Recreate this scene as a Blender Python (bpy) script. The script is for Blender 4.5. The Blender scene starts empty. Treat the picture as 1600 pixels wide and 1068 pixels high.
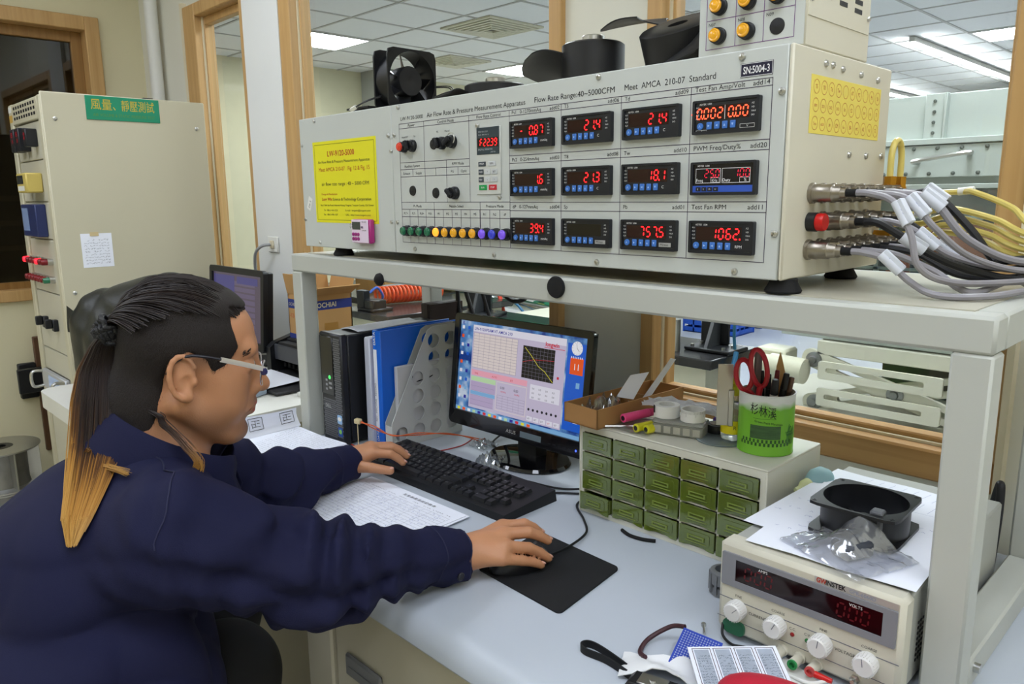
import bpy, bmesh, math, random
import numpy as np
from mathutils import Vector, Matrix, noise as mnoise
random.seed(11)
SC = bpy.context.scene
COL = SC.collection
PI = math.pi
R = math.radians

# ---------------------------------------------------------------- camera
cam_d = bpy.data.cameras.new('camera')
cam = bpy.data.objects.new('camera', cam_d); COL.objects.link(cam)
cam_d.sensor_width = 36.0
cam_d.lens = 1188.07 / 1600 * 36.0
cam_d.clip_start = 0.02; cam_d.clip_end = 60
def cam_axes(yaw, pitch, roll):
    f = Vector((-math.sin(yaw)*math.cos(pitch), math.cos(yaw)*math.cos(pitch), -math.sin(pitch)))
    r = Vector((math.cos(yaw), math.sin(yaw), 0)); u = r.cross(f)
    return r*math.cos(roll)+u*math.sin(roll), -r*math.sin(roll)+u*math.cos(roll), f
_r, _u, _f = cam_axes(R(45.729), R(10.780), R(-0.594))
cam.matrix_world = Matrix(((_r.x,_u.x,-_f.x,0.4495),(_r.y,_u.y,-_f.y,-0.9168),(_r.z,_u.z,-_f.z,1.3330),(0,0,0,1)))
SC.camera = cam

# ---------------------------------------------------------------- view, world, lamps
SC.view_settings.view_transform = 'Standard'
SC.view_settings.look = 'None'
SC.view_settings.gamma = 1.0
SC.view_settings.use_curve_mapping = False
SC.view_settings.exposure = 0.0
w = bpy.data.worlds.new('world'); SC.world = w; w.use_nodes = True
w.node_tree.nodes['Background'].inputs[0].default_value = (0.8, 0.85, 0.9, 1)
w.node_tree.nodes['Background'].inputs[1].default_value = 0.15

LAMP_NEAR = 8.5      # strength of the ceiling panels of this room
LAMP_FAR = 40.0       # strength of the ceiling panels of the room behind the glass
NEAR_Z, FAR_Z = 2.65, 2.70

# ---------------------------------------------------------------- materials
def lin(h):
    h = h.lstrip('#')
    o = []
    for i in (0, 2, 4):
        c = int(h[i:i+2], 16)/255
        o.append(c/12.92 if c <= 0.04045 else ((c+0.055)/1.055)**2.4)
    return (*o, 1.0)
_mats = {}
def mat(name, hexc, rough=0.5, metal=0.0, var=0.06, vscale=9.0, bump=0.0, bscale=60.0, emit=0.0, emit_hex=None, spec=0.5, trans=0.0, coat=0.0, alpha=1.0, stretch=None, ior=1.45, sss=0.0):
    if name in _mats: return _mats[name]
    m = bpy.data.materials.new(name); m.use_nodes = True
    nt = m.node_tree; b = nt.nodes['Principled BSDF']
    c = lin(hexc)
    b.inputs['Roughness'].default_value = rough
    b.inputs['Metallic'].default_value = metal
    b.inputs['Specular IOR Level'].default_value = spec
    b.inputs['IOR'].default_value = ior
    if trans: b.inputs['Transmission Weight'].default_value = trans
    if coat: b.inputs['Coat Weight'].default_value = coat
    if alpha < 1: b.inputs['Alpha'].default_value = alpha
    if sss:
        b.inputs['Subsurface Weight'].default_value = sss
        b.inputs['Subsurface Radius'].default_value = (0.012, 0.005, 0.003)
    if emit:
        b.inputs['Emission Color'].default_value = lin(emit_hex or hexc)
        b.inputs['Emission Strength'].default_value = emit
    b.inputs['Base Color'].default_value = c
    if var or bump:
        tc = nt.nodes.new('ShaderNodeTexCoord'); mp = nt.nodes.new('ShaderNodeMapping')
        nt.links.new(tc.outputs['Object'], mp.inputs[0])
        if stretch: mp.inputs['Scale'].default_value = stretch
        if var:
            n = nt.nodes.new('ShaderNodeTexNoise'); n.inputs['Scale'].default_value = vscale; n.inputs['Detail'].default_value = 4
            nt.links.new(mp.outputs[0], n.inputs['Vector'])
            mx = nt.nodes.new('ShaderNodeMix'); mx.data_type = 'RGBA'
            mx.inputs[6].default_value = (*[v*(1-var) for v in c[:3]], 1)
            mx.inputs[7].default_value = (*[min(1, v*(1+var)) for v in c[:3]], 1)
            nt.links.new(n.outputs['Fac'], mx.inputs[0]); nt.links.new(mx.outputs[2], b.inputs['Base Color'])
        if bump:
            n2 = nt.nodes.new('ShaderNodeTexNoise'); n2.inputs['Scale'].default_value = bscale; n2.inputs['Detail'].default_value = 3
            nt.links.new(mp.outputs[0], n2.inputs['Vector'])
            bp = nt.nodes.new('ShaderNodeBump'); bp.inputs['Strength'].default_value = bump; bp.inputs['Distance'].default_value = 0.002
            nt.links.new(n2.outputs['Fac'], bp.inputs['Height']); nt.links.new(bp.outputs[0], b.inputs['Normal'])
    _mats[name] = m
    return m
def glassy(name, hexc, gloss=0.08, rough=0.02, opacity=0.0):
    """thin sheet: see-through with a mirror share that grows at grazing angles, and a tinted body"""
    if name in _mats: return _mats[name]
    m = bpy.data.materials.new(name); m.use_nodes = True; nt = m.node_tree; nt.nodes.clear()
    out = nt.nodes.new('ShaderNodeOutputMaterial')
    tr = nt.nodes.new('ShaderNodeBsdfTransparent'); tr.inputs[0].default_value = lin(hexc)
    gl = nt.nodes.new('ShaderNodeBsdfGlossy'); gl.inputs['Roughness'].default_value = rough
    fr = nt.nodes.new('ShaderNodeFresnel'); fr.inputs[0].default_value = 1.45
    ml = nt.nodes.new('ShaderNodeMath'); ml.operation = 'MULTIPLY_ADD'; ml.inputs[1].default_value = 1.0; ml.inputs[2].default_value = gloss-0.04
    nt.links.new(fr.outputs[0], ml.inputs[0])
    mx = nt.nodes.new('ShaderNodeMixShader'); nt.links.new(ml.outputs[0], mx.inputs[0])
    base = tr.outputs[0]
    if opacity:
        df = nt.nodes.new('ShaderNodeBsdfDiffuse'); df.inputs[0].default_value = lin(hexc)
        m2 = nt.nodes.new('ShaderNodeMixShader'); m2.inputs[0].default_value = opacity
        nt.links.new(base, m2.inputs[1]); nt.links.new(df.outputs[0], m2.inputs[2]); base = m2.outputs[0]
    nt.links.new(base, mx.inputs[1]); nt.links.new(gl.outputs[0], mx.inputs[2])
    nt.links.new(mx.outputs[0], out.inputs[0])
    _mats[name] = m
    return m
def wood(name, h1, h2, axis=2, rough=0.45, sc=14):
    if name in _mats: return _mats[name]
    m = mat(name, h1, rough=rough, var=0); nt = m.node_tree; b = nt.nodes['Principled BSDF']
    tc = nt.nodes.new('ShaderNodeTexCoord'); mp = nt.nodes.new('ShaderNodeMapping')
    s = [sc*4, sc*4, sc*4]; s[axis] = sc*0.12; mp.inputs['Scale'].default_value = s
    n = nt.nodes.new('ShaderNodeTexNoise'); n.inputs['Scale'].default_value = 1.0; n.inputs['Detail'].default_value = 6; n.inputs['Distortion'].default_value = 0.4
    cr = nt.nodes.new('ShaderNodeValToRGB'); cr.color_ramp.elements[0].color = lin(h2); cr.color_ramp.elements[1].color = lin(h1)
    cr.color_ramp.elements[0].position = 0.3; cr.color_ramp.elements[1].position = 0.62
    nt.links.new(tc.outputs['Object'], mp.inputs[0]); nt.links.new(mp.outputs[0], n.inputs['Vector']); nt.links.new(n.outputs['Fac'], cr.inputs[0]); nt.links.new(cr.outputs[0], b.inputs['Base Color'])
    return m
def emis(name, hexc, strength):
    return mat(name, hexc, rough=0.4, var=0, emit=strength)

# ---------------------------------------------------------------- mesh builder
I4 = Matrix.Identity(4)
def T(x, y, z): return Matrix.Translation((x, y, z))
def RZ(a): return Matrix.Rotation(a, 4, 'Z')
def RX(a): return Matrix.Rotation(a, 4, 'X')
def RY(a): return Matrix.Rotation(a, 4, 'Y')
def frame(o, x, y, z=None):
    x = Vector(x).normalized(); y = Vector(y)
    z = x.cross(y).normalized() if z is None else Vector(z); y = z.cross(x).normalized()
    return Matrix(((x.x,y.x,z.x,o[0]),(x.y,y.y,z.y,o[1]),(x.z,y.z,z.z,o[2]),(0,0,0,1)))
def catmull(pts, n=8, closed=False):
    P = [Vector(p) for p in pts]; out = []
    N = len(P); rng = range(N if closed else N-1)
    for i in rng:
        if closed: a, b, c, d = P[(i-1) % N], P[i], P[(i+1) % N], P[(i+2) % N]
        else: a, b, c, d = P[max(i-1, 0)], P[i], P[i+1], P[min(i+2, N-1)]
        for k in range(n):
            t = k/n
            out.append(0.5*((2*b)+(c-a)*t+(2*a-5*b+4*c-d)*t*t+(3*b-a-3*c+d)*t**3))
    if not closed: out.append(P[-1])
    return out
_textcache = {}
class MB:
    def __init__(s, M=None):
        s.v = []; s.f = []; s.mi = []; s.M = M or I4; s.m = 0; s.val = []; s.cv = 0.0
    def add(s, vs, fs, M=None):
        b = len(s.v); X = s.M @ M if M is not None else s.M
        for p in vs:
            q = X @ Vector(p); s.v.append((q.x, q.y, q.z))
        s.val += [s.cv]*len(vs)
        for f in fs:
            s.f.append([b+i for i in f]); s.mi.append(s.m)
        return s
    def box(s, x0, x1, y0, y1, z0, z1, bev=0.0, M=None):
        c = ((x0+x1)/2, (y0+y1)/2, (z0+z1)/2); h = (abs(x1-x0)/2, abs(y1-y0)/2, abs(z1-z0)/2)
        b = min(bev, min(h)*0.9)
        if b <= 0:
            vs = [(c[0]+sx*h[0], c[1]+sy*h[1], c[2]+sz*h[2]) for sx in (-1,1) for sy in (-1,1) for sz in (-1,1)]
            return s.add(vs, [(0,1,3,2),(4,6,7,5),(0,4,5,1),(2,3,7,6),(0,2,6,4),(1,5,7,3)], M)
        vs = []; idx = {}
        for sx in (-1,1):
            for sy in (-1,1):
                for sz in (-1,1):
                    for a in range(3):
                        p = [h[0]-b, h[1]-b, h[2]-b]; p[a] = h[a]
                        idx[(sx,sy,sz,a)] = len(vs); vs.append((c[0]+sx*p[0], c[1]+sy*p[1], c[2]+sz*p[2]))
        fs = []
        g = lambda k, a: idx[(k[0],k[1],k[2],a)]
        for a in range(3):
            u, v = (a+1) % 3, (a+2) % 3
            for sg in (-1,1):
                q = []
                for (su, sv) in ((-1,-1),(1,-1),(1,1),(-1,1)):
                    k = [0,0,0]; k[a] = sg; k[u] = su; k[v] = sv; q.append(g(k, a))
                fs.append(q if sg > 0 else q[::-1])
            for su in (-1,1):
                for sv in (-1,1):
                    k0 = [0,0,0]; k0[u] = su; k0[v] = sv; k1 = list(k0); k0[a] = -1; k1[a] = 1
                    q = [g(k0,u), g(k1,u), g(k1,v), g(k0,v)]
                    fs.append(q if su*sv < 0 else q[::-1])
        for sx in (-1,1):
            for sy in (-1,1):
                for sz in (-1,1):
                    q = [g((sx,sy,sz),0), g((sx,sy,sz),1), g((sx,sy,sz),2)]
                    fs.append(q if sx*sy*sz > 0 else q[::-1])
        return s.add(vs, fs, M)
    def cbox(s, c, d, bev=0.0, M=None):
        return s.box(c[0]-d[0]/2, c[0]+d[0]/2, c[1]-d[1]/2, c[1]+d[1]/2, c[2]-d[2]/2, c[2]+d[2]/2, bev, M)
    def rect(s, x0, x1, y0, y1, z=0.0, M=None):
        return s.add([(x0,y0,z),(x1,y0,z),(x1,y1,z),(x0,y1,z)], [(0,1,2,3)], M)
    def poly(s, pts, M=None): return s.add(pts, [tuple(range(len(pts)))], M)
    def prism(s, pts, z0, z1, M=None):
        n = len(pts); vs = [(p[0],p[1],z0) for p in pts]+[(p[0],p[1],z1) for p in pts]
        fs = [tuple(range(n-1,-1,-1)), tuple(range(n,2*n))]+[(i,(i+1)%n,n+(i+1)%n,n+i) for i in range(n)]
        return s.add(vs, fs, M)
    def lathe(s, prof, seg=28, M=None, closed=False, a0=0.0, a1=2*PI):
        full = abs(a1-a0-2*PI) < 1e-6
        n = len(prof); k = seg if full else seg+1; vs = []; fs = []
        for j in range(k):
            a = a0+(a1-a0)*j/seg
            for (r, z) in prof: vs.append((r*math.cos(a), r*math.sin(a), z))
        for j in range(seg):
            j2 = (j+1) % k
            for i in range(n-1 if not closed else n):
                i2 = (i+1) % n
                fs.append((j*n+i, j2*n+i, j2*n+i2, j*n+i2))
        return s.add(vs, fs, M)
    def cyl(s, p0, p1, r0, r1=None, seg=20, bev=0.0):
        r1 = r0 if r1 is None else r1
        p0 = Vector(p0); p1 = Vector(p1); d = p1-p0; L = d.length
        q = d.to_track_quat('Z', 'Y').to_matrix().to_4x4()
        if bev: prof = [(1e-5,0),(r0-bev,0),(r0,bev),(r1,L-bev),(r1-bev,L),(1e-5,L)]
        else: prof = [(1e-5,0),(r0,0),(r1,L),(1e-5,L)]
        return s.lathe(prof, seg, Matrix.Translation(p0) @ q)
    def sphere(s, c, r, seg=20, rings=10, M=None):
        if isinstance(r, (int, float)): r = (r, r, r)
        prof = [(max(1e-5, math.sin(PI*i/rings)), -math.cos(PI*i/rings)) for i in range(rings+1)]
        X = Matrix.Translation(c) @ Matrix.Diagonal((*r, 1))
        return s.lathe(prof, seg, (M @ X) if M is not None else X)
    def tube(s, path, r, seg=10, smooth=0, closed=False, rf=None, flat=1.0):
        P = catmull(path, smooth, closed) if smooth else [Vector(p) for p in path]
        n = len(P); vs = []; fs = []; nrm = None
        for i in range(n):
            t = (P[(i+1) % n]-P[i-1]) if closed else (P[min(i+1,n-1)]-P[max(i-1,0)])
            if t.length < 1e-9: t = Vector((0,0,1))
            t.normalize()
            if nrm is None:
                nrm = t.cross(Vector((0,0,1)) if abs(t.z) < 0.9 else Vector((1,0,0))).normalized()
            else:
                nrm = (nrm-t*nrm.dot(t)).normalized()
            bn = t.cross(nrm)
            rr = r*(rf(i/(n-1)) if rf else 1.0)
            for j in range(seg):
                a = 2*PI*j/seg
                vs.append(P[i]+nrm*math.cos(a)*rr+bn*math.sin(a)*rr*flat)
        for i in range(n if closed else n-1):
            i2 = (i+1) % n
            for j in range(seg): fs.append((i*seg+j, i*seg+(j+1) % seg, i2*seg+(j+1) % seg, i2*seg+j))
        if not closed:
            fs.append(tuple(range(seg-1,-1,-1))); fs.append(tuple((n-1)*seg+j for j in range(seg)))
        return s.add(vs, fs)
    def grid(s, nx, ny, fn, M=None, thick=0.0):
        vs = [fn(i/nx, j/ny) for j in range(ny+1) for i in range(nx+1)]
        fs = [(j*(nx+1)+i, j*(nx+1)+i+1, (j+1)*(nx+1)+i+1, (j+1)*(nx+1)+i) for j in range(ny) for i in range(nx)]
        if thick:
            N = len(vs); vs = vs+[(p[0], p[1], p[2]-thick) for p in vs]
            fs = fs+[tuple(N+i for i in f[::-1]) for f in fs]
            edge = [i for i in range(nx+1)]+[j*(nx+1)+nx for j in range(1, ny+1)]+[ny*(nx+1)+i for i in range(nx-1,-1,-1)]+[j*(nx+1) for j in range(ny-1,0,-1)]
            for a, b in zip(edge, edge[1:]+edge[:1]): fs.append((b, a, N+a, N+b))
        return s.add(vs, fs, M)
    def fit(s, txt, size, x0, x1, y, z=0.0, M=None, bold=0.0):
        """text squeezed or widened to span x0..x1"""
        k = len(s.v); s.text(txt, size, 0, 0, z, 'LEFT', None, 1.0, 0.0, bold); del s.v[k:]
        vs, fs = _textcache[(txt, 'LEFT', 0.0, bold)]
        while s.f and max(s.f[-1]) >= k: s.f.pop(); s.mi.pop(); 
        del s.val[k:]
        a = min(p[0] for p in vs); c = max(p[0] for p in vs); sx = (x1-x0)/((c-a)*size)
        return s.text(txt, size, x0-a*size*sx, y, z, 'LEFT', M, sx, 0.0, bold)
    def holeplate(s, w, h, r, z0, z1, seg=40, M=None, corner=0.0):
        """rectangular plate with a round hole"""
        o = []; c = []
        for j in range(seg):
            a = 2*PI*(j+0.5)/seg; x, y = math.cos(a), math.sin(a)
            k = min(w/2/max(1e-9,abs(x)), h/2/max(1e-9,abs(y)))
            px, py = x*k, y*k
            lim = w/2+h/2-corner*2
            if abs(px)+abs(py) > lim:
                q = lim/(abs(px)+abs(py)); px *= q; py *= q
            o.append((px, py)); c.append((x*r, y*r))
        vs = [(*p,z1) for p in o]+[(*p,z1) for p in c]+[(*p,z0) for p in o]+[(*p,z0) for p in c]; n = seg; fs = []
        for j in range(n):
            k = (j+1) % n
            fs += [(j,k,n+k,n+j), (2*n+k,2*n+j,3*n+j,3*n+k), (2*n+j,2*n+k,k,j), (n+j,n+k,3*n+k,3*n+j)]
        return s.add(vs, fs, M)
    def text(s, txt, size, x=0, y=0, z=0.0, align='LEFT', M=None, sx=1.0, extr=0.0, bold=0.0):
        key = (txt, align, extr, bold)
        if key not in _textcache:
            cu = bpy.data.curves.new('t', 'FONT'); cu.body = txt; cu.size = 1.0; cu.align_x = align; cu.extrude = extr; cu.resolution_u = 3; cu.offset = bold
            o = bpy.data.objects.new('t', cu)
            me = bpy.data.meshes.new_from_object(o)
            _textcache[key] = ([tuple(v.co) for v in me.vertices], [tuple(p.vertices) for p in me.polygons])
            bpy.data.meshes.remove(me); bpy.data.objects.remove(o); bpy.data.curves.remove(cu)
        vs, fs = _textcache[key]
        X = T(x, y, z) @ Matrix.Diagonal((size*sx, size, 1, 1))
        return s.add(vs, fs, (M @ X) if M is not None else X)
    def shape(s, loops, depth, M=None, bev=0.0):
        """flat shape with holes: loops = [outer, hole, ...], extruded by depth along +z"""
        cu = bpy.data.curves.new('s', 'CURVE'); cu.dimensions = '2D'; cu.fill_mode = 'BOTH'; cu.extrude = depth/2; cu.bevel_depth = bev
        for lp in loops:
            sp = cu.splines.new('POLY'); sp.points.add(len(lp)-1)
            for p, q in zip(sp.points, lp): p.co = (q[0], q[1], 0, 1)
            sp.use_cyclic_u = True
        o = bpy.data.objects.new('s', cu); me = bpy.data.meshes.new_from_object(o)
        vs = [(v.co.x, v.co.y, v.co.z+depth/2) for v in me.vertices]; fs = [tuple(p.vertices) for p in me.polygons]
        bpy.data.meshes.remove(me); bpy.data.objects.remove(o); bpy.data.curves.remove(cu)
        return s.add(vs, fs, M)
    def line(s, x0, y0, x1, y1, wd, z=0.0, M=None):
        d = Vector((x1-x0, y1-y0, 0)); d.normalize(); n = Vector((-d.y, d.x, 0))*wd/2; e = d*wd/2
        a = Vector((x0,y0,z))-e; b = Vector((x1,y1,z))+e
        return s.add([a-n, b-n, b+n, a+n], [(0,1,2,3)], M)

def circ(cx, cy, r, n=24, ry=None):
    ry = r if ry is None else ry
    return [(cx+r*math.cos(2*PI*i/n), cy+ry*math.sin(2*PI*i/n)) for i in range(n)]
def rrect(x0, x1, y0, y1, r, n=5):
    o = []
    for (cx, cy, a) in ((x1-r,y1-r,0),(x0+r,y1-r,PI/2),(x0+r,y0+r,PI),(x1-r,y0+r,3*PI/2)):
        for i in range(n+1):
            t = a+PI/2*i/n; o.append((cx+r*math.cos(t), cy+r*math.sin(t)))
    return o

_mw = {}
def tag(o, label=None, cat=None, group=None, kind=None):
    if label: o['label'] = label
    if cat: o['category'] = cat
    if group: o['group'] = group
    if kind: o['kind'] = kind
    return o
def thing(name, label, cat, loc=(0,0,0), rotz=0.0, group=None):
    o = bpy.data.objects.new(name, None); COL.objects.link(o); o.empty_display_size = 0.02
    o.location = loc; o.rotation_euler = (0,0,rotz)
    _mw[o.name] = T(*loc) @ RZ(rotz)
    return tag(o, label, cat, group)
def obj(name, mb, mats, parent=None, world=True, smooth=40, label=None, attr=False):
    """link the builder as one mesh; world=True: its coordinates are world ones, else those of its thing"""
    me = bpy.data.meshes.new(name)
    vs = mb.v
    if world and parent is not None and parent.name in _mw:
        X = _mw[parent.name].inverted(); vs = [tuple(X @ Vector(p)) for p in vs]
    me.from_pydata(vs, [], mb.f)
    if not isinstance(mats, (list, tuple)): mats = [mats]
    for m in mats: me.materials.append(m)
    if len(mats) > 1: me.polygons.foreach_set('material_index', mb.mi)
    if attr:
        a = me.attributes.new('val', 'FLOAT', 'POINT'); a.data.foreach_set('value', mb.val)
    me.validate()
    if smooth:
        me.polygons.foreach_set('use_smooth', [True]*len(me.polygons)); me.set_sharp_from_angle(angle=R(smooth))
    me.update()
    o = bpy.data.objects.new(name, me); COL.objects.link(o)
    if parent is not None:
        o.parent = parent
        if parent.name in _mw: _mw[o.name] = _mw[parent.name]
    if label: o['label'] = label
    return o
def solo(name, mb, mats, label, cat, group=None, smooth=40, org=None):
    """a thing that is one mesh; its origin is put at org (world)"""
    if org is None:
        xs = np.array(mb.v); org = (float(xs[:,0].mean()), float(xs[:,1].mean()), float(xs[:,2].min()))
    mb.v = [(p[0]-org[0], p[1]-org[1], p[2]-org[2]) for p in mb.v]
    o = obj(name, mb, mats, None, smooth=smooth); o.location = org; _mw[o.name] = T(*org)
    return tag(o, label, cat, group)
def struct(name, mb, mats, parent=None, smooth=30):
    o = obj(name, mb, mats, parent, smooth=smooth)
    if parent is None: o['kind'] = 'structure'
    return o
def dup(root, loc, rotz=0.0, label=None, group=None):
    r = root.copy(); COL.objects.link(r); r.location = loc; r.rotation_euler = (0,0,rotz)
    if label: r['label'] = label
    if group: r['group'] = group
    def rec(a, b):
        for ch in list(a.children):
            c = ch.copy(); COL.objects.link(c); c.parent = b; rec(ch, c)
    rec(root, r)
    return r
# ================================================================ setting
M_wall = mat('wall_paint', '#DBD3B0', 0.75, var=0.03, vscale=3, bump=0.05, bscale=200)
M_wallb = mat('back_wall_paint', '#DEDCCE', 0.75, var=0.03, vscale=3, bump=0.05, bscale=200)
M_wall2 = mat('pillar_paint', '#E0E1DE', 0.7, var=0.03, vscale=3, bump=0.05, bscale=200)
M_ceil = mat('ceiling_tile', '#E9E9E6', 0.9, var=0.03, vscale=20, bump=0.15, bscale=300)
M_grid = mat('ceiling_bar', '#B9B8B2', 0.6, var=0.02)
M_wood = wood('beech_frame', '#C6A06A', '#B8915A', 2)
M_woodh = wood('beech_sill', '#B98F58', '#A67B45', 0)
M_wooddk = wood('brown_frame', '#9A7440', '#85602F', 2)
M_trim = mat('trim_cream', '#DED3B6', 0.5, var=0.02)
M_glass = glassy('window_glass', '#F4FAF8', gloss=0.05)
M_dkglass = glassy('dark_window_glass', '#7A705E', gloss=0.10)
M_panel = emis('lamp_panel', '#F4F8FF', LAMP_FAR)
M_panel_near = emis('lamp_panel_near', '#EAF1FF', LAMP_NEAR)

def tile_floor():
    m = mat('floor_tile', '#CFCDC4', 0.35, var=0); nt = m.node_tree; b = nt.nodes['Principled BSDF']
    tc = nt.nodes.new('ShaderNodeTexCoord'); br = nt.nodes.new('ShaderNodeTexBrick')
    br.offset = 0.0; br.inputs['Scale'].default_value = 1.0
    br.inputs['Brick Width'].default_value = 0.3; br.inputs['Row Height'].default_value = 0.3; br.inputs['Mortar Size'].default_value = 0.003
    br.inputs['Color1'].default_value = lin('#D2D0C8'); br.inputs['Color2'].default_value = lin('#C8C6BE'); br.inputs['Mortar'].default_value = lin('#A9A79F')
    nt.links.new(tc.outputs['Object'], br.inputs[0]); nt.links.new(br.outputs[0], b.inputs['Base Color'])
    return m
M_floor = tile_floor()

# this room
YW, YG, YB = 0.50, 0.532, 0.565         # wall front, glass, wall back
b = MB(); b.box(-3.62, 2.3, -3.6, YB, -0.1, 0.0); struct('floor', b, M_floor)
b = MB(); b.box(-3.5, 2.3, -3.6, YW, NEAR_Z, NEAR_Z+0.08); struct('ceiling', b, M_ceil)
# back wall with three openings
W1 = (-2.96, -2.41, 0.865, 2.13); W2 = (-2.14, -0.813, 0.82, 2.13); W3 = (-0.567, 0.152, 0.84, 2.13)
b = MB(frame((0, YW, 0), (1,0,0), (0,0,1), (0,-1,0)))
b.shape([[(-3.62,0),(2.3,0),(2.3,2.78),(-3.62,2.78)]]+[[(a,c),(a,d),(e,d),(e,c)] for (a,e,c,d) in (W1,W2,W3)], YB-YW, M=T(0,0,-(YB-YW)))
struct('wall_back', b, M_wallb, smooth=0)
# pillar faces between the windows are painted white
b = MB(); b.box(-2.41, -2.14, YW-0.022, YW-0.001, 0.0, NEAR_Z); struct('trim_1', b, M_wall2)
# left wall with an opening, and the dim room behind it
LY0, LY1, LZ0, LZ1 = -1.5, 0.28, 0.93, 2.11
b = MB(frame((-3.5, 0, 0), (0,1,0), (0,0,1), (1,0,0)))
b.shape([[(-3.6,0),(YW,0),(YW,2.78),(-3.6,2.78)], [(LY0,LZ0),(LY0,LZ1),(LY1,LZ1),(LY1,LZ0)]], 0.12, M=T(0,0,-0.12))
struct('wall_left', b, M_wall, smooth=0)
b = MB(); b.box(2.2, 2.3, -3.6, YW, 0, NEAR_Z); struct('wall_right', b, M_wall)
b = MB(); b.box(-3.5, 2.3, -3.6, -3.5, 0, NEAR_Z); struct('wall_front', b, M_wall)
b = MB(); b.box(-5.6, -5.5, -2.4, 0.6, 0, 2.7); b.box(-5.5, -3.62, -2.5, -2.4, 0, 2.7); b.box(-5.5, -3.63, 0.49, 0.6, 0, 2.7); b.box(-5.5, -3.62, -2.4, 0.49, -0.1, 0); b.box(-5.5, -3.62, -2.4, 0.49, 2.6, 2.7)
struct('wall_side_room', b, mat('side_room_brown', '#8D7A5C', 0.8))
b = MB()
for z in (1.02, 1.18, 1.34): b.box(-5.5, -5.46, -2.4, 0.49, z, z+0.035)
struct('trim_2', b, mat('side_room_rail', '#B0A07C', 0.7))

def window(n, W, cl, cr, ch, cs, y=YW, sill=True):
    a, e, c, d = W; yo = y-0.02
    f = MB()
    f.box(a, a+cl, yo, YB, c, d, 0.003)             # left casing + reveal
    f.box(e-cr, e, yo, YB, c, d, 0.003)
    f.box(a+cl, e-cr, yo, YB, d-ch, d, 0.003)
    f.box(a+cl, e-cr, YG-0.012, YG+0.02, d-ch-0.03, d-ch, 0.002)
    for x0, x1 in ((a+cl, a+cl+0.012), (e-cr-0.012, e-cr)): f.box(x0, x1, YG-0.014, YG+0.02, c+cs, d-ch, 0.002)
    o = struct('window_%d' % n, f, M_wood)
    s = MB(); s.box(a, e, yo-0.003, YB, c, c+cs, 0.004); s.box(a+cl, e-cr, YG-0.014, YG+0.02, c+cs, c+cs+0.014, 0.003)
    struct('sill', s, M_woodh, o)
    t = MB(); t.box(a+cl-0.001, a+cl+0.004, YG-0.022, YG-0.014, c+cs, d-ch); t.box(a+cl, e-cr, YG-0.022, YG-0.014, c+cs, c+cs+0.005)
    struct('glazing_bead', t, M_trim, o)
    g = MB(); g.rect(a+cl+0.004, e-cr-0.004, c+cs, d-ch, 0, frame((0,YG+0.002,0), (1,0,0), (0,0,1), (0,-1,0)))
    struct('glass', g, M_glass, o, smooth=0)
    return o
window(1, W1, 0.115, 0.03, 0.05, 0.03)
window(2, W2, 0.075, 0.037, 0.05, 0.045)
window(3, W3, 0.037, 0.037, 0.05, 0.055)
b = MB(); b.box(0.152, 0.163, YW-0.03, YW, 0.84, 2.13); struct('trim_3', b, M_trim)
b = MB(); b.box(-2.985, -2.961, YW-0.02, YW, 0.86, 2.15); struct('trim_4', b, M_trim)
# brown window of the left wall
f = MB(); x = -3.5
f.box(x-0.12, x+0.022, LY1-0.03, LY1+0.03, LZ0-0.03, LZ1+0.04, 0.003); f.box(x-0.12, x+0.022, LY0, LY1-0.03, LZ1-0.02, LZ1+0.04, 0.003); f.box(x-0.12, x+0.022, LY0, LY1-0.03, LZ0-0.03, LZ0+0.02, 0.003)
o = struct('window_4', f, M_wood)
f = MB(); f.box(x-0.09, x-0.05, LY1-0.075, LY1-0.03, LZ0+0.02, LZ1-0.02, 0.002); f.box(x-0.09, x-0.05, LY0, LY1-0.075, LZ1-0.065, LZ1-0.02, 0.002); f.box(x-0.09, x-0.05, LY0, LY1-0.075, LZ0+0.02, LZ0+0.05)
struct('sash', f, M_wooddk, o)
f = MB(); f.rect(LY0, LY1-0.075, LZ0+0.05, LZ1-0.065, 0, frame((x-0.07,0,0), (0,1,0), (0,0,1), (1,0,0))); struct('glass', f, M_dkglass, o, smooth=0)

def ceiling_light(x, y, z, lx, ly, m, name='ceiling_light', label='', group=None):
    t = thing(name, label, 'ceiling light', (x, y, z), 0, group)
    f = MB(); e = 0.025
    for (a, c, d, g) in ((-lx/2,lx/2,-ly/2,-ly/2+e),(-lx/2,lx/2,ly/2-e,ly/2),(-lx/2,-lx/2+e,-ly/2+e,ly/2-e),(lx/2-e,lx/2,-ly/2+e,ly/2-e)): f.box(a, c, d, g, -0.012, 0.0)
    obj('frame', f, M_grid, t, world=False)
    g = MB(); g.box(-lx/2+e, lx/2-e, -ly/2+e, ly/2-e, -0.006, -0.001); obj('diffuser', g, m, t, world=False)
    return t
# lamps of this room hang in its ceiling, mostly on the camera's side of the instrument
for i, (x, y) in enumerate(((-1.9,-0.55),(1.25,-0.25),(0.2,-0.95),(1.5,-1.9),(-1.2,-2.5),(-2.7,-1.8))):
    ceiling_light(x, y, NEAR_Z, 0.6, 1.2, M_panel_near, label='ceiling panel light over the operator side of the room', group='ceiling lights of the operator room')

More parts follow.
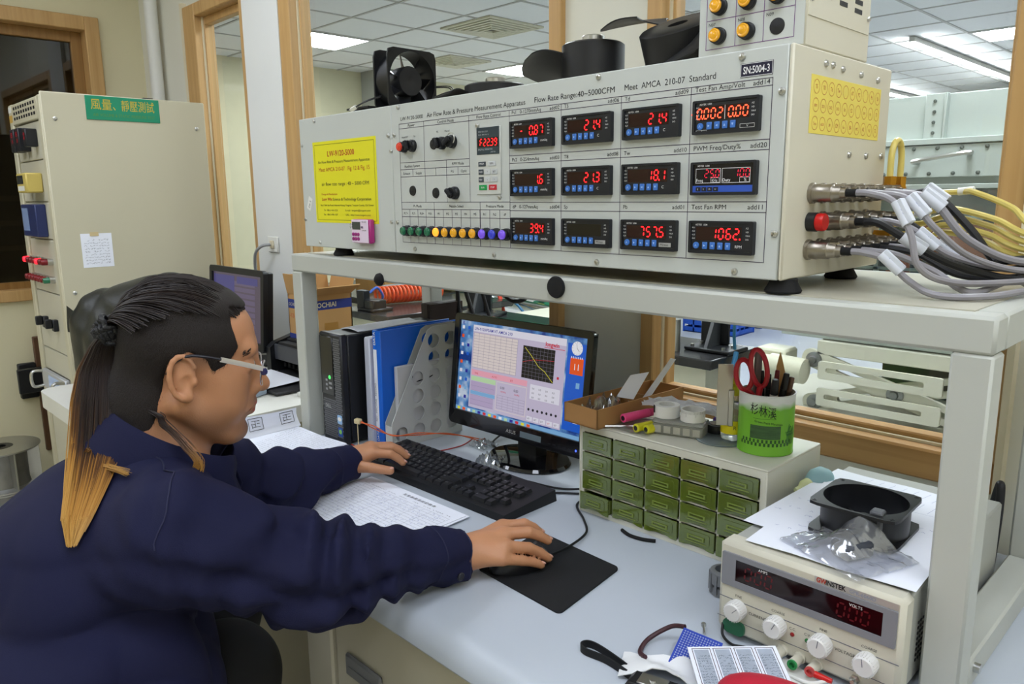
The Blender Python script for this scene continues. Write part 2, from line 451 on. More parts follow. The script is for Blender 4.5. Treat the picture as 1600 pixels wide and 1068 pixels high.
# room behind the glass
FX0, FX1, FY1 = -7.0, 3.2, 12.5
b = MB(); b.box(FX0, FX1, YB, FY1, -0.1, 0.0); struct('floor_far', b, mat('far_floor', '#B9BDC2', 0.3, var=0.05, vscale=2))
b = MB(); b.box(FX0, FX1, YB, FY1, FAR_Z, FAR_Z+0.1); o = struct('ceiling_far', b, M_ceil)
g = MB(); k = 0
while FX0+0.35+0.61*k < FX1: g.box(FX0+0.35+0.61*k-0.011, FX0+0.35+0.61*k+0.011, YB, FY1, FAR_Z-0.006, FAR_Z); k += 1
k = 0
while YB+0.15+0.61*k < FY1: g.box(FX0, FX1, YB+0.15+0.61*k-0.011, YB+0.15+0.61*k+0.011, FAR_Z-0.006, FAR_Z); k += 1
struct('ceiling_grid', g, M_grid, o)
b = MB(); b.box(FX0-0.1, FX0, YB, FY1, 0, FAR_Z); struct('wall_far_left', b, mat('far_wall', '#D6D0AE', 0.8))
b = MB(); b.box(FX0, FX1, FY1, FY1+0.1, 0, FAR_Z); struct('wall_far_back', b, mat('far_wall_back', '#D2D3CC', 0.8))
b = MB(); b.box(FX1, FX1+0.1, YB, FY1, 0, FAR_Z); struct('wall_far_right', b, mat('far_wall_back', '#D2D3CC', 0.8))
b = MB(); b.box(-6.99, -6.6, 4.05, 4.35, 0, FAR_Z); struct('pillar_far', b, mat('far_pillar', '#A9AAA2', 0.8))
gx = lambda i: FX0+0.35+0.61*i
gy = lambda j: YB+0.15+0.61*j
for n, (i, j) in enumerate(((1,3),(1,7),(7,1),(7,5),(4,10),(8,10),(11,4),(12,9),(10,1))):  # panels after the first two are added, out of view, to light this room
    lab = {0:'lit square ceiling panel seen through the glass left of the standing fan', 1:'lit square ceiling panel seen through the glass behind the steel capped hub'}.get(n, 'extra ceiling panel added to light the room behind the glass')
    ceiling_light(gx(i)+0.305, gy(j)+0.305, FAR_Z, 0.6, 0.6, M_panel, label=lab, group=None if n < 2 else 'ceiling panels added to light the room behind the glass')
M_strip = emis('strip_tube', '#F4F8FF', 60.0)
for x, y0, y1, lab in ((-2.15,6.6,10.2,'long white tube light under the far ceiling above the test chamber'),(-3.6,8.6,11.6,'more distant white tube light under the far ceiling')):
    t = thing('tube_light', lab, 'tube light', (x, (y0+y1)/2, FAR_Z)); q = MB(); q.box(x-0.025,x+0.025,y0,y1,FAR_Z-0.05,FAR_Z-0.008,0.004); obj('housing', q, M_grid, t); q = MB(); q.cyl((x,y0+0.03,FAR_Z-0.07),(x,y1-0.03,FAR_Z-0.07),0.013,seg=12); obj('tube', q, M_strip, t)
def vent(x, y, s, label):
    t = thing('ceiling_vent', label, 'air vent', (x, y, FAR_Z))
    m = mat('vent_cream', '#CFCBB4', 0.6)
    f = MB()
    for k in range(6):
        a = s*(1-k*0.15); c = a-0.022
        for (x0,x1,y0,y1) in ((-a,a,-a,-c),(-a,a,c,a),(-a,-c,-c,c),(c,a,-c,c)): f.box(x0, x1, y0, y1, -0.016-0.004*k, -0.004-0.003*k)
    obj('louvre', f, m, t, world=False); g = MB(); g.box(-s, s, -s, s, -0.003, -0.001); obj('backing', g, mat('vent_dark', '#8F8C7A', 0.8), t, world=False)
vent(-4.36, 3.58, 0.30, 'square louvred air vent in the ceiling behind the glass, the larger one')
vent(-5.78, 4.37, 0.27, 'smaller looking louvred air vent further back in the far ceiling')
# ================================================================ desks and rack
M_desk = mat('desk_top', '#B8BFC8', 0.38, var=0.04, vscale=6)
M_deskbody = mat('desk_body', '#BFB9A4', 0.55, var=0.03)
M_rack = mat('rack_paint', '#B9BBB3', 0.42, var=0.02, bump=0.04, bscale=300)
M_cream = mat('machine_cream', '#D3CEBB', 0.45, var=0.02, bump=0.03, bscale=250)
M_black = mat('black_plastic', '#16171A', 0.42, var=0.1)
M_blackm = mat('black_matte', '#101114', 0.7, var=0.1)
M_rubber = mat('rubber_black', '#0C0C0E', 0.8, var=0.1)
M_steel = mat('steel', '#C9C9C6', 0.28, 1.0, var=0.03)
M_nickel = mat('nickel', '#9A9388', 0.35, 1.0, var=0.05)
M_white = mat('white_plastic', '#E4E4DE', 0.4, var=0.02)
M_paper = mat('paper_white', '#EEF1FA', 0.8, var=0.02)
M_ink = mat('ink_black', '#15161A', 0.6, var=0.0)
M_inkblue = mat('ink_blue', '#7F86B4', 0.7, var=0.0)
M_inkgrey = mat('ink_grey', '#6C6E78', 0.7, var=0.0)
M_card = mat('cardboard', '#A97D4C', 0.85, var=0.06, vscale=30)

# main desk: rounded front worktop on drawer pedestals
t = thing('computer_desk', 'pale grey worktop desk with rounded front edge under the rack', 'desk', (-0.5, 0.05, 0))
prof = [(-0.34+0.0, 0.716)]
b = MB(frame((-1.28,0,0), (0,1,0), (0,0,1), (1,0,0)))
pts = [(0.465,0.715),(0.465,0.75),(-0.305,0.75)]+[(-0.305-0.035*math.sin(a), 0.715+0.035*math.cos(a)) for a in (R(18*k) for k in range(1,6))]+[(-0.335,0.708)]
b.prism(pts[::-1], 0, 2.4); obj('worktop', b, M_desk, t, world=True, smooth=30)
b = MB(); b.box(-0.72, 1.1, -0.30, 0.44, 0.06, 0.713); b.box(-1.25, -1.2, -0.28, 0.44, 0.0, 0.713); b.box(-1.2,-0.72,0.40,0.44,0.1,0.713)
obj('body', b, M_deskbody, t, world=True)
for i, (x0, x1) in enumerate(((-0.70,-0.615),(-0.60,-0.12),(-0.11,0.38))):
    for j, (z0, z1) in enumerate(((0.43,0.70),(0.08,0.42)) if i else ((0.08,0.70),)):
        d = MB(); d.box(x0, x1, -0.318, -0.301, z0, z1, 0.004); d = obj('drawer_front', d, M_deskbody, t, world=True)
        if i:
            h = MB(); xc = x0+0.09; h.box(xc-0.05, xc+0.05, -0.326, -0.3185, z0+0.13, z0+0.17, 0.004); h.box(xc-0.04,xc+0.04,-0.327,-0.325,z0+0.137,z0+0.15)
            obj('handle', h, mat('handle_grey', '#6F7072', 0.4), d, world=True)
# side desk on the left, running away from the camera
t = thing('side_desk', 'off white side desk with rounded edge holding the printer', 'desk', (-1.9, 0.1, 0))
b = MB(); 
b.prism(rrect(-2.28, -1.50, -0.36, 0.455, 0.05), 0.70, 0.75); obj('worktop', b, mat('side_desk_top', '#D6D5CC', 0.45), t, world=True, smooth=30)
b = MB(); b.box(-2.22, -1.53, -0.30, 0.44, 0.0, 0.70); obj('body', b, mat('side_desk_body', '#C3BC9C', 0.6), t, world=True)

# rack: welded square tube frame carrying a shelf
t = thing('bench_rack', 'cream steel tube rack standing on the desk carrying the instrument', 'rack', (-0.5, 0.2, 0.75))
XL, XR, YF, YR, ZT = -1.24, 0.245, 0.0-0.012, 0.42, 1.205
P = 0.042
def post(x, y, z0=0.75): 
    q = MB(); q.box(x, x+P, y, y+P, z0, ZT-P, 0.003); return q
for x, y in ((XL,YF),(XR-P,YF),(XL,YR-P),(XR-P,YR-P)):
    obj('post', post(x, y), M_rack, t, world=True)
q = MB(); q.box(XL, XR, YF, YF+P, ZT-P, ZT, 0.004); obj('front_rail', q, M_rack, t, world=True)
q = MB(); q.box(XL, XR, YR-P, YR, ZT-P, ZT, 0.004); obj('rear_rail', q, M_rack, t, world=True)
for x in (XL, XR-P):
    q = MB(); q.box(x, x+P, YF+P, YR-P, ZT-P, ZT, 0.003); obj('side_rail', q, M_rack, t, world=True)
    q = MB(); q.box(x, x+P, YF+P, YR-P, 0.75, 0.79, 0.003); obj('base_rail', q, M_rack, t, world=True)
q = MB(); q.box(XL+0.03, XR-0.03, YF+0.03, YR-0.03, ZT-0.012, ZT+0.0015); obj('shelf', q, mat('shelf_board', '#B8B4A2', 0.35, var=0.08, vscale=5, stretch=(1,8,1)), t, world=True)
q = MB(); q.cyl((0.2435,0.05,0.775),(0.252,0.05,0.775),0.006); q = obj('bolt', q, M_steel, t, world=True)
# black round magnets stuck to the front rail
for (px, pz, lab, half) in ((-0.373,1.190,'black disc magnet on the rack rail below the middle of the instrument',0.018),(-0.868,1.168,'small black rubber bumper hanging under the front rail near its left end',0.012)):
    q = MB(frame((px, YF-0.0005, pz), (1,0,0), (0,0,1), (0,-1,0)))
    if half == 0.018: q.lathe([(1e-4,0),(0.0175,0),(0.018,0.003),(0.0165,0.006),(1e-4,0.007)], 28)
    else: q.lathe([(1e-4,0),(0.0135,0),(0.0125,0.006),(0.006,0.012),(1e-4,0.013)], 24)
    solo('magnet', q, M_rubber, lab, 'magnet')
# ================================================================ the measuring instrument
IZ = 1.225; IW, IH, ID = 1.185, 0.287, 0.314
M_face = mat('cream_front_shaded', '#C4C8C3', 0.42, var=0.015, bump=0.03, bscale=400)  # housing's cream paint, greyed to put the front's weaker light into its colour
M_yellow = mat('label_yellow', '#E6DF1E', 0.5, var=0.03)
M_yellow2 = mat('label_pale_yellow', '#EBD75C', 0.5, var=0.03)
M_redtxt = mat('red_print', '#B8351C', 0.6, var=0)
M_mag = mat('frame_line', '#6A2E7A', 0.6, var=0)
M_led = emis('led_red', '#FF1A22', 3.0)
M_ledw = emis('led_orange_red', '#FF4A2C', 3.5)
M_leddim = emis('led_dim', '#C01030', 1.2)
M_lcd = mat('meter_window', '#240608', 0.12, var=0)
M_meter = mat('meter_case', '#17191F', 0.4, var=0.05)
M_bluebtn = mat('meter_button', '#3F74C4', 0.35, var=0.04)
M_bluebtn2 = mat('button_print', '#A9C8F2', 0.5, var=0)
M_whiteink = mat('white_print', '#E9E9E9', 0.6, var=0)
inst = thing('test_instrument', 'long cream instrument box with red digit meters on top of the rack', 'instrument', (-0.59, 0.15, IZ-0.0185))
FR = frame((0, 0, IZ), (1,0,0), (0,0,1), (0,-1,0))      # local x -> X, y -> up, z -> out of the front
SD = frame((0, 0, IZ), (0,1,0), (0,0,1), (1,0,0))       # right side, z out of it
b = MB(); b.box(-IW, -0.006, 0.006, ID, IZ, IZ+IH, 0.003); b.box(-0.006, 0, 0.0, ID, IZ, IZ+IH, 0.002)
obj('housing', b, M_cream, inst, world=True)
b = MB(FR); b.box(-IW, -0.826, 0, IH, -0.006, 0, 0.0015); obj('left_panel', b, M_face, inst, world=True)
b = MB(FR); b.box(-0.8255, -0.0065, 0, IH, -0.006, 0, 0.0015); obj('control_panel', b, M_face, inst, world=True)
for (x, y) in ((-1.07,0.03),(-0.012,0.03),(-0.03,ID-0.06),(-1.07,ID-0.06)):
    b = MB(); b.lathe([(1e-4,0),(0.022,0),(0.024,0.003),(0.018,0.014),(0.018,0.0185),(1e-4,0.0185)], 24, T(x, y, IZ-0.0185)); obj('foot', b, M_rubber, inst, world=True)
def screw(x, y, F, r=0.0048):
    q = MB(F @ T(x, y, 0)); q.lathe([(r,0),(r,0.0012),(r*0.8,0.0028),(r*0.35,0.0034),(r*0.3,0.0022),(1e-4,0.0022)], 14)
    q.box(-r*0.75, r*0.75, -0.0005, 0.0005, 0.002, 0.0036); q.box(-0.0005, 0.0005, -r*0.75, r*0.75, 0.002, 0.0036); return q
for x, y in ((-1.116,0.279),(-1.176,0.229),(-1.178,0.062),(-1.119,0.010),(-0.836,0.230),(-0.816,0.230),(-0.829,0.200),(-0.836,0.061),(-0.816,0.061),(-0.761,0.010),(-0.533,0.0085),(-0.80,0.281),(-0.301,0.281),(-0.068,0.279),(-0.0125,0.232),(-0.0125,0.059),(-0.301,0.008),(-0.066,0.008),(-0.571,0.231),(-0.517,0.108)):
    obj('screw', screw(x, y, FR, 0.0048 if x > -0.4 else 0.0042), M_steel, inst, world=True)
for y, z in ((0.088,0.272),(0.109,0.272),(0.140,0.270),(0.201,0.269),(0.261,0.267),(0.179,0.161),(0.238,0.161),(0.294,0.162)):
    obj('screw', screw(y, z, SD, 0.0046), M_steel, inst, world=True)
# printed frame lines
G0 = MB(FR); z = 0.0003; lw = 0.0009
X = [-0.492, -0.3755, -0.2585, -0.1415, -0.0255]; yt, yb = 0.2495, 0.022
def hl(x0, x1, y): G0.line(x0, y, x1, y, lw, z)
def vl(x, y0, y1): G0.line(x, y0, x, y1, lw, z)
for x in X: vl(x, yb, yt)
for y in (yt, 0.2405, 0.176, 0.1635, 0.099, 0.0855): hl(X[0], X[-1], y)
hl(-0.80, X[-1], yb)
vl(-0.80, yb, yt); hl(-0.80, X[0], yt); hl(-0.80, X[0], 0.2405); vl(-0.7225, 0.100, yt); vl(-0.594, 0.100, yt); hl(-0.80, X[0], 0.1)
hl(-0.80, -0.594, 0.176); hl(-0.80, -0.594, 0.163); hl(-0.80, -0.594, 0.149); vl(-0.7605, 0.149, 0.163); vl(-0.69, 0.149, 0.163); vl(-0.6585, 0.100, 0.176); vl(-0.626, 0.149, 0.163)
hl(-0.80, X[0], 0.0865); hl(-0.80, X[0], 0.072); vl(-0.698, yb, 0.1); vl(-0.568, yb, 0.1)
for k in range(1, 12): vl(-0.80+k*0.308/12, yb, 0.0865)
obj('printed_lines', G0, mat('panel_line', '#3A2B48', 0.6, var=0), inst, world=True, smooth=0)
# printed words, each legend a part of its own
z = 0.0004
def tx(s_, x, y, size, al='LEFT', sx=1.08):
    if s_: q = MB(FR); q.text(s_, size, x, y, z, al, sx=sx); obj('legend', q, M_ink, inst, smooth=0)
def tf(s_, x0, x1, y, size): q = MB(FR); q.fit(s_, size, x0, x1, y, z); obj('legend', q, M_ink, inst, smooth=0)
tf('LW-9120-5000', -0.794, -0.724, 0.2555, 0.0098); tf('Air Flow Rate & Pressure Measurement Apparatus', -0.712, -0.454, 0.2555, 0.0118)
tf('Flow Rate Range:40~5000CFM', -0.433, -0.271, 0.2565, 0.0118); tf('Meet  AMCA  210-07  Standard', -0.253, -0.105, 0.2568, 0.0118)
c_ = [('Ps1   0-1270mmAq','add02'),('T5','add06'),('Td','add09'),('Test Fan Amp/Volt','add14'),('Ps2   0-254mmAq','add03'),('T8','add08'),('Tw','add10'),('PWM Freq/Duty%','add20'),('dP   0-127mmAq','add04'),('Sp',''),('Pb','add01'),('Test Fan RPM','add11')]
for k, (a, d) in enumerate(c_):
    x0 = X[k % 4]; y = (0.2425, 0.1665, 0.0893)[k//4]
    sz = 0.0088 if k % 4 == 3 else 0.0080
    tx(a, x0+0.006, y, sz); tx(d, x0+0.113, y, sz, 'RIGHT')
tx('Power', -0.761, 0.2425, 0.0075, 'CENTER'); tx('Control Mode', -0.658, 0.2425, 0.0075, 'CENTER'); tx('Flow Rate Control', -0.543, 0.2425, 0.0075, 'CENTER')
tx('Auxiliary System', -0.762, 0.1665, 0.0068, 'CENTER'); tx('RPM Mode', -0.626, 0.1665, 0.0068, 'CENTER')
for s_, x in (('Exhaust',-0.780),('Supply',-0.742),('FG',-0.642),('Optic',-0.610)): tx(s_, x, 0.153, 0.0066, 'CENTER')
tx('Ps Mode', -0.749, 0.0905, 0.0068, 'CENTER'); tx('Nozzle Select', -0.633, 0.0905, 0.0068, 'CENTER'); tx('Pressure Mode', -0.530, 0.0905, 0.0068, 'CENTER')
for k, s_ in enumerate(('PLT+','PLT-','PLR+','PLR-','M1','M2','M3','M4','M5','Ps1','Ps2','dP')): tx(s_, -0.80+(k+0.5)*0.308/12, 0.0765, 0.0062, 'CENTER', sx=0.95)
tx('Auto/OFF', -0.782, 0.2225, 0.0046, 'CENTER'); tx('On', -0.752, 0.2225, 0.0046, 'CENTER'); tx('PC', -0.682, 0.226, 0.0046, 'CENTER'); tx('Manual', -0.654, 0.226, 0.0046, 'CENTER')
tx('Hz', -0.521, 0.1745, 0.0055, 'CENTER')
# serial plate
q = MB(FR); q.box(-0.0700, -0.0258, 0.2535, 0.2705, 0, 0.0006); pl = obj('serial_plate', q, mat('plate_navy', '#171430', 0.4, var=0), inst, world=True)
q = MB(FR); q.text('SN:5004-3', 0.0125, -0.0479, 0.2576, 0.0009, 'CENTER', sx=0.68, bold=0.012)
for (a, c, d, e) in ((-0.0692,0.2543,-0.0266,0.2543),(-0.0692,0.2697,-0.0266,0.2697),(-0.0692,0.2543,-0.0692,0.2697),(-0.0266,0.2543,-0.0266,0.2697)): q.line(a, c, d, e, 0.0006, 0.0008)
obj('plate_lettering', q, M_whiteink, pl, smooth=0)
# yellow sheet on the left panel
q = MB(FR); q.box(-1.129, -0.881, 0.056, 0.233, 0, 0.0005); sh = obj('yellow_sheet', q, M_yellow, inst, world=True)
z = 0.0008; q = MB(FR)
for (a, c, d, e) in ((-1.122,0.062,-0.888,0.062),(-1.122,0.226,-0.888,0.226),(-1.122,0.062,-1.122,0.226),(-0.888,0.062,-0.888,0.226)): q.line(a, c, d, e, 0.0007, z)
obj('border_line', q, M_ink, sh, smooth=0)
def sf(s_, x0, x1, y, size, m=M_ink, bold=0.0): q = MB(FR); q.fit(s_, size, x0, x1, y, z, bold=bold); obj('text_line', q, m, sh, smooth=0)
sf('LW-9120-5000', -1.068, -0.961, 0.200, 0.0165, M_redtxt, 0.015); sf('Air Flow Rate & Pressure Measurement Apparatus', -1.109, -0.905, 0.1855, 0.0085)
sf('Meet AMCA 210-07   Fig. 12 & Fig. 15', -1.107, -0.906, 0.168, 0.0122, M_redtxt); sf('air flow rate range : 40 ~ 5000 CFM', -1.098, -0.911, 0.137, 0.0108)
sf('Design & Manufacture', -1.10, -1.035, 0.1165, 0.006, M_redtxt); sf('Long Win', -1.10, -1.058, 0.1045, 0.0092, M_redtxt, 0.02); sf('Science & Technology Corporation', -1.055, -0.905, 0.1045, 0.0086, bold=0.006)
sf('No.1 Shih Ssu Road, Hsiamei Hsiang, Yangmei, Taoyuan County, 326 Taiwan', -1.107, -0.897, 0.0925, 0.0055)
for k, (a, d) in enumerate((('Tel : 886-3-464-3221','E-mail : longwin@longwin.com'),('Fax : 886-3-496-1307','URL : http://www.longwin.com'))): sf(a, -1.095, -1.037, 0.0815-0.0095*k, 0.0055); sf(d, -1.005, -0.91, 0.0815-0.0095*k, 0.0055)
q = MB(FR); q.box(-1.165, -1.148, 0.083, 0.113, 0, 0.0004, M=T(-1.1565,0.098,0) @ RZ(R(-25)) @ T(1.1565,-0.098,0)); st = obj('sticker', q, M_white, inst, world=True)
q = MB(FR @ T(-1.1565,0.098,0) @ RZ(R(65))); q.text('OK 3', 0.008, -0.010, -0.004, 0.0007); obj('sticker_print', q, M_ink, st, smooth=0)

# seven segment figures
SEG = {'0':'abcdef','1':'bc','2':'abged','3':'abgcd','4':'fgbc','5':'afgcd','6':'afgedc','7':'abc','8':'abcdefg','9':'abcdfg','-':'g',' ':'','F':'aefg'}
def seven(q, s_, xr, y, h, z=0.0, sl=0.08):
    """right aligned at xr"""
    wd = h*0.50; t = h*0.125; pit = h*0.82; x = xr
    for ch in reversed(s_):
        if ch == '.':
            x0_ = x-0.20*h; q.poly([(x0_,y-t/2,z),(x0_+t*1.2,y-t/2,z),(x0_+t*1.2,y+t*0.7,z),(x0_,y+t*0.7,z)]); continue
        x -= pit
        S = {'a':(0,h,wd,h),'b':(wd,h/2,wd,h),'c':(wd,0,wd,h/2),'d':(0,0,wd,0),'e':(0,0,0,h/2),'f':(0,h/2,0,h),'g':(0,h/2,wd,h/2)}
        for sg in SEG[ch]:
            a0, b0, a1, b1 = S[sg]; g = t*0.55
            if b0 == b1: P_ = [(a0+g,b0),(a0+g+t/2,b0-t/2),(a1-g-t/2,b0-t/2),(a1-g,b0),(a1-g-t/2,b0+t/2),(a0+g+t/2,b0+t/2)]
            else: P_ = [(a0,b0+g),(a0+t/2,b0+g+t/2),(a0+t/2,b1-g-t/2),(a0,b1-g),(a0-t/2,b1-g-t/2),(a0-t/2,b0+g+t/2)]
            q.poly([(x+px+py*sl, y+py, z) for px, py in P_])
def meter(x, y, digits, unit, kind='single', boxed=False):
    """x, y: lower left corner of a 96 x 44 mm panel meter"""
    F = FR @ T(x, y, 0); W_, H_ = 0.096, 0.0435
    q = MB(F); q.shape([rrect(0,W_,0,H_,0.002), [(0.004,0.004),(0.004,H_-0.003),(W_-0.004,H_-0.003),(W_-0.004,0.004)]], 0.008); q.box(0.003, W_-0.003, 0.003, H_-0.002, 0, 0.0062)
    m = obj('panel_meter', q, M_meter, inst, world=True, smooth=20)
    zz = 0.0066
    d = MB(F); p = MB(F); g = MB(F)
    if kind == 'pwm':
        q = MB(F); q.rect(0.004, W_-0.004, 0.004, H_-0.003, zz-0.0002); obj('window', q, mat('pwm_window', '#0E0A12', 0.15, var=0), m, smooth=0)
        q = MB(F); q.box(0.003, W_-0.003, 0.003, 0.0125, 0.006, 0.0073); obj('blue_strip', q, mat('pwm_blue', '#2F55B8', 0.4, var=0), m)
        for k in range(4):
            q = MB(F); q.box(0.009+0.0088*k, 0.0165+0.0088*k, 0.0052, 0.0108, 0.0073, 0.0079, 0.0004); obj('button', q, mat('pwm_key', '#101424', 0.4, var=0), m)
            p.text('ESDU'[k], 0.003, 0.0115+0.0088*k, 0.0068, 0.0082)
        for (a, c) in ((0.008,0.045),(0.0475,0.0875)):
            for (x0,y0,x1,y1) in ((a,0.016,c,0.016),(a,0.0345,c,0.0345),(a,0.016,a,0.0345),(c,0.016,c,0.0345)): p.line(x0, y0, x1, y1, 0.0005, zz)
        p.text('Freq', 0.0058, 0.0085, 0.0175, zz); p.text('KHz', 0.0048, 0.032, 0.0175, zz); p.text('Duty', 0.0058, 0.048, 0.0175, zz); p.text('%', 0.0055, 0.079, 0.0175, zz)
        for (a, c) in ((0.031,0.0435),(0.073,0.0865)):
            for (x0,y0,x1,y1) in ((a,0.0165,c,0.0165),(a,0.0225,c,0.0225),(a,0.0165,a,0.0225),(c,0.0165,c,0.0225)): p.line(x0, y0, x1, y1, 0.0004, zz)
        seven(d, '25.0', 0.0455, 0.0232, 0.0098, zz); seven(d, '100', 0.089, 0.0232, 0.0098, zz)
        obj('digits', d, M_leddim, m, smooth=0)
    else:
        q = MB(F); q.rect(0.011, 0.079 if kind == 'single' else 0.082, 0.0175, 0.0355, zz-0.0002); obj('window', q, M_lcd if digits else mat('meter_window_off', '#15100E', 0.12, var=0), m, smooth=0)
        if kind == 'dual':
            seven(d, '-0.002', 0.0475, 0.0200, 0.0125, zz); seven(d, '0.00', 0.0835, 0.0200, 0.0125, zz); p.line(0.0478, 0.018, 0.0478, 0.035, 0.0006, zz)
        elif digits: seven(d, digits, 0.0785, 0.0200, 0.0135, zz)
        if digits: obj('digits', d, M_ledw if kind == 'dual' else M_led, m, smooth=0)
        xs = (0.012,0.0255,0.0370,0.0485,0.0600)
        for k, xx in enumerate(xs):
            q = MB(F)
            if k == 0: q.lathe([(1e-4,0.0078),(0.0042,0.0078),(0.0046,0.0072),(0.0046,0.006)], 20, T(xx,0.0105,0))
            else: q.box(xx-0.0038, xx+0.0038, 0.0058, 0.0153, 0.006, 0.0078, 0.0006)
            obj('button', q, M_bluebtn, m)
            if k == 0: g.text('A', 0.005, xx-0.0017, 0.0088, 0.0081)
            else:
                y_ = 0.0105; tri = ([(-1,-1),(1,0),(-1,1)],[(1,-1),(1,1),(-1,0)],[(-1,-1),(1,-1),(0,1)],[(-1,1),(0,-1),(1,1)])[k-1]
                g.poly([(xx+a*0.0015, y_+c*0.0016, 0.0081) for a, c in tri])
        obj('button_marks', g, M_bluebtn2, m, smooth=0)
        for k in range(4):
            p.text('AL%d' % (k+1), 0.0029, 0.0048, 0.0335-0.0048*k, zz)
        obj('alarm_marks', p, M_whiteink, m, smooth=0); p = MB(F)
        for k in range(4): p.text(('AZ','HD','MAX','DO')[k], 0.0029, 0.085, 0.0335-0.0048*k, zz)
        obj('mode_marks', p, M_whiteink, m, smooth=0); p = MB(F)
        if boxed:
            if kind == 'dual':
                for (a, c, e, f_), u_ in (((0.006,0.0015,0.022,0.0055),'A'),((0.070,0.0052,0.090,0.0098),'V')):
                    p = MB(F)
                    for (x0,y0,x1,y1) in ((a,c,e,c),(a,f_,e,f_),(a,c,a,f_),(e,c,e,f_)): p.line(x0, y0, x1, y1, 0.0004, 0.0066)
                    p.text(u_, 0.004, (a+e)/2-0.001, c+0.0008, 0.0066); obj('unit_mark', p, M_whiteink, m, smooth=0)
            else:
                q = MB(F); q.rect(0.068, 0.088, 0.006, 0.0118, 0.0066); obj('unit_tag', q, mat('tag_grey', '#A8A8A4', 0.6, var=0), m, smooth=0)
                q = MB(F); q.text(unit, 0.0055, 0.070, 0.0072, 0.0069); obj('unit_print', q, M_ink, m, smooth=0)
        else: p.text(unit, 0.0055, 0.070, 0.0085, zz); obj('unit_mark', p, M_whiteink, m, smooth=0)
    if kind == 'pwm': obj('window_print', p, M_whiteink, m, smooth=0)
    p = MB(F); p.text('ADTEK  UEM', 0.0032, 0.010, 0.0372, zz, bold=0.01); obj('maker_mark', p, M_whiteink, m, smooth=0)
ML = [X[k]+0.0075 for k in range(4)]; MY = (0.1868, 0.1095, 0.0305)
meter(ML[0], MY[0], '- 0.87', 'mmAq'); meter(ML[1], MY[0], '21.4', 'C'); meter(ML[2], MY[0], '21.4', 'C'); meter(ML[3], MY[0], 'x', '', 'dual', True)
meter(ML[0], MY[1], '1.6', 'mmAq'); meter(ML[1], MY[1], '21.3', 'C'); meter(ML[2], MY[1], '18.1', 'C'); meter(ML[3], 0.1078, '', '', 'pwm')
meter(ML[0], MY[2], '39.4', 'mmAq'); meter(ML[1], MY[2], '', 'M/min', boxed=True); meter(ML[2], MY[2], '757.5', 'M/min', boxed=True); meter(ML[3], MY[2], '1062.', 'RPM')

# push buttons, switches and blanking plugs
M_amber = mat('lens_amber', '#D79A1C', 0.25, var=0.05, emit=0.25, coat=0.5)
M_amberlit = mat('lens_amber_lit', '#FF9A2A', 0.25, var=0.05, emit=1.3, coat=0.5)
M_green = mat('lens_green', '#1F6B49', 0.25, var=0.05, emit=0.05, coat=0.5)
M_blue = mat('lens_blue', '#2B35B0', 0.25, var=0.05, emit=0.35, coat=0.5)
M_violet = mat('lens_violet', '#6A48C8', 0.25, var=0.05, emit=0.5, coat=0.5)
M_redb = mat('lens_red', '#D0402A', 0.3, var=0.05, emit=0.15)
def lamp_button(x, y, m, F=FR, r=0.0095, par=None, name='push_button'):
    q = MB(F @ T(x, y, 0)); q.lathe([(r*1.12,0),(r*1.12,0.005),(r,0.006),(r*1.02,0.012),(r*0.9,0.0135),(r*0.86,0.0125),(1e-4,0.0125)], 24); o = obj(name, q, M_black, par or inst, world=True)
    q = MB(F @ T(x, y, 0)); q.lathe([(r*0.86,0.012),(r*0.84,0.0155),(r*0.74,0.0165),(r*0.55,0.0162),(r*0.5,0.0166),(1e-4,0.0168)], 24); obj('lens', q, m, o)
for k in range(12):
    lamp_button(-0.80+(k+0.5)*0.308/12+0.006, 0.045, (M_green,)*4 and ([M_green]*4+[M_amberlit]+[M_amber]*4+[M_violet,M_blue,M_violet])[k])
lamp_button(-0.783, 0.2055, M_redb)
def knob(x, y, ang, ring=False):
    q = MB(FR @ T(x, y, 0)); q.lathe([(0.0115,0),(0.0115,0.006),(0.0098,0.008),(0.0098,0.014),(1e-4,0.014)], 24); o = obj('rotary_switch', q, M_black, inst, world=True)
    q = MB(FR @ T(x, y, 0) @ RZ(ang)); q.box(-0.0042, 0.0042, -0.0095, 0.0095, 0.014, 0.0215, 0.0018); q.box(-0.0006,0.0006,0.004,0.0092,0.0212,0.0218); obj('lever', q, M_blackm, o)
    if ring:
        q = MB(FR @ T(x, y, 0)); q.tube([(0.010*math.cos(a)+0.012, 0.010*math.sin(a)+0.004, 0.016) for a in (R(140-10*k) for k in range(20))], 0.0007, 6); obj('key_ring', q, M_steel, o)
knob(-0.757, 0.2065, R(20)); knob(-0.667, 0.2065, R(30)); knob(-0.638, 0.2075, R(-60), True); knob(-0.634, 0.1165, R(50))
for x, y in ((-0.694,0.206),(-0.762,0.122),(-0.691,0.117)):
    q = MB(FR @ T(x, y, 0)); q.lathe([(0.0098,0),(0.0092,0.0022),(1e-4,0.003)], 24); obj('blanking_plug', q, M_black, inst, world=True)
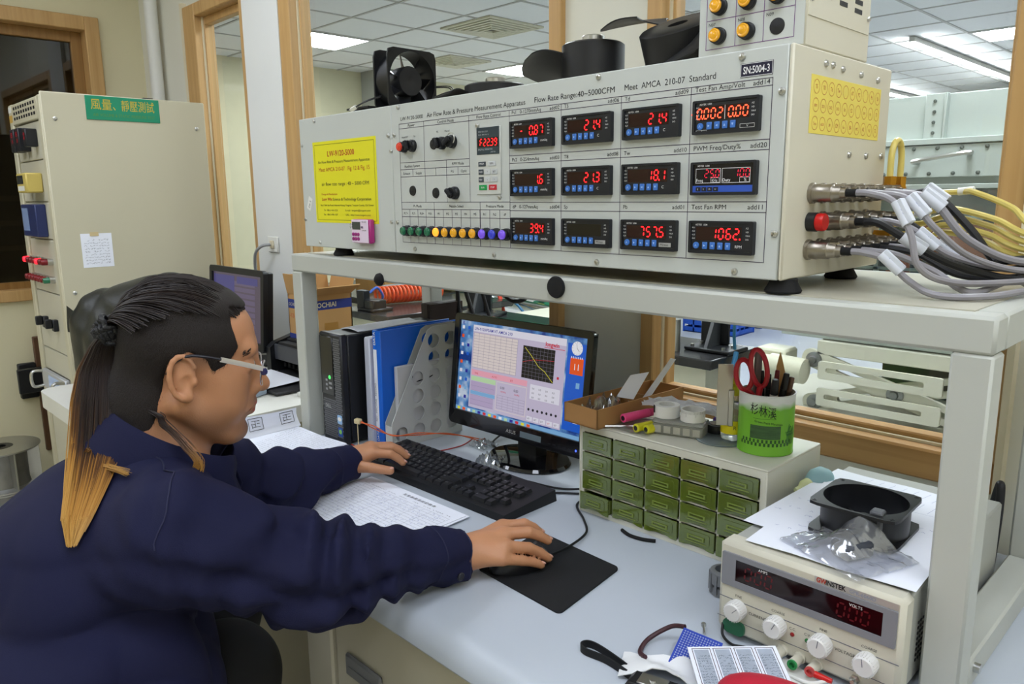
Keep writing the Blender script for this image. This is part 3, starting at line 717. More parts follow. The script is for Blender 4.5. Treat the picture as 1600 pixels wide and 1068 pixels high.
# flow rate controller
q = MB(FR); q.box(-0.574, -0.512, 0.113, 0.227, 0, 0.002, 0.001); kp = obj('drive_keypad', q, mat('keypad_grey', '#C9CBC4', 0.5, var=0), inst, world=True)
q = MB(FR); q.box(-0.5715, -0.5145, 0.181, 0.2265, 0.002, 0.003, 0.0005); obj('display_frame', q, mat('keypad_dark', '#2E3B42', 0.35, var=0), kp)
q = MB(FR); q.rect(-0.5685, -0.5165, 0.1935, 0.2085, 0.0032); obj('display_window', q, M_lcd, kp, smooth=0)
q = MB(FR); seven(q, 'F22.39', -0.5165, 0.1955, 0.0112, 0.0034); obj('digits', q, M_led, kp, smooth=0)
q = MB(FR); q.text('FWD REV STOP', 0.0035, -0.566, 0.218, 0.0034); q.text('RUN  RPM  Hz  A', 0.0035, -0.566, 0.213, 0.0034); obj('indicator_marks', q, mat('print_pale', '#B7C0C4', 0.6, var=0), kp, smooth=0); q = MB(FR); q.text('DIGITAL OPERATOR', 0.004, -0.567, 0.188, 0.0034); q.text('JNEP-36', 0.0035, -0.535, 0.1835, 0.0034); obj('display_print', q, mat('print_pale', '#B7C0C4', 0.6, var=0), kp, smooth=0)
for (a, c, e, f_, h, s_) in ((-0.568,-0.549,0.161,0.169,'#3C444C','PRGM'),(-0.543,-0.524,0.161,0.169,'#C8CBCB','DSPL'),(-0.568,-0.555,0.147,0.156,'#3C444C','FWD'),(-0.551,-0.538,0.147,0.156,'#C8CBCB','^'),(-0.534,-0.520,0.147,0.156,'#BFC2C2','SET'),(-0.568,-0.555,0.134,0.143,'#3C444C','REV'),(-0.551,-0.538,0.134,0.143,'#C8CBCB','v'),(-0.534,-0.520,0.134,0.143,'#BFC2C2','>'),(-0.567,-0.547,0.1205,0.1295,'#12984C','RUN'),(-0.542,-0.522,0.1205,0.1295,'#C5182E','STOP')):
    q = MB(FR); q.box(a, c, e, f_, 0.002, 0.0031, 0.0006); kk = obj('key', q, mat('key_'+h[1:], h, 0.5, var=0), kp)
    q = MB(FR); q.text(s_, 0.0042, (a+c)/2, e+0.003, 0.0034, 'CENTER'); obj('key_print', q, M_ink if h in ('#C8CBCB','#BFC2C2') else M_whiteink, kk, smooth=0)
# connector map on the right side
q = MB(SD); q.box(0.05, 0.277, 0.184, 0.256, 0, 0.0006, 0.0002); sh = obj('connector_map', q, M_yellow2, inst, world=True)
q = MB(SD); nm = ['T5','T8','Td','Tw','','AT','PC','','Pb','Sp','RPM','DO1','DO2','DO3','Io','S2','','SW1','Ps1','TI','Tmin','AOA','SPI','CM','Fan','BA','IMC','A2','Ps2','TL']
for r_ in range(3):
    for c2 in range(10):
        cx, cy = 0.065+0.0222*c2, 0.242-0.0225*r_
        n = 20; pts = circ(cx, cy, 0.0088, n); pin = circ(cx, cy, 0.0082, n)
        for k in range(n): q.add([(*pts[k],0.0009),(*pts[(k+1)%n],0.0009),(*pin[(k+1)%n],0.0009),(*pin[k],0.0009)], [(0,1,2,3)])
        if nm[r_*10+c2]: q.text(nm[r_*10+c2], 0.0075 if len(nm[r_*10+c2]) < 3 else 0.0055, cx, cy-0.0025, 0.0009, 'CENTER', sx=0.8)
obj('map_print', q, mat('map_red', '#C4603A', 0.6, var=0), sh, smooth=0)
# connectors: three rows of screw-on aviation plugs
for zr, ys in ((0.109, (0.07,0.102,0.134,0.166,0.198,0.23,0.262)), (0.072, (0.068,0.105,0.15,0.20,0.25)), (0.036, (0.068,0.10,0.132,0.164,0.196,0.228,0.26))):
    for i, y in enumerate(ys):
        q = MB(SD @ T(y, zr, 0))
        if zr == 0.072 and i == 0:
            q.lathe([(0.0125,0),(0.0125,0.011),(0.011,0.012),(1e-4,0.012)], 22); o = obj('cable_socket', q, M_black, inst, world=True)
            q = MB(SD @ T(y, zr, 0)); q.lathe([(0.011,0.011),(0.0115,0.014),(0.0115,0.020),(0.0105,0.022),(1e-4,0.022)], 22); obj('red_sleeve', q, mat('red_plastic', '#C41512', 0.35), o)
            continue
        q.lathe([(0.0135,0),(0.0135,0.004),(0.0118,0.005),(0.0122,0.013),(0.0112,0.015),(0.0112,0.029),(0.0095,0.031),(0.009,0.037),(0.0072,0.039),(0.007,0.046),(1e-4,0.046)], 22)
        q.box(-0.002,0.002,0.008,0.0105,0.031,0.043); o = obj('cable_socket', q, M_nickel, inst, world=True)
        q = MB(SD @ T(y, zr, 0)); q.lathe([(0.0052,0.046),(0.0052,0.058),(1e-4,0.058)], 14); obj('strain_relief', q, M_rubber, o)
# small box with amber buttons on top of it
bx = thing('button_box', 'cream box with amber push buttons standing on the instrument', 'control box', (-0.077, 0.13, IZ+IH))
z0 = IZ+IH+0.0005; F2 = frame((0, 0.03, z0), (1,0,0), (0,0,1), (0,-1,0)); S2 = frame((-0.002, 0, z0), (0,1,0), (0,0,1), (1,0,0))
q = MB(); q.box(-0.152, -0.002, 0.03, 0.225, z0, z0+0.20, 0.002); obj('housing', q, M_cream, bx, world=True)
q = MB(F2); q.box(-0.1505, -0.0035, 0.002, 0.198, 0, 0.0012); obj('face_plate', q, M_face, bx, world=True)
q = MB(F2); gxs = [-0.1395,-0.0965,-0.057,-0.016]; gy_ = [0.012+0.0365*k for k in range(5)]
for x in gxs: q.line(x, gy_[0], x, gy_[-1], 0.0008, 0.0015)
for y in gy_: q.line(gxs[0], y, gxs[-1], y, 0.0008, 0.0015)
obj('printed_lines', q, M_mag, bx, world=True, smooth=0)
q = MB(F2)
for r_ in range(4):
    for c2 in range(3): q.text('N%02d' % (7+c2-3*r_+ (0 if r_ < 3 else 0)) if r_ < 3 else '', 0.0058, gxs[c2]+0.003, gy_[r_]+0.0292, 0.0015)
obj('printed_words', q, M_ink, bx, world=True, smooth=0)
for r_ in range(4):
    for c2 in range(3):
        x = (gxs[c2]+gxs[c2+1])/2-0.002; y = gy_[r_]+0.0155
        if r_ == 0 and c2 == 2:
            p_ = MB(F2 @ T(x, y, 0)); p_.lathe([(0.0105,0),(0.0098,0.0022),(1e-4,0.003)], 24); obj('blanking_plug', p_, M_black, bx, world=True)
        else: lamp_button(x, y, M_amber, F2, 0.0098, bx)
q = MB(S2); q.box(0.034, 0.220, 0.036, 0.198, 0, 0.0012); obj('side_plate', q, M_cream, bx, world=True)
q = MB(S2)
for c2 in range(3):
    for r_ in range(13): q.box(0.072+0.048*c2, 0.096+0.048*c2, 0.062-0.002*c2+0.0115*r_, 0.068-0.002*c2+0.0115*r_, 0.0005, 0.0016)
obj('vent_slots', q, M_ink, bx, world=True)
for y, z in ((0.041,0.056),(0.214,0.056)): obj('screw', screw(y, z, S2 @ T(0,0,0.0012), 0.0035), M_steel, bx, world=True)
# pink pocket timer held on the front by its magnet
t = thing('pocket_timer', 'small pink and white digital timer stuck to the yellow sheeted panel', 'timer', (-0.93, -0.002, IZ+0.016))
q = MB(FR); q.box(-0.963, -0.895, 0.0155, 0.0655, 0.001, 0.014, 0.003); obj('case', q, mat('timer_pink', '#B0307E', 0.4), t, world=True)
q = MB(FR); q.box(-0.962, -0.9, 0.0165, 0.0645, 0.0141, 0.0155, 0.0007); obj('face', q, mat('timer_face', '#E6D4E6', 0.4), t, world=True)
q = MB(FR); q.box(-0.958, -0.928, 0.044, 0.060, 0.0155, 0.0162); obj('display', q, mat('timer_lcd', '#4A504A', 0.25), t, world=True)
q = MB(FR); seven(q, '00 00', -0.929, 0.047, 0.009, 0.0164); q.text('MIN  SEC', 0.004, -0.922, 0.0585, 0.0158); q.text('ON OFF', 0.004, -0.921, 0.041, 0.0158); obj('print', q, M_ink, t, world=True, smooth=0)
for k in range(6):
    q = MB(FR @ T(-0.955+0.0095*(k % 3), 0.034-0.0095*(k//3), 0.0155)); q.lathe([(0.0038,0),(0.0036,0.002),(1e-4,0.0026)], 16); obj('button', q, mat('timer_button', '#9A2A7A', 0.3), t, world=True)
q = MB(FR); q.box(-0.925, -0.9175, 0.047, 0.0515, 0.0155, 0.0168, 0.0005); obj('slider', q, mat('timer_slide', '#7F6A86', 0.4), t, world=True)
# ================================================================ things on the instrument and the rack
TZ = IZ+IH
M_fan = mat('fan_black', '#141518', 0.38, var=0.08)
M_fanhub = mat('fan_hub', '#1D1E21', 0.5, var=0.08)
M_wireb = mat('wire_black', '#121214', 0.5)
M_wirew = mat('connector_white', '#DCDCD2', 0.5)
def blade(q, a, r0, r1, z0, z1, sweep=0.5, thick=0.0016, n=5, tw=0.35):
    vs = []; 
    for side in (0, 1):
        for i in range(n+1):
            r = r0+(r1-r0)*i/n
            for j in range(4):
                t = j/3; ang = a+(t-0.5)*sweep*(1.0-tw*i/n)
                z = z0+(z1-z0)*t + (thick if side else 0)
                vs.append((r*math.cos(ang), r*math.sin(ang), z))
    fs = []; N = (n+1)*4
    for i in range(n):
        for j in range(3):
            k = i*4+j; fs.append((k,k+1,k+5,k+4)); fs.append((N+k,N+k+4,N+k+5,N+k+1))
    edge = [0,1,2,3]+[4*i+3 for i in range(1,n+1)]+[4*n+2,4*n+1,4*n]+[4*i for i in range(n-1,0,-1)]
    for p, c in zip(edge, edge[1:]+edge[:1]): fs.append((c,p,N+p,N+c))
    q.add(vs, fs)
def axial_fan(name, label, F, S, D, loc, hub=0.34, blades=7, frame_only=False, full=True):
    """square fan, axis = local z of F, centred at 0, flanges at z = 0 and z = D"""
    t = thing(name, label, 'fan', loc)
    q = MB(F); r = S*0.465
    q.holeplate(S, S, r, D-0.004, D, 44, corner=S*0.03); q.holeplate(S, S, r, 0, 0.004, 44, corner=S*0.03)
    q.lathe([(r,D-0.004),(r+0.0025,D-0.004),(r+0.0025,0.004),(r,0.004)], 44, closed=True)
    for sx in (-1,1):
        for sy in (-1,1):
            q.lathe([(S*0.012,D+0.0001),(S*0.026,D+0.0001),(S*0.026,D+0.0006),(S*0.012,D+0.0006)], 14, T(sx*S*0.43, sy*S*0.43, 0), closed=True)
    for k in range(3):
        a = 2*PI*k/3+0.4
        if not frame_only: q.tube([(0,0,0.006),(r*math.cos(a), r*math.sin(a), 0.006)], 0.003, 6)
    obj('fan_frame', q, M_fan, t)
    q = MB(F); rh = S*hub
    if not frame_only:
        q.lathe([(1e-4,0.008),(rh*0.98,0.008),(rh,0.012),(rh,D-0.010),(rh*0.94,D-0.007),(rh*0.3,D-0.0068),(rh*0.26,D-0.0075),(1e-4,D-0.0075)], 32); o = obj('hub', q, M_fanhub, t)
        q = MB(F)
        for k in range(blades): blade(q, 2*PI*k/blades, rh*0.97, r*0.97, 0.012, D-0.012)
        obj('blades', q, M_fan, t)
    return t
FXF = frame((-0.945, 0.108, TZ+0.0635), (0,1,0), (0,0,1), (1,0,0))
t = axial_fan('axial_fan', 'black square cooling fan standing upright on the instrument', FXF, 0.126, 0.052, (-0.92, 0.108, TZ), hub=0.245, blades=7)
for (pts, c0, c1) in (([(-0.93,0.05,TZ+0.030),(-0.95,0.03,TZ+0.022),(-0.985,0.025,TZ+0.013)], (-0.985,0.025,TZ+0.013), (-1.003,0.024,TZ+0.008)),
                      ([(-0.895,0.168,TZ+0.055),(-0.86,0.178,TZ+0.052),(-0.83,0.165,TZ+0.035),(-0.815,0.155,TZ+0.026)], (-0.816,0.155,TZ+0.026), (-0.805,0.148,TZ+0.016))):
    q = MB(); q.tube(pts, 0.0014, 6, 6); q.tube([(p[0],p[1]+0.004,p[2]+0.003) for p in pts], 0.0011, 6, 6); o = obj('lead', q, M_wireb, t)
    q = MB(); q.tube([c0, c1], 0.005, 4); obj('connector', q, M_wirew, o)
# two thin fans lying flat at the left end
for (x, y, s_, lab) in ((-1.075,0.13,0.092,'thin black fan lying flat next to the standing fan on the instrument'),(-1.145,0.245,0.08,'thin black fan lying flat at the far left back of the instrument top')):
    axial_fan('flat_fan', lab, frame((x,y,TZ), (1,0,0), (0,1,0)), s_, 0.024, (x,y,TZ), hub=0.25, blades=5)
M_ppl = mat('impeller_black', '#1A1A1C', 0.45, var=0.1)
def impeller(label, x, y, r, h, cap, blades, tilt=None, rot=0.0, bl=0.10, capm=None):
    t = thing('impeller', label, 'impeller', (x, y, TZ)); F = T(x, y, TZ) @ (tilt or I4)
    q = MB(F); q.lathe([(1e-4,0.0),(r*0.92,0.0),(r,0.004),(r,h-0.003),(r-0.004,h),(0.016,h),(0.016,h-0.006),(1e-4,h-0.006)], 40); obj('hub', q, M_ppl, t)
    for k, (a, z, ln, dr) in enumerate(blades):
        q = MB(F); n = 8; vs = []
        for sd in (0,1):
            for i in range(n+1):
                for j in range(7):
                    u = i/n; v = j/6
                    rr = r*0.97+ln*u; an = a+(v-0.5)*(1.15+0.25*u); zz = z+dr*(v-0.5)*(1-0.15*u)+0.006*math.sin(PI*u)
                    k_ = 1-0.18*u*abs(v-0.5)*2
                    vs.append((rr*k_*math.cos(an), rr*k_*math.sin(an), zz+(0.0022 if sd else 0)))
        N = (n+1)*7; fs = []
        for i in range(n):
            for j in range(6):
                p_ = i*7+j; fs += [(p_,p_+1,p_+8,p_+7),(N+p_,N+p_+7,N+p_+8,N+p_+1)]
        e = [0,1,2,3,4,5,6]+[7*i+6 for i in range(1,n+1)]+[7*n+j for j in range(5,-1,-1)]+[7*i for i in range(n-1,0,-1)]
        for p_, c in zip(e, e[1:]+e[:1]): fs.append((c,p_,N+p_,N+c))
        q.add(vs, fs); obj('blade', q, M_ppl, t)
    if cap:
        q = MB(F); q.lathe([(cap*0.6,h-0.006),(cap,h-0.006),(cap,h+0.012),(cap-0.002,h+0.014),(cap*0.6,h+0.014),(cap*0.6,h-0.006)], 28); obj('cap', q, M_steel, t, label='bright steel shaft bushing')
    return t
impeller('black fan wheel with a steel bushing lying behind the white connector', -0.705, 0.17, 0.062, 0.040, 0.020, [(R(-135),0.012,0.07,0.018),(R(100),0.02,0.06,0.02)])
impeller('black fan wheel with a steel bushing and one broad blade pointing left', -0.437, 0.15, 0.054, 0.077, 0.020, [(R(-160),0.036,0.082,0.050),(R(80),0.03,0.07,0.03)])
impeller('tilted black fan wheel beside the button box, one blade sticking up', -0.272, 0.185, 0.062, 0.068, 0, [(R(170),0.075,0.085,0.035),(R(-48),0.040,0.055,0.045),(R(60),0.03,0.06,0.03)], tilt=T(0,0,0.024) @ RX(R(24)))

# cables from the right side to the tied bundle
M_gcab = mat('cable_grey', '#8E8B90', 0.5, var=0.04)
M_bcab = mat('cable_black', '#18181B', 0.5)
M_ytube = mat('tube_yellow', '#E3D075', 0.3, var=0.05, trans=0.15)
M_tagw = mat('tag_white', '#D4D8E2', 0.5)
bd = Vector((0.205, 0.225, ZT+0.018))
random.seed(5)
def cable(y, zr, mids, m, k, lab, r=0.0042, tagat=None, word=None):
    s_ = Vector((0.056, y, IZ+zr)); off = Vector((0.0083,-0.0055,0))*((2,1,0,-1,1,0,-2,3,0,-1,-2)[k])*1.1+Vector((0,0,(0,1,2,2,0,1,1,-0.8,0,0,0)[k]*0.0115))
    pts = [s_, s_+Vector((0.018,0,-0.001))]+[Vector(p) for p in mids]+[bd+off, bd+off+Vector((0.05,0.075,0.004)), bd+off+Vector((0.13,0.19,0.0)), bd+off*1.2+Vector((0.26,0.34,-0.02))]
    t = thing('signal_cable', lab, 'cable', tuple(s_)); q = MB(); q.tube(pts, r, 8, 10); obj('sheath', q, m, t)
    P_ = catmull(pts, 10)
    if tagat is not None:
        a, b_ = P_[tagat], P_[tagat+1]; d = (b_-a).normalized()
        q = MB(); q.cyl(a-d*0.016, a+d*0.016, r*1.5, seg=10); up = Vector((0,0,1)); sd = d.cross(up).normalized()
        F = frame(a, d, up, None); q.M = F; q.box(-0.016, 0.016, -0.0045, 0.0095, -r*1.1, r*1.1, 0.001); o = obj('cable_tag', q, M_tagw, t)
        if word:
            w_ = MB(frame(a, d, up, None)); w_.text(word, 0.0075, 0, -0.001, r*1.1+0.0004, 'CENTER', sx=0.9); obj('tag_word', w_, M_inkblue, o, smooth=0)
    return t
cable(0.07,0.109,[(0.105,0.066,IZ+0.097),(0.128,0.062,IZ+0.06),(0.140,0.066,IZ+0.02),(0.170,0.105,IZ+0.001)], M_gcab, 0, 'grey cable from the first upper socket bending straight down', tagat=24, word='PC')
cable(0.102,0.109,[(0.11,0.100,IZ+0.100),(0.142,0.104,IZ+0.065),(0.172,0.145,IZ+0.030)], M_gcab, 1, 'grey cable from the second upper socket with a white tag', tagat=23, word='T5')
cable(0.166,0.109,[(0.115,0.172,IZ+0.098),(0.155,0.185,IZ+0.05)], M_gcab, 2, 'thick grey cable sloping down from the middle upper socket', r=0.0052, tagat=20, word='TI')
cable(0.23,0.109,[(0.10,0.232,IZ+0.105),(0.145,0.235,IZ+0.06),(0.175,0.24,IZ+0.02)], M_bcab, 3, 'black cable sloping down from a rear upper socket', r=0.0052, tagat=20, word='RPM')
cable(0.105,0.072,[(0.10,0.112,IZ+0.055),(0.135,0.13,IZ+0.03),(0.17,0.16,IZ+0.012)], M_bcab, 4, 'black cable with big white tag from the middle row socket', r=0.0052, tagat=24, word='DC-M')
cable(0.15,0.072,[(0.10,0.16,IZ+0.060),(0.14,0.18,IZ+0.028)], M_gcab, 5, 'grey cable from the middle row beside the black tagged one', tagat=24, word='S2')
cable(0.20,0.072,[(0.105,0.205,IZ+0.05),(0.15,0.215,IZ+0.018)], M_bcab, 6, 'black cable from the rear of the middle row', tagat=25, word='FAN')
cable(0.068,0.036,[(0.098,0.074,IZ+0.027),(0.125,0.080,IZ+0.002),(0.158,0.078,IZ-0.0125),(0.205,0.105,IZ-0.0125)], M_gcab, 7, 'grey cable with handwritten tag looping low over the rack top', tagat=22, word='Optic')
cable(0.10,0.036,[(0.10,0.105,IZ+0.031),(0.14,0.12,IZ+0.012),(0.18,0.13,IZ-0.012)], M_gcab, 8, 'grey cable from the second lower socket running under the tagged one', tagat=None)
cable(0.164,0.036,[(0.105,0.17,IZ+0.028),(0.15,0.185,IZ+0.003)], M_bcab, 9, 'black cable from the middle of the lower row', tagat=None)
cable(0.196,0.036,[(0.105,0.2,IZ+0.030),(0.15,0.205,IZ+0.006)], M_gcab, 10, 'grey cable from the lower row lying behind the black one', tagat=None)
q = MB(); c_ = bd+Vector((0.012,0.02,0.006)); ax = Vector((0.05,0.075,0.004)).normalized(); u = ax.cross(Vector((0,0,1))).normalized(); v = u.cross(ax)
q.tube([c_+u*0.023*math.cos(a)+v*0.018*math.sin(a) for a in (2*PI*k/20 for k in range(20))], 0.0016, 6, closed=True)
solo('cable_tie', q, M_white, 'white plastic tie holding the bundle of cables together', 'cable tie')
# brass fittings and yellow air tubes behind the instrument's corner
M_brass = mat('brass', '#B8842E', 0.28, 1.0, var=0.05)
t = thing('tube_manifold', 'brass fitting with a tight loop of yellow tube behind the instrument corner', 'fitting', (0.03, 0.29, IZ+0.09))
q = MB(); q.cyl((0.0008,0.29,IZ+0.107),(0.05,0.29,IZ+0.107),0.0075,seg=6); q.cyl((0.024,0.272,IZ+0.104),(0.024,0.272,IZ+0.132),0.009,seg=6); q.cyl((0.024,0.312,IZ+0.104),(0.024,0.312,IZ+0.132),0.009,seg=6); q.cyl((0.024,0.255,IZ+0.115),(0.024,0.325,IZ+0.115),0.0065,seg=12)
obj('body', q, M_brass, t)
q = MB(); q.tube([(0.024,0.272,IZ+0.13),(0.024,0.272,IZ+0.16),(0.024,0.279,IZ+0.178),(0.024,0.292,IZ+0.184),(0.024,0.305,IZ+0.178),(0.024,0.312,IZ+0.16),(0.024,0.312,IZ+0.13)], 0.0045, 10, 8); obj('tube_loop', q, M_ytube, t)
for k, (y, z, h, lab) in enumerate(((0.30,0.107,0.100,'highest yellow air tube arching from the brass fitting to the right'),(0.285,0.076,0.074,'second highest yellow air tube arching to the right'),(0.30,0.062,0.058,'third yellow air tube, in the middle of the fan of tubes'),(0.29,0.048,0.040,'fourth yellow air tube, second from the bottom'),(0.305,0.036,0.026,'lowest yellow air tube, almost straight'))):
    a = Vector((0.0135 if k else 0.063, y, IZ+z)); e = Vector((0.225-0.006*k, 0.25+0.004*k, IZ+0.024+0.0088*(4-k)))
    q = MB(); q.tube([a, a+Vector((0.05,0.0,0.002)), a.lerp(e,0.45)+Vector((0,0,0.022)), a.lerp(e,0.72)+Vector((0.004,0,0.015)), e, e+Vector((0.10,0.12,-0.02)), e+Vector((0.25,0.3,-0.04))], 0.0042, 8, 8)
    t = thing('air_tube', lab, 'tube', tuple(a)); obj('tube', q, M_ytube, t)
    q = MB(); q.cyl(a-Vector((0.012,0,0)), a+Vector((0.012,0,0)), 0.0062, seg=6); obj('fitting', q, M_brass, t)
    if k in (0, 1, 3): 
        q = MB(); q.cyl(a+Vector((0.045,0,0.0022)), a+Vector((0.065,0,0.004)), 0.0056, seg=10); obj('sleeve_mark', q, M_white, t)
# black leads hanging behind the monitor from the back of the rack
for pts, r, m, lab in (
    ([(-1.145,0.43,ZT-0.05),(-1.145,0.43,1.10),(-1.14,0.43,1.03),(-1.11,0.43,0.95),(-1.08,0.43,0.78)], 0.006, M_bcab, 'black lead hanging straight down behind the monitor, leftmost'),
    ([(-1.115,0.44,ZT-0.05),(-1.115,0.43,1.10),(-1.08,0.43,1.02),(-1.05,0.43,0.95),(-1.03,0.43,0.78)], 0.006, M_bcab, 'black lead hanging behind the monitor, next to the bracket'),
    ([(-1.045,0.44,ZT-0.05),(-1.045,0.43,1.10),(-1.02,0.43,1.03),(-0.985,0.43,0.95),(-0.97,0.43,0.78)], 0.005, M_bcab, 'black lead hanging behind the monitor, nearest the wooden post'),
    ([(-1.02,0.45,ZT-0.05),(-1.00,0.45,1.10),(-0.965,0.45,1.075),(-0.93,0.45,1.07),(-0.895,0.45,1.085),(-0.87,0.45,1.12),(-0.865,0.45,ZT-0.05)], 0.006, M_bcab, 'thick black lead sagging in a loop under the rack shelf')):
    q = MB(); q.tube(pts, r, 8, 10); solo('hanging_lead', q, m, lab, 'cable')
# ================================================================ things on the main desk
DZ = 0.7505
# computer tower
t = thing('desktop_computer', 'black slim desktop computer tower standing behind the left rack post', 'computer', (-1.125, 0.16, DZ))
q = MB(); q.box(-1.172, -1.079, 0.032, 0.32, DZ+0.006, DZ+0.268, 0.003); obj('chassis', q, M_black, t)
q = MB(); q.box(-1.173, -1.078, 0.012, 0.0325, DZ, DZ+0.270, 0.004); obj('bezel', q, mat('bezel_black', '#1B1C1F', 0.35), t)
q = MB()
for i in range(46):
    for j in range(5): q.cbox((-1.1085+0.0055*j+(0.00275 if i % 2 else 0), 0.0115, DZ+0.02+0.0053*i), (0.0038, 0.0012, 0.0034))
for i in range(18):
    for j in range(10): q.cbox((-1.163+0.0055*j+(0.00275 if i % 2 else 0), 0.0115, DZ+0.016+0.0053*i), (0.0038, 0.0012, 0.0034))
obj('grille', q, mat('grille_grey', '#7B7C7F', 0.4, 0.4), t)
q = MB(); q.box(-1.168, -1.112, 0.0095, 0.0125, DZ+0.118, DZ+0.262, 0.0015); obj('drive_cover', q, mat('gloss_black', '#0D0D10', 0.12), t)
q = MB(frame((-1.128,0.0092,DZ+0.163), (1,0,0), (0,0,1), (0,-1,0))); q.lathe([(1e-4,0.001),(0.004,0.001),(0.005,0)], 16); obj('power_button', q, emis('power_green', '#4FE06A', 0.9), t)
q = MB()
for k in range(3): q.box(-1.146, -1.138, 0.0085, 0.0097, DZ+0.130+0.011*k, DZ+0.135+0.011*k)
for k in range(2): q.box(-1.131, -1.119, 0.0085, 0.0097, DZ+0.135+0.011*k, DZ+0.140+0.011*k)
obj('port', q, mat('port_grey', '#8E8E90', 0.4), t)
FP = frame((0, 0.0108, 0), (1,0,0), (0,0,1), (0,-1,0))
q = MB(FP); q.text('DELL', 0.012, -1.156, DZ+0.086, 0.0005, bold=0.02); obj('maker_badge', q, M_steel, t, smooth=0)
q = MB(FP); q.shape([rrect(-1.104,-1.084,DZ+0.053,DZ+0.075,0.004)], 0.001); o = obj('sticker', q, mat('sticker_blue', '#8FB6DC', 0.35), t)
q = MB(FP); q.shape([circ(-1.094,DZ+0.065,0.008,20,0.005)], 0.0004, M=T(0,0,0.001)); obj('sticker_oval', q, M_white, o)
q = MB(FP); q.shape([rrect(-1.102,-1.084,DZ+0.022,DZ+0.044,0.002)], 0.001); o = obj('sticker', q, mat('sticker_navy', '#2A52A8', 0.35), t)
q = MB(FP); q.shape([circ(-1.093,DZ+0.034,0.0058,16)], 0.0004, M=T(0,0,0.001)); obj('sticker_disc', q, mat('sticker_green', '#8CCB5A', 0.4), o)
q = MB(); q.grid(10, 10, lambda u, v: (-1.165+0.075*u+0.01*v, 0.07+0.20*v, DZ+0.2705+0.004*abs(math.sin(3*u+2*v))), thick=0.0015); solo('loose_sheet', q, M_paper, 'white sheet of paper lying on top of the black computer tower', 'paper')

# folders in front of the tower, then the perforated file holder
q = MB(); q.box(-1.170, -1.130, 0.335, 0.455, DZ, DZ+0.32, 0.002)
t = thing('white_binder', 'white plastic folder standing beside the computer tower', 'folder', (-1.048, 0.18, DZ))
q = MB(); q.box(-1.062, -1.040, 0.066, 0.30, DZ, DZ+0.262, 0.003); q.poly([(-1.0655,0.070,DZ+0.255),(-1.062,0.066,DZ),(-1.062,0.30,DZ),(-1.0655,0.29,DZ+0.25)]); obj('cover', q, mat('folder_white', '#D6DAEA', 0.3, trans=0.1), t)
t = thing('dark_book', 'dark brown flat board case standing behind the white folder', 'folder', (-1.09, 0.42, DZ))
q = MB(); q.box(-1.175, -1.145, 0.325, 0.445, DZ, DZ+0.305, 0.002); q.box(-1.145, -1.140, 0.327, 0.443, DZ+0.002, DZ+0.303); obj('case', q, mat('dark_board', '#2B211F', 0.5), t)
t = thing('blue_folder', 'bright blue ring folder with a white spine label', 'folder', (-1.02, 0.18, DZ))
q = MB(); q.box(-1.036, -1.032, 0.075, 0.305, DZ, DZ+0.281, 0.001); q.box(-1.008, -1.004, 0.075, 0.305, DZ, DZ+0.281, 0.001); q.box(-1.036, -1.004, 0.0735, 0.0765, DZ, DZ+0.281, 0.001); obj('cover', q, mat('folder_blue', '#1668D8', 0.35), t)
q = MB(); q.box(-1.0315, -1.0085, 0.08, 0.295, DZ+0.003, DZ+0.268); obj('pages', q, M_paper, t)
FS = frame((0, 0.0732, 0), (1,0,0), (0,0,1), (0,-1,0))
q = MB(FS); q.box(-1.0335, -1.020, DZ+0.045, DZ+0.235, 0, 0.0006); o = obj('spine_label', q, M_paper, t)
q = MB(FS @ T(-1.0285, DZ+0.06, 0.001) @ RZ(PI/2)); q.text('REV   MACHINE   RECORD', 0.008, 0, -0.002, 0); obj('spine_print', q, M_inkgrey, o, smooth=0)
q = MB(FS @ T(-1.0275, DZ+0.245, 0.0006) @ RZ(PI/2)); q.text('DATA', 0.012, 0, -0.004, 0, bold=0.02); obj('spine_word', q, M_whiteink, t, smooth=0)
q = MB(FS @ T(-1.0275, DZ+0.012, 0.0006) @ RZ(PI/2)); q.text('DATA', 0.010, 0, -0.004, 0, bold=0.02); obj('spine_word', q, M_whiteink, t, smooth=0)
t = thing('booklet', 'grey white booklet with brush lettering inside the perforated holder', 'book', (-0.99, 0.17, DZ+0.004))
q = MB(); q.box(-0.9985, -0.9865, 0.105, 0.285, DZ+0.004, DZ+0.193, 0.001); obj('pages', q, mat('booklet_cover', '#D3D4D6', 0.6), t)
FB = frame((-0.9863, 0, 0), (0,1,0), (0,0,1), (1,0,0))
q = MB(FB)
for (cx, cy, w_, h_, a) in ((0.15,0.175,0.010,0.004,30),(0.158,0.18,0.010,0.004,40),(0.166,0.183,0.008,0.004,20),(0.148,0.166,0.004,0.012,10),(0.145,0.158,0.006,0.006,0),(0.17,0.150,0.020,0.003,5),(0.19,0.147,0.016,0.003,-10),(0.18,0.142,0.003,0.014,5),(0.205,0.155,0.014,0.003,20)):
    q.prism(circ(0,0,w_/2,10,h_/2), 0, 0.0003, M=T(cx,DZ+cy,0) @ RZ(R(a)))
obj('brush_lettering', q, M_ink, t)
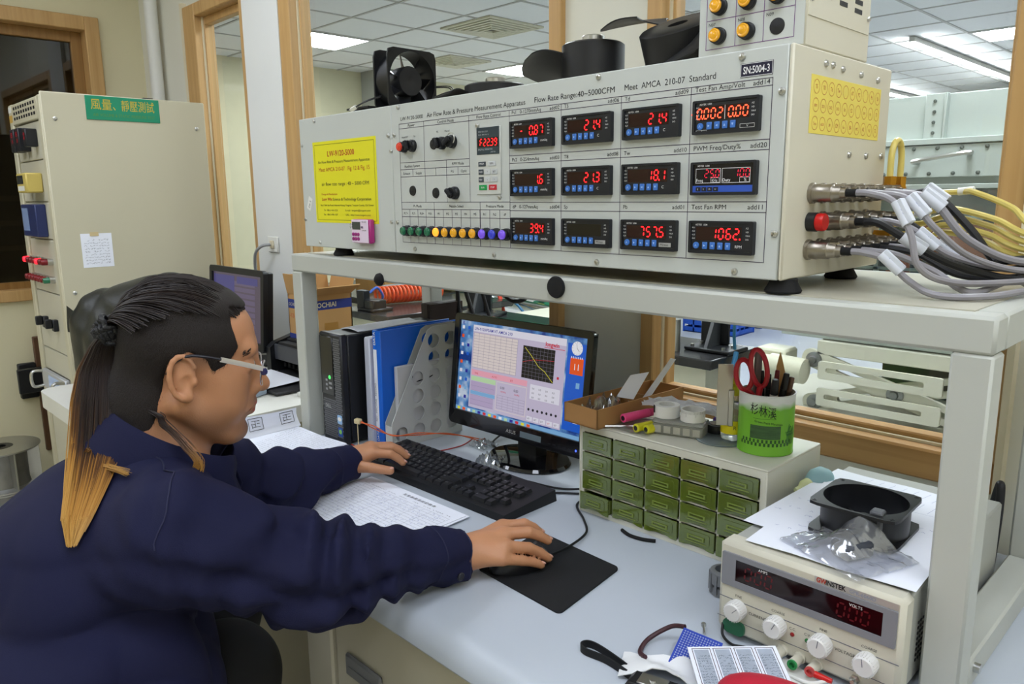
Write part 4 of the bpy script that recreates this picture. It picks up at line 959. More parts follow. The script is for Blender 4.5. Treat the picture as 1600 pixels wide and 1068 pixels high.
# perforated holder: two sloping sides, back, base and a low front
t = thing('file_holder', 'grey plastic magazine holder with round holes and a sloping front edge', 'file holder', (-0.995, 0.18, DZ))
out = [(0.077,0.0),(0.292,0.0),(0.292,0.279),(0.205,0.279),(0.19,0.272),(0.077,0.062)]
holes = []
for r_ in range(6):
    for c in range(4):
        cy = 0.105+0.0515*c; cz = 0.032+0.0425*r_
        lim = 0.077+(cz-0.062)*(0.113/0.21) if cz > 0.062 else 0.077
        if cy-0.019 > lim+0.006 and cy < 0.285: holes.append(circ(cy, cz, 0.0175, 22))
        elif cy > lim+0.002: 
            pass
M_hold = mat('holder_grey', '#C6C9C6', 0.4)
q = MB(frame((-0.9775, 0, DZ), (0,1,0), (0,0,1), (1,0,0))); q.shape([out]+holes, 0.0022); obj('side_wall', q, M_hold, t, smooth=25)
q = MB(frame((-1.0025, 0, DZ), (0,1,0), (0,0,1), (1,0,0))); q.shape([out]+holes, 0.0022); obj('side_wall', q, M_hold, t, smooth=25)
q = MB(); q.box(-1.0003, -0.9775, 0.077, 0.292, DZ, DZ+0.0025); q.box(-1.0003, -0.9775, 0.290, 0.292, DZ, DZ+0.279); q.box(-1.0003, -0.9775, 0.077, 0.0795, DZ, DZ+0.055); obj('base', q, M_hold, t)
q = MB(frame((-0.9752, 0, DZ), (0,1,0), (0,0,1), (1,0,0))); q.box(0.081, 0.0885, 0.007, 0.020, 0, 0.0008); o = obj('size_tag', q, M_white, t)

# flat monitor
MX, MY_, MZ = -0.718, 0.237, 0.934
MF = T(MX, MY_, MZ) @ RZ(R(1.5)) @ RX(R(-7)) @ frame((0,0,0), (1,0,0), (0,0,1), (0,-1,0))
t = thing('computer_monitor', 'black flat monitor running a measuring program in front of the holder', 'monitor', (MX, MY_+0.03, DZ), R(1.5))
MW, MH = 0.415, 0.262
q = MB(MF); q.shape([rrect(-MW/2,MW/2,-MH/2,MH/2,0.012), rrect(-0.193,0.193,-0.098,0.117,0.001,1)], 0.012, M=T(0,0,-0.004), bev=0.0012); q.box(-MW/2+0.004,MW/2-0.004,-MH/2+0.004,MH/2-0.004,-0.012,0.003); q.box(-0.17,0.17,-0.10,0.09,-0.03,-0.012,0.01); obj('casing', q, mat('monitor_gloss', '#0D0D11', 0.15, coat=0.3), t)
def scr(name, h, e=0.72): return mat(name, '#040404', 0.25, var=0, emit=e, emit_hex=h)
def wallpaper():
    m = mat('screen_wallpaper', '#040404', 0.25, var=0, emit=0.7, emit_hex='#3A6AC8'); nt = m.node_tree; b = nt.nodes['Principled BSDF']
    tc = nt.nodes.new('ShaderNodeTexCoord'); n = nt.nodes.new('ShaderNodeTexNoise'); n.inputs['Scale'].default_value = 26; n.inputs['Detail'].default_value = 5
    cr = nt.nodes.new('ShaderNodeValToRGB'); E_ = cr.color_ramp.elements; E_[0].position = 0.36; E_[0].color = lin('#173C8C'); E_[1].position = 0.68; E_[1].color = lin('#C9D6E8')
    e = E_.new(0.52); e.color = lin('#5E93CE')
    nt.links.new(tc.outputs['Object'], n.inputs['Vector']); nt.links.new(n.outputs['Fac'], cr.inputs[0]); nt.links.new(cr.outputs[0], b.inputs['Emission Color']); return m
SX0, SX1, SY0, SY1 = -0.193, 0.193, -0.098, 0.117
def U(u): return SX0+(SX1-SX0)*u
def V(v): return SY0+(SY1-SY0)*v
mats_s = [wallpaper(), scr('screen_window','#C9BFD9'), scr('screen_title','#E6E4F2'), scr('screen_cream','#E4D8D6'), scr('screen_line','#8F88A0'), scr('screen_chart','#1B1A1E',0.4), scr('screen_yellow','#E8E23A'), scr('screen_red','#D02238'), scr('screen_pink','#EFA9BC'), scr('screen_lilac','#B9A8CC'), scr('screen_navy','#2A2C9C'), scr('screen_white','#F2F3FA'), scr('screen_orange','#F05A22'), scr('screen_blue','#1F5FD0'), scr('screen_green','#BFE0B0'), scr('screen_dark','#2A2A34',0.5), scr('screen_task','#7FB2E0')]
NM = ['w','win','title','cream','line','chart','yellow','red','pink','lilac','navy','white','orange','blue','green','dark','task']
q = MB(MF)
def S_(c, u0, u1, v0, v1, k): q.m = NM.index(c); q.rect(U(u0), U(u1), V(v0), V(v1), 0.0032+0.00012*k)
def SL(c, u0, v0, u1, v1, w_, k): q.m = NM.index(c); q.line(U(u0), V(v0), U(u1), V(v1), w_, 0.0032+0.00012*k)
def ST(c, s_, u, v, size, k, al='LEFT', bold=0.0): q.m = NM.index(c); q.text(s_, size, U(u), V(v), 0.0032+0.00012*k, al, bold=bold)
S_('w',0,1,0,1,0); S_('blue',0.86,1,0.08,0.93,1); S_('task',0,1,0,0.045,1)
S_('win',0.115,0.85,0.06,0.96,2); S_('title',0.115,0.85,0.89,0.96,3); ST('navy','LW-9120/PSAM VT AMCA 210',0.125,0.905,0.0095,4,bold=0.015)
S_('cream',0.125,0.49,0.50,0.875,3)
for k in range(13): SL('line',0.125,0.50+0.375*k/12,0.49,0.50+0.375*k/12,0.0006,4)
for k in range(9): SL('line',0.125+0.365*k/8,0.50,0.125+0.365*k/8,0.875,0.0006,4)
S_('chart',0.535,0.775,0.50,0.83,3)
for k in range(1,9): SL('line',0.535,0.50+0.33*k/9,0.775,0.50+0.33*k/9,0.0004,4); SL('line',0.535+0.24*k/9,0.50,0.535+0.24*k/9,0.83,0.0004,4)
for a, b_ in (((0.55,0.81),(0.60,0.74)),((0.60,0.74),(0.66,0.64)),((0.66,0.64),(0.71,0.60)),((0.71,0.60),(0.77,0.51))): SL('yellow',*a,*b_,0.0012,5)
SL('red',0.54,0.66,0.62,0.70,0.0008,5); SL('red',0.62,0.70,0.77,0.72,0.0008,5)
ST('red','longwin',0.70,0.86,0.0125,5,bold=0.03); SL('red',0.695,0.845,0.84,0.845,0.0012,5); S_('red',0.80,0.815,0.55,0.575,4)
S_('pink',0.125,0.585,0.415,0.475,3)
for k, s_ in enumerate(('TIME','AUTO','SET')): ST('red',s_,0.15+0.15*k,0.43,0.006,4)
S_('green',0.125,0.335,0.355,0.405,3); S_('lilac',0.125,0.335,0.25,0.35,3); S_('task',0.125,0.335,0.205,0.245,3); S_('lilac',0.125,0.325,0.09,0.2,3)
for k in range(5): SL('line',0.125,0.1+0.05*k,0.325,0.1+0.05*k,0.0005,4)
for (u0,v0,u1,v1) in ((0.345,0.10,0.585,0.10),(0.345,0.40,0.585,0.40),(0.345,0.10,0.345,0.40),(0.585,0.10,0.585,0.40)): SL('cream',u0,v0,u1,v1,0.0015,4)
for k in range(2): ST('dark','0.00',0.375+0.11*k,0.33,0.008,4); ST('red','mmAq',0.38+0.11*k,0.295,0.006,4)
for k in range(6): SL('line',0.355,0.12+0.028*k,0.575,0.12+0.028*k,0.0005,4)
for k in range(6): SL('line',0.355+0.044*k,0.12,0.355+0.044*k,0.26,0.0005,4)
S_('title',0.61,0.83,0.30,0.45,3)
for k in range(4):
    for j in range(3): ST('dark','0.0',0.625+0.05*k,0.31+0.045*j,0.0055,4)
for k in range(7): q.m = NM.index('dark'); q.prism(circ(U(0.61+0.034*k),V(0.19),0.003,12), 0.0034, 0.0038)
for k in range(5): S_('title',0.60+0.05*k,0.642+0.05*k,0.075,0.12,3); ST('red' if k == 3 else 'dark','SET',0.605+0.05*k,0.088,0.005,4)
q.m = NM.index('white'); q.prism(circ(U(0.925),V(0.885),0.0145,28), 0.0034, 0.0036); q.m = NM.index('dark')
q.line(U(0.925),V(0.885),U(0.925)+0.006,V(0.885)-0.006,0.0008,0.0038); q.line(U(0.925),V(0.885),U(0.925)-0.002,V(0.885)+0.010,0.0007,0.0038)
for k in range(12): a = 2*PI*k/12; q.line(U(0.925)+0.0115*math.cos(a),V(0.885)+0.0115*math.sin(a),U(0.925)+0.013*math.cos(a),V(0.885)+0.013*math.sin(a),0.0006,0.0038)
S_('orange',0.885,0.975,0.63,0.79,3); ST('white','11',0.93,0.675,0.019,4,'CENTER')
for k in range(7): S_('white',0.889+0.012*k,0.894+0.012*k,0.785,0.805,4)
S_('task',0.935,0.96,0.50,0.555,3); S_('white',0.935,0.965,0.16,0.22,3)
for i in range(2):
    for j in range(9): S_(('white','task','orange','navy','title','blue')[(i*5+j*2) % 6],0.018+0.05*i,0.038+0.05*i,0.90-0.095*j,0.935-0.095*j,3)
ST('navy','K',0.02,0.95,0.010,4,bold=0.03)
for k in range(14): S_(('yellow','orange','white','green','navy','red')[k % 6],0.02+0.045*k,0.045+0.045*k,0.008,0.036,3)
obj('screen', q, mats_s, t, smooth=0)
q = MB(MF); q.text('ASUS', 0.011, 0, -0.119, 0.0095, 'CENTER', sx=1.2, bold=0.015); obj('maker_mark', q, M_steel, t, smooth=0)
q = MB(MF); q.rect(0.028, 0.090, -0.121, -0.108, 0.0094); obj('energy_sticker', q, mat('energy_sticker', '#6F7F8A', 0.4), t, smooth=0)
q = MB(MF)
for k in range(5): q.box(0.110+0.014*k, 0.118+0.014*k, -0.1185, -0.1165, 0.009, 0.0096)
obj('buttons', q, M_meter, t)
q = MB(MF); q.lathe([(1e-4,0.0008),(0.002,0.0005),(0.0025,0)], 12, T(0.187,-0.117,0.009)); obj('power_light', q, emis('power_blue', '#3A50FF', 3.0), t)
q = MB(); q.lathe([(1e-4,0),(0.098,0),(0.1,0.003),(0.095,0.009),(0.05,0.014),(1e-4,0.015)], 44, T(MX+0.022, MY_+0.012, DZ) @ Matrix.Diagonal((1.05,0.82,1,1))); obj('stand_base', q, mat('stand_gloss', '#0B0B0E', 0.06, coat=0.6), t)
q = MB(); q.prism([(-0.028,-0.012),(0.028,-0.012),(0.032,0.018),(-0.032,0.018)], 0.010, 0.115, M=T(MX+0.022, MY_+0.018, DZ)); obj('stand_neck', q, M_black, t)

# keyboard
KX0, KX1, KY0, KY1 = -0.962, -0.492, -0.030, 0.112
t = thing('keyboard', 'black full size keyboard in front of the monitor', 'keyboard', (-0.727, 0.04, DZ), R(1.5))
KF = T((KX0+KX1)/2, (KY0+KY1)/2, DZ) @ RZ(R(1.2)) @ T(-(KX1-KX0)/2, -(KY1-KY0)/2, 0)
q = MB(KF)
q.add([(0,0,0),(0.47,0,0),(0.47,0.145,0),(0,0.145,0),(0.002,0.002,0.014),(0.468,0.002,0.014),(0.468,0.143,0.023),(0.002,0.143,0.023)], [(3,2,1,0),(4,5,6,7),(0,1,5,4),(1,2,6,5),(2,3,7,6),(3,0,4,7)]); obj('case', q, mat('keyboard_black', '#121316', 0.45, bump=0.1, bscale=600), t)
keys = []
P_ = 0.01905
def row(y, specs):
    x = 0.012
    for w_, lab in specs:
        if lab is not None: keys.append((x, y, w_*P_, lab))
        x += w_*P_
row(5, [(1,'Esc'),(1,None)]+[(1,'F%d' % (k+1)) for k in range(4)]+[(0.5,None)]+[(1,'F%d' % (k+5)) for k in range(4)]+[(0.5,None)]+[(1,'F%d' % (k+9)) for k in range(4)]+[(0.25,None)]+[(1,'Prt'),(1,'Scr'),(1,'Brk')])
row(4, [(1,c) for c in '`1234567890-=']+[(2,'Back'),(0.25,None),(1,'Ins'),(1,'Hm'),(1,'Up'),(0.25,None)]+[(1,c) for c in ('Num','/','*','-')])
row(3, [(1.5,'Tab')]+[(1,c) for c in 'QWERTYUIOP[]']+[(1.5,'\\'),(0.25,None),(1,'Del'),(1,'End'),(1,'Dn'),(0.25,None)]+[(1,c) for c in '789+'])
row(2, [(1.75,'Caps')]+[(1,c) for c in "ASDFGHJKL;'"]+[(2.25,'Enter'),(3.5,None)]+[(1,c) for c in '456'])
row(1, [(2.25,'Shift')]+[(1,c) for c in 'ZXCVBNM,./']+[(2.75,'Shift'),(1.25,None),(1,'^'),(1.25,None)]+[(1,c) for c in '123']+[(1,'Ent')])
row(0, [(1.25,'Ctrl'),(1.25,'Win'),(1.25,'Alt'),(6.25,''),(1.25,'Alt'),(1.25,'Win'),(1.25,'Menu'),(1.25,'Ctrl'),(0.25,None),(1,'<'),(1,'v'),(1,'>'),(0.25,None),(2,'0'),(1,'.')])
kq = MB(KF); pr_ = MB(KF); n = 0
M_key = mat('key_black', '#1A1B1F', 0.4)
zhu = 'ㄅㄉˇˋㄓˊ˙ㄚㄞㄢㄦㄆㄊㄍㄐㄔㄗㄧㄛㄟㄣㄇㄋㄎㄑㄕㄘㄨㄜㄠㄤㄈㄌㄏㄒㄖㄙㄩㄝㄡㄥ'
zi = 0
for (x, y, w_, lab) in keys:
    yy = 0.014+y*P_+(0.006 if y == 5 else 0); zb = 0.0145+0.009*yy/0.145; zt = zb+0.0065
    if x > 0.45: continue
    q = kq if n >= 100 else MB(KF)
    a, b_ = x+0.0006, x+w_-0.0006; c, d = yy+0.0006, yy+P_-0.0006; i = 0.0028
    q.add([(a,c,zb),(b_,c,zb),(b_,d,zb),(a,d,zb),(a+i,c+i,zt),(b_-i,c+i,zt),(b_-i,d-i*0.6,zt+0.001),(a+i,d-i*0.6,zt+0.001)], [(4,5,6,7),(0,1,5,4),(1,2,6,5),(2,3,7,6),(3,0,4,7)])
    o = obj('key', q, M_key, t) if n < 100 else None
    n += 1
    pr_.text(lab, 0.0052 if len(lab) < 2 else 0.0036, x+0.0042, yy+0.0112, zt+0.0011)
    if len(lab) == 1 and 0.02 < x < 0.29 and y < 5 and zi < len(zhu): pr_.text(zhu[zi], 0.0048, x+0.0105, yy+0.0052, zt+0.0011); zi += 1
o = obj('key', kq, M_key, t); o['kind'] = 'stuff'
o = obj('key_legends', pr_, mat('legend_white', '#B9BCC2', 0.6, var=0), t, smooth=0); o['kind'] = 'stuff'
# mouse pad, mouse
t = thing('mouse_pad', 'black fabric mouse pad near the front of the desk', 'mouse pad', (-0.32, -0.09, DZ), R(-3))
F = T(-0.3165, -0.0945, DZ) @ RZ(R(-2.5)); 
pad = rrect(-0.092, 0.092, -0.083, 0.083, 0.009)
q = MB(F @ Matrix(((1,-0.18,0,0),(0,1,0,0),(0,0,1,0),(0,0,0,1)))); q.shape([pad], 0.0025, bev=0.0004); obj('mat', q, mat('pad_black', '#131417', 0.8, var=0.2, bump=0.3, bscale=900), t)
q = MB(F @ Matrix(((1,-0.18,0,0),(0,1,0,0),(0,0,1,0),(0,0,0,1)))); 
for k, (x, y, w_, h_) in enumerate(((-0.074,0.066,0.016,0.004),(-0.060,0.058,0.007,0.004),(-0.050,0.061,0.006,0.010),(-0.074,0.058,0.010,0.003))): q.box(x-w_/2, x+w_/2, y-h_/2, y+h_/2, 0.0032, 0.0035)
obj('printed_mark', q, M_whiteink, t, smooth=0)
t = thing('computer_mouse', 'black mouse under the right hand on the pad', 'mouse', (-0.352, -0.122, DZ+0.003))
F = T(-0.352, -0.122, DZ+0.0035) @ RZ(R(-21))
q = MB(F)
def mouse(u, v):
    a = 2*PI*u; ph = PI/2*v
    x = 0.029*math.cos(a)*math.cos(ph)**0.6*(1-0.10*math.sin(a)); y = 0.052*math.sin(a)*math.cos(ph)**0.6; zz = 0.034*math.sin(ph)**0.9*(1-0.18*math.sin(a)*math.cos(ph))
    return (x, y, zz)
q.grid(32, 10, mouse); obj('shell', q, mat('mouse_black', '#131316', 0.3, coat=0.2), t)
q = MB(F); q.cyl((-0.004,0.030,0.026),(0.004,0.030,0.026),0.009,seg=18); obj('wheel', q, mat('wheel_grey', '#4A4B4F', 0.5), t)
q = MB(); q.tube([(-0.334,-0.075,DZ+0.010),(-0.338,-0.02,DZ+0.006),(-0.356,0.045,DZ+0.003),(-0.395,0.085,DZ+0.003),(-0.45,0.13,DZ+0.003),(-0.455,0.19,DZ+0.003),(-0.45,0.235,DZ+0.005),(-0.455,0.26,DZ+0.003),(-0.46,0.31,DZ+0.003),(-0.47,0.42,DZ+0.003)], 0.0021, 8, 8); obj('cord', q, M_wireb, t)
for pts, lab in (([(-0.50,0.075,DZ+0.012),(-0.52,0.14,DZ+0.003),(-0.47,0.19,DZ+0.003),(-0.52,0.24,DZ+0.004),(-0.49,0.30,DZ+0.003),(-0.47,0.44,DZ+0.003)], 'thin black cord curling on the desk between keyboard and drawers'),
                 ([(-0.60,0.15,DZ+0.003),(-0.52,0.17,DZ+0.003),(-0.47,0.24,DZ+0.003),(-0.455,0.33,DZ+0.003),(-0.48,0.44,DZ+0.003)], 'black cord passing the monitor stand towards the drawer cabinet'),
                 ([(-0.86,0.40,DZ+0.003),(-0.855,0.33,DZ+0.012),(-0.84,0.27,DZ+0.003),(-0.80,0.25,DZ+0.003)], 'short black cord lying left of the monitor stand')):
    q = MB(); q.tube(pts, 0.0022, 8, 8); solo('desk_cord', q, M_wireb, lab, 'cable')
# log sheets under the right forearm
def handwriting(q, x0, x1, y0, y1, z, lines=14, seed=1, dens=0.7, h=0.004, M=None):
    rn = random.Random(seed)
    for k in range(lines):
        y = y0+(y1-y0)*(k+0.5)/lines; x = x0
        while x < x1:
            if rn.random() < dens:
                p = [(x+h*0.28*i+rn.uniform(-.2,.2)*h, y+rn.uniform(-0.5,0.5)*h) for i in range(5)]
                for a, b_ in zip(p, p[1:]): q.line(a[0], a[1], b_[0], b_[1], h*0.11, z, M)
            x += h*1.5
t = thing('log_sheet_stack', 'stack of handwritten measurement log sheets next to the keyboard', 'papers', (-0.70, -0.155, DZ), R(2))
rn = random.Random(4)
LF = frame((-0.700,-0.158,DZ), (1,0.03,0), (-0.1,1,0))
for k in range(4):
    q = MB(LF @ T(rn.uniform(-.004,.004), rn.uniform(-.004,.004), 0.0016*k) @ RZ(rn.uniform(-.02,.02)))
    q.grid(8, 6, lambda u, v: (-0.1485+0.297*u, -0.095+0.19*v, 0.0014+0.0015*math.sin(3*u)*v), thick=0.0012); sheet = obj('sheet', q, M_paper, t)
q = MB(LF @ T(0,0,0.0085))
for k in range(17): q.line(-0.140, -0.088+0.0092*k, 0.140, -0.088+0.0092*k, 0.0004, 0)
for x in (-0.14,-0.118,-0.085,-0.05,-0.015,0.02,0.055,0.09,0.14): q.line(x, -0.088, x, 0.06, 0.0004, 0)
obj('ruled_lines', q, M_inkgrey, t, smooth=0)
q = MB(LF @ T(0,0,0.0086)); handwriting(q, -0.115, 0.13, -0.086, 0.06, 0, 16, 7, 0.30, 0.0042); obj('handwriting', q, M_inkblue, t, smooth=0)
q = MB(LF @ T(0,0,0.0086)); q.text('風 量 靜 壓 測 試 記 錄 表', 0.0085, 0.03, 0.076, 0, 'CENTER'); handwriting(q, -0.13, 0.13, 0.06, 0.074, 0, 1, 9, 0.8, 0.004); obj('heading', q, M_ink, t, smooth=0)
# stack of printouts at the left end, curling up at the far edge
t = thing('printout_stack', 'thick stack of printed sheets curling up at the left end of the desk', 'papers', (-1.115, -0.165, DZ))
PF = frame((-1.115,-0.17,DZ), (1,0.08,0), (-0.08,1,0))
for k in range(7):
    q = MB(PF @ T(rn.uniform(-.007,.007), rn.uniform(-.007,.007), 0.0042*k) @ RZ(rn.uniform(-.03,.03)))
    q.grid(12, 10, lambda u, v: (-0.105+0.21*u, -0.148+0.297*v, 0.003+0.012*k/6*max(0,0.4-u)+0.0015*math.sin(4*v+k)), thick=0.003); sheet = obj('sheet', q, M_paper, t)
q = MB(PF @ T(0,0,0.0315)); handwriting(q, -0.085, 0.09, -0.14, 0.135, 0, 34, 3, 0.92, 0.0034); obj('table_print', q, M_inkgrey, t, smooth=0)
CF = PF @ T(-0.100,0,0.033)
def curlp(u, v, e=0.0): return Vector((0.012-0.045*u+0.03*u*u+e, -0.150+0.30*v, 0.001+0.046*u+0.004*math.sin(5*v)*u+e*0.7))
q = MB(CF); q.grid(8, 14, lambda u, v: tuple(curlp(u, v)), thick=0.0012); curl = obj('curled_sheet', q, M_paper, t)
for v0 in (0.28,0.56,0.84):
    q = MB(CF); W_ = 0.12
    for (u0, w0, u1, w1) in ((0.25,0,0.25,W_),(0.85,0,0.85,W_),(0.25,0,0.85,0),(0.25,W_,0.85,W_),(0.7,0.03,0.7,0.10),(0.55,0.03,0.55,0.06),(0.55,0.075,0.55,0.10),(0.4,0.03,0.4,0.10),(0.4,0.06,0.7,0.06),(0.35,0.03,0.6,0.03)):
        a, b_ = curlp(u0, v0+w0, 0.0012), curlp(u1, v0+w1, 0.0012); q.tube([a, a.lerp(b_,0.5), b_], 0.0006, 4)
    obj('curl_stamp', q, M_ink, curl, smooth=0)
q = MB(); q.grid(6, 6, lambda u, v: (-1.30+0.11*u, 0.085+0.10*v, DZ+0.012+0.012*u), thick=0.0015); solo('note_sheet', q, M_paper, 'small white sheet propped beside the rack post behind the stack of printouts', 'paper')
q = MB(); q.box(-1.325, -1.20, 0.05, 0.20, DZ, DZ+0.009, 0.002); solo('red_notebook', q, mat('notebook_red', '#A03234', 0.5), 'dark red notebook under the white sheet behind the printouts', 'notebook')
t = thing('tape_dispenser', 'small black and clear tape roll standing against the left rack post', 'tape', (-1.262, 0.075, DZ+0.01))
q = MB(frame((-1.2545,0.075,DZ+0.038), (0,1,0), (0,0,1), (1,0,0))); q.lathe([(0.014,0),(0.026,0),(0.026,0.010),(0.014,0.010),(0.014,0)], 26); obj('roll', q, M_black, t)
q = MB(frame((-1.2545,0.075,DZ+0.038), (0,1,0), (0,0,1), (1,0,0))); q.lathe([(0.007,0.001),(0.0135,0.001),(0.0135,0.009),(0.007,0.009),(0.007,0.001)], 20); obj('core', q, M_white, t)
# orange and red jumper wires in front of the folders
M_wireo = mat('wire_orange', '#D5612E', 0.5); M_wirer = mat('wire_red', '#B83A34', 0.5)
t = thing('jumper_wires', 'orange twisted wires with a pale connector in front of the folders', 'wires', (-1.0, 0.03, DZ))
q = MB(); q.tube([(-1.045,0.035,DZ+0.062),(-1.00,0.045,DZ+0.060),(-0.955,0.065,DZ+0.042),(-0.93,0.12,DZ+0.042),(-0.905,0.19,DZ+0.028),(-0.895,0.235,DZ+0.015),(-0.865,0.27,DZ+0.004)], 0.0013, 6, 8); q.tube([(-1.045,0.037,DZ+0.065),(-0.995,0.05,DZ+0.050),(-0.955,0.07,DZ+0.042),(-0.935,0.12,DZ+0.036),(-0.90,0.18,DZ+0.034),(-0.88,0.24,DZ+0.012),(-0.84,0.25,DZ+0.003)], 0.0013, 6, 8); obj('wire', q, M_wireo, t)
q = MB(); q.cbox((0,0,0),(0.018,0.012,0.012),0.002,T(-1.052,0.034,DZ+0.064) @ RZ(0.3)); q.cyl((-1.055,0.034,DZ),(-1.055,0.034,DZ+0.058),0.0012,seg=6); obj('connector', q, mat('connector_cream', '#D8C79A', 0.5), t)
q = MB(); q.tube([(-1.09,0.03,DZ+0.0016),(-1.02,0.03,DZ+0.0016),(-0.96,0.055,DZ+0.0016),(-0.90,0.115,DZ+0.0016),(-0.88,0.2,DZ+0.0016),(-0.90,0.26,DZ+0.0016)], 0.0013, 6, 8); solo('red_wire', q, M_wirer, 'thin dark red wire lying on the desk along the holder', 'wire')
q = MB(); q.sphere((-0.985,0.045,DZ+0.005), (0.007,0.006,0.005), 14, 8); solo('orange_cap', q, mat('cap_orange', '#F0602A', 0.4), 'tiny orange cap lying in front of the blue folder', 'cap')
# cellophane scraps by the monitor foot
M_film = glassy('clear_film', '#F2F6F8', gloss=0.22, rough=0.12, opacity=0.06)
def crumple(name, lab, c, sx, sy, h, seed, n=12, m=None, cat='plastic bag', rot=0.0, thing_=True):
    rn = random.Random(seed); q = MB(T(*c) @ RZ(rot))
    H = [[rn.random() for _ in range(n+1)] for _ in range(n+1)]
    def f(u, v):
        i, j = round(u*n), round(v*n); e = min(u,1-u,v,1-v)*2
        return ((u-0.5)*sx+rn.uniform(-.3,.3)*sx/n, (v-0.5)*sy+rn.uniform(-.3,.3)*sy/n, 0.001+h*(0.25+0.75*e**0.5)*H[j][i])
    q.grid(n, n, f); return solo(name, q, m or M_film, lab, cat, smooth=0)
crumple('film_scrap', 'crumpled clear film in front of the monitor foot', (-0.735,0.165,DZ), 0.06, 0.07, 0.035, 3, rot=0.5)
crumple('film_scrap', 'small clear film scrap left of the monitor foot', (-0.845,0.245,DZ), 0.06, 0.05, 0.02, 8)
# ================================================================ drawer cabinet, things on it, power supply
t = thing('drawer_cabinet', 'cream small parts cabinet with twenty clear green drawers', 'drawer cabinet', (-0.25, 0.21, DZ), R(2))
CX0, CX1, CY0, CY1, CH = -0.432, -0.066, 0.120, 0.302, 0.1695
M_cab = mat('cabinet_cream', '#DBD9CA', 0.42, var=0.02)
FC = frame((0, CY0, DZ), (1,0,0), (0,0,1), (0,-1,0))
cols = [CX0+0.008+0.0708*k for k in range(6)]; rows = [0.010+0.0375*k for k in range(5)]
cw, rh = 0.0665, 0.0345
loops = [[(CX0,0),(CX1,0),(CX1,CH),(CX0,CH)]]
for c in cols[:5]:
    for r_ in rows[:4]: loops.append([(c,r_),(c,r_+rh),(c+cw,r_+rh),(c+cw,r_)])
q = MB(FC); q.shape(loops, 0.12, M=T(0,0,-0.12)); q.box(CX0, CX1, 0, CH, -0.18, -0.1205); obj('body', q, M_cab, t, smooth=0)
q = MB(FC); q.box(CX1, CX1+0.0035, 0.0, CH, -0.182, 0.0015, 0.001); q.box(CX0-0.0035, CX0, 0, CH, -0.182, 0.0015, 0.001); q.box(CX0-0.0035, CX1+0.0035, CH, CH+0.0035, -0.182, 0.0015, 0.0012); obj('shell', q, M_cab, t)
M_drw = glassy('drawer_green', '#9DB440', gloss=0.14, rough=0.10, opacity=0.30)
M_drwin = mat('drawer_contents', '#56604A', 0.6, var=0.5, vscale=60)
rn = random.Random(9)
for i, c in enumerate(cols[:5]):
    for j, r_ in enumerate(rows[:4]):
        out_ = 0.0025+0.002*rn.random()+(0.006 if (i, j) == (0,0) else 0)
        F = FC @ T(c, r_, out_)
        q = MB(F); w_, h_ = cw-0.0016, rh-0.0012
        # front panel with a dipped upper edge and a moulded handle step
        N = 12
        def top(x): 
            k = x/w_; return h_-0.0012-0.0034*math.exp(-((k-0.5)/0.27)**4)*0.0
        bot = [(x*w_/N, 0.0006+0.0042*math.exp(-((x/N-0.5)/0.28)**4)) for x in range(N+1)]
        loop = bot+[(w_,h_),(0,h_)]
        q.shape([loop], 0.0018, bev=0.0004)
        q.shape([rrect(w_*0.12,w_*0.88,h_*0.26,h_*0.86,0.004)], 0.0012, M=T(0,0,0.0018), bev=0.0003)
        q.box(0.001, w_-0.001, 0.003, 0.0042, -0.09, 0); q.box(0.001, 0.0022, 0.003, h_*0.85, -0.09, 0); q.box(w_-0.0022, w_-0.001, 0.003, h_*0.85, -0.09, 0)
        d = obj('drawer', q, M_drw, t)
        q = MB(F); q.shape([[(w_*0.26,h_*0.44),(w_*0.74,h_*0.44),(w_*0.74,h_*0.66),(w_*0.26,h_*0.66)],[(w_*0.30,h_*0.50),(w_*0.30,h_*0.62),(w_*0.70,h_*0.62),(w_*0.70,h_*0.50)]], 0.0022, M=T(0,0,0.003)); q.box(w_*0.2,w_*0.8,h_*0.30,h_*0.34,0.0028,0.0045); obj('handle', q, mat('drawer_handle', '#8FA052', 0.15, trans=0.3), d)
        q = MB(F); 
        for k in range(9): 
            x = w_*(0.12+0.76*rn.random()); zz = 0.0045+0.006*rn.random(); yy = -0.012-0.05*rn.random(); s_ = 0.003+0.006*rn.random()
            q.cbox((x, zz+s_/2, yy), (s_*2, s_, s_*2), 0.0005)
        obj('contents', q, [M_drwin, M_steel, M_blackm][(i+j) % 3], d)
# things standing on the cabinet
CZ = DZ+CH+0.0042
t = thing('cardboard_tray', 'open brown cardboard tray hanging over the cabinet end', 'tray', (-0.41, 0.21, CZ))
TF = frame((-0.408, 0.222, CZ+0.001), (0.06,1,0), (-1,0.06,0))
def tray(q, L_, W_, H_, th=0.0025):
    q.box(-L_/2, L_/2, -W_/2, W_/2, 0, th); 
    for a in (-1,1): q.box(-L_/2, L_/2, a*W_/2-(th if a > 0 else 0), a*W_/2+(0 if a > 0 else th), 0, H_); q.box(a*L_/2-(th if a > 0 else 0), a*L_/2+(0 if a > 0 else th), -W_/2, W_/2, 0, H_)
    q.box(L_*0.12, L_*0.12+th, -W_/2, W_/2, 0, H_*0.9)
q = MB(TF); tray(q, 0.25, 0.082, 0.036); obj('tray_body', q, M_card, t)
q = MB(TF @ T(0.108,-0.0412,0.012) @ RX(PI/2)); q.text('///', 0.012, -0.01, 0, 0.0003); obj('red_print', q, M_redtxt, t, smooth=0)
crumple('clear_bag', 'crumpled clear plastic bag in the near half of the cardboard tray', (-0.412,0.165,CZ+0.006), 0.07, 0.085, 0.06, 12, 9)
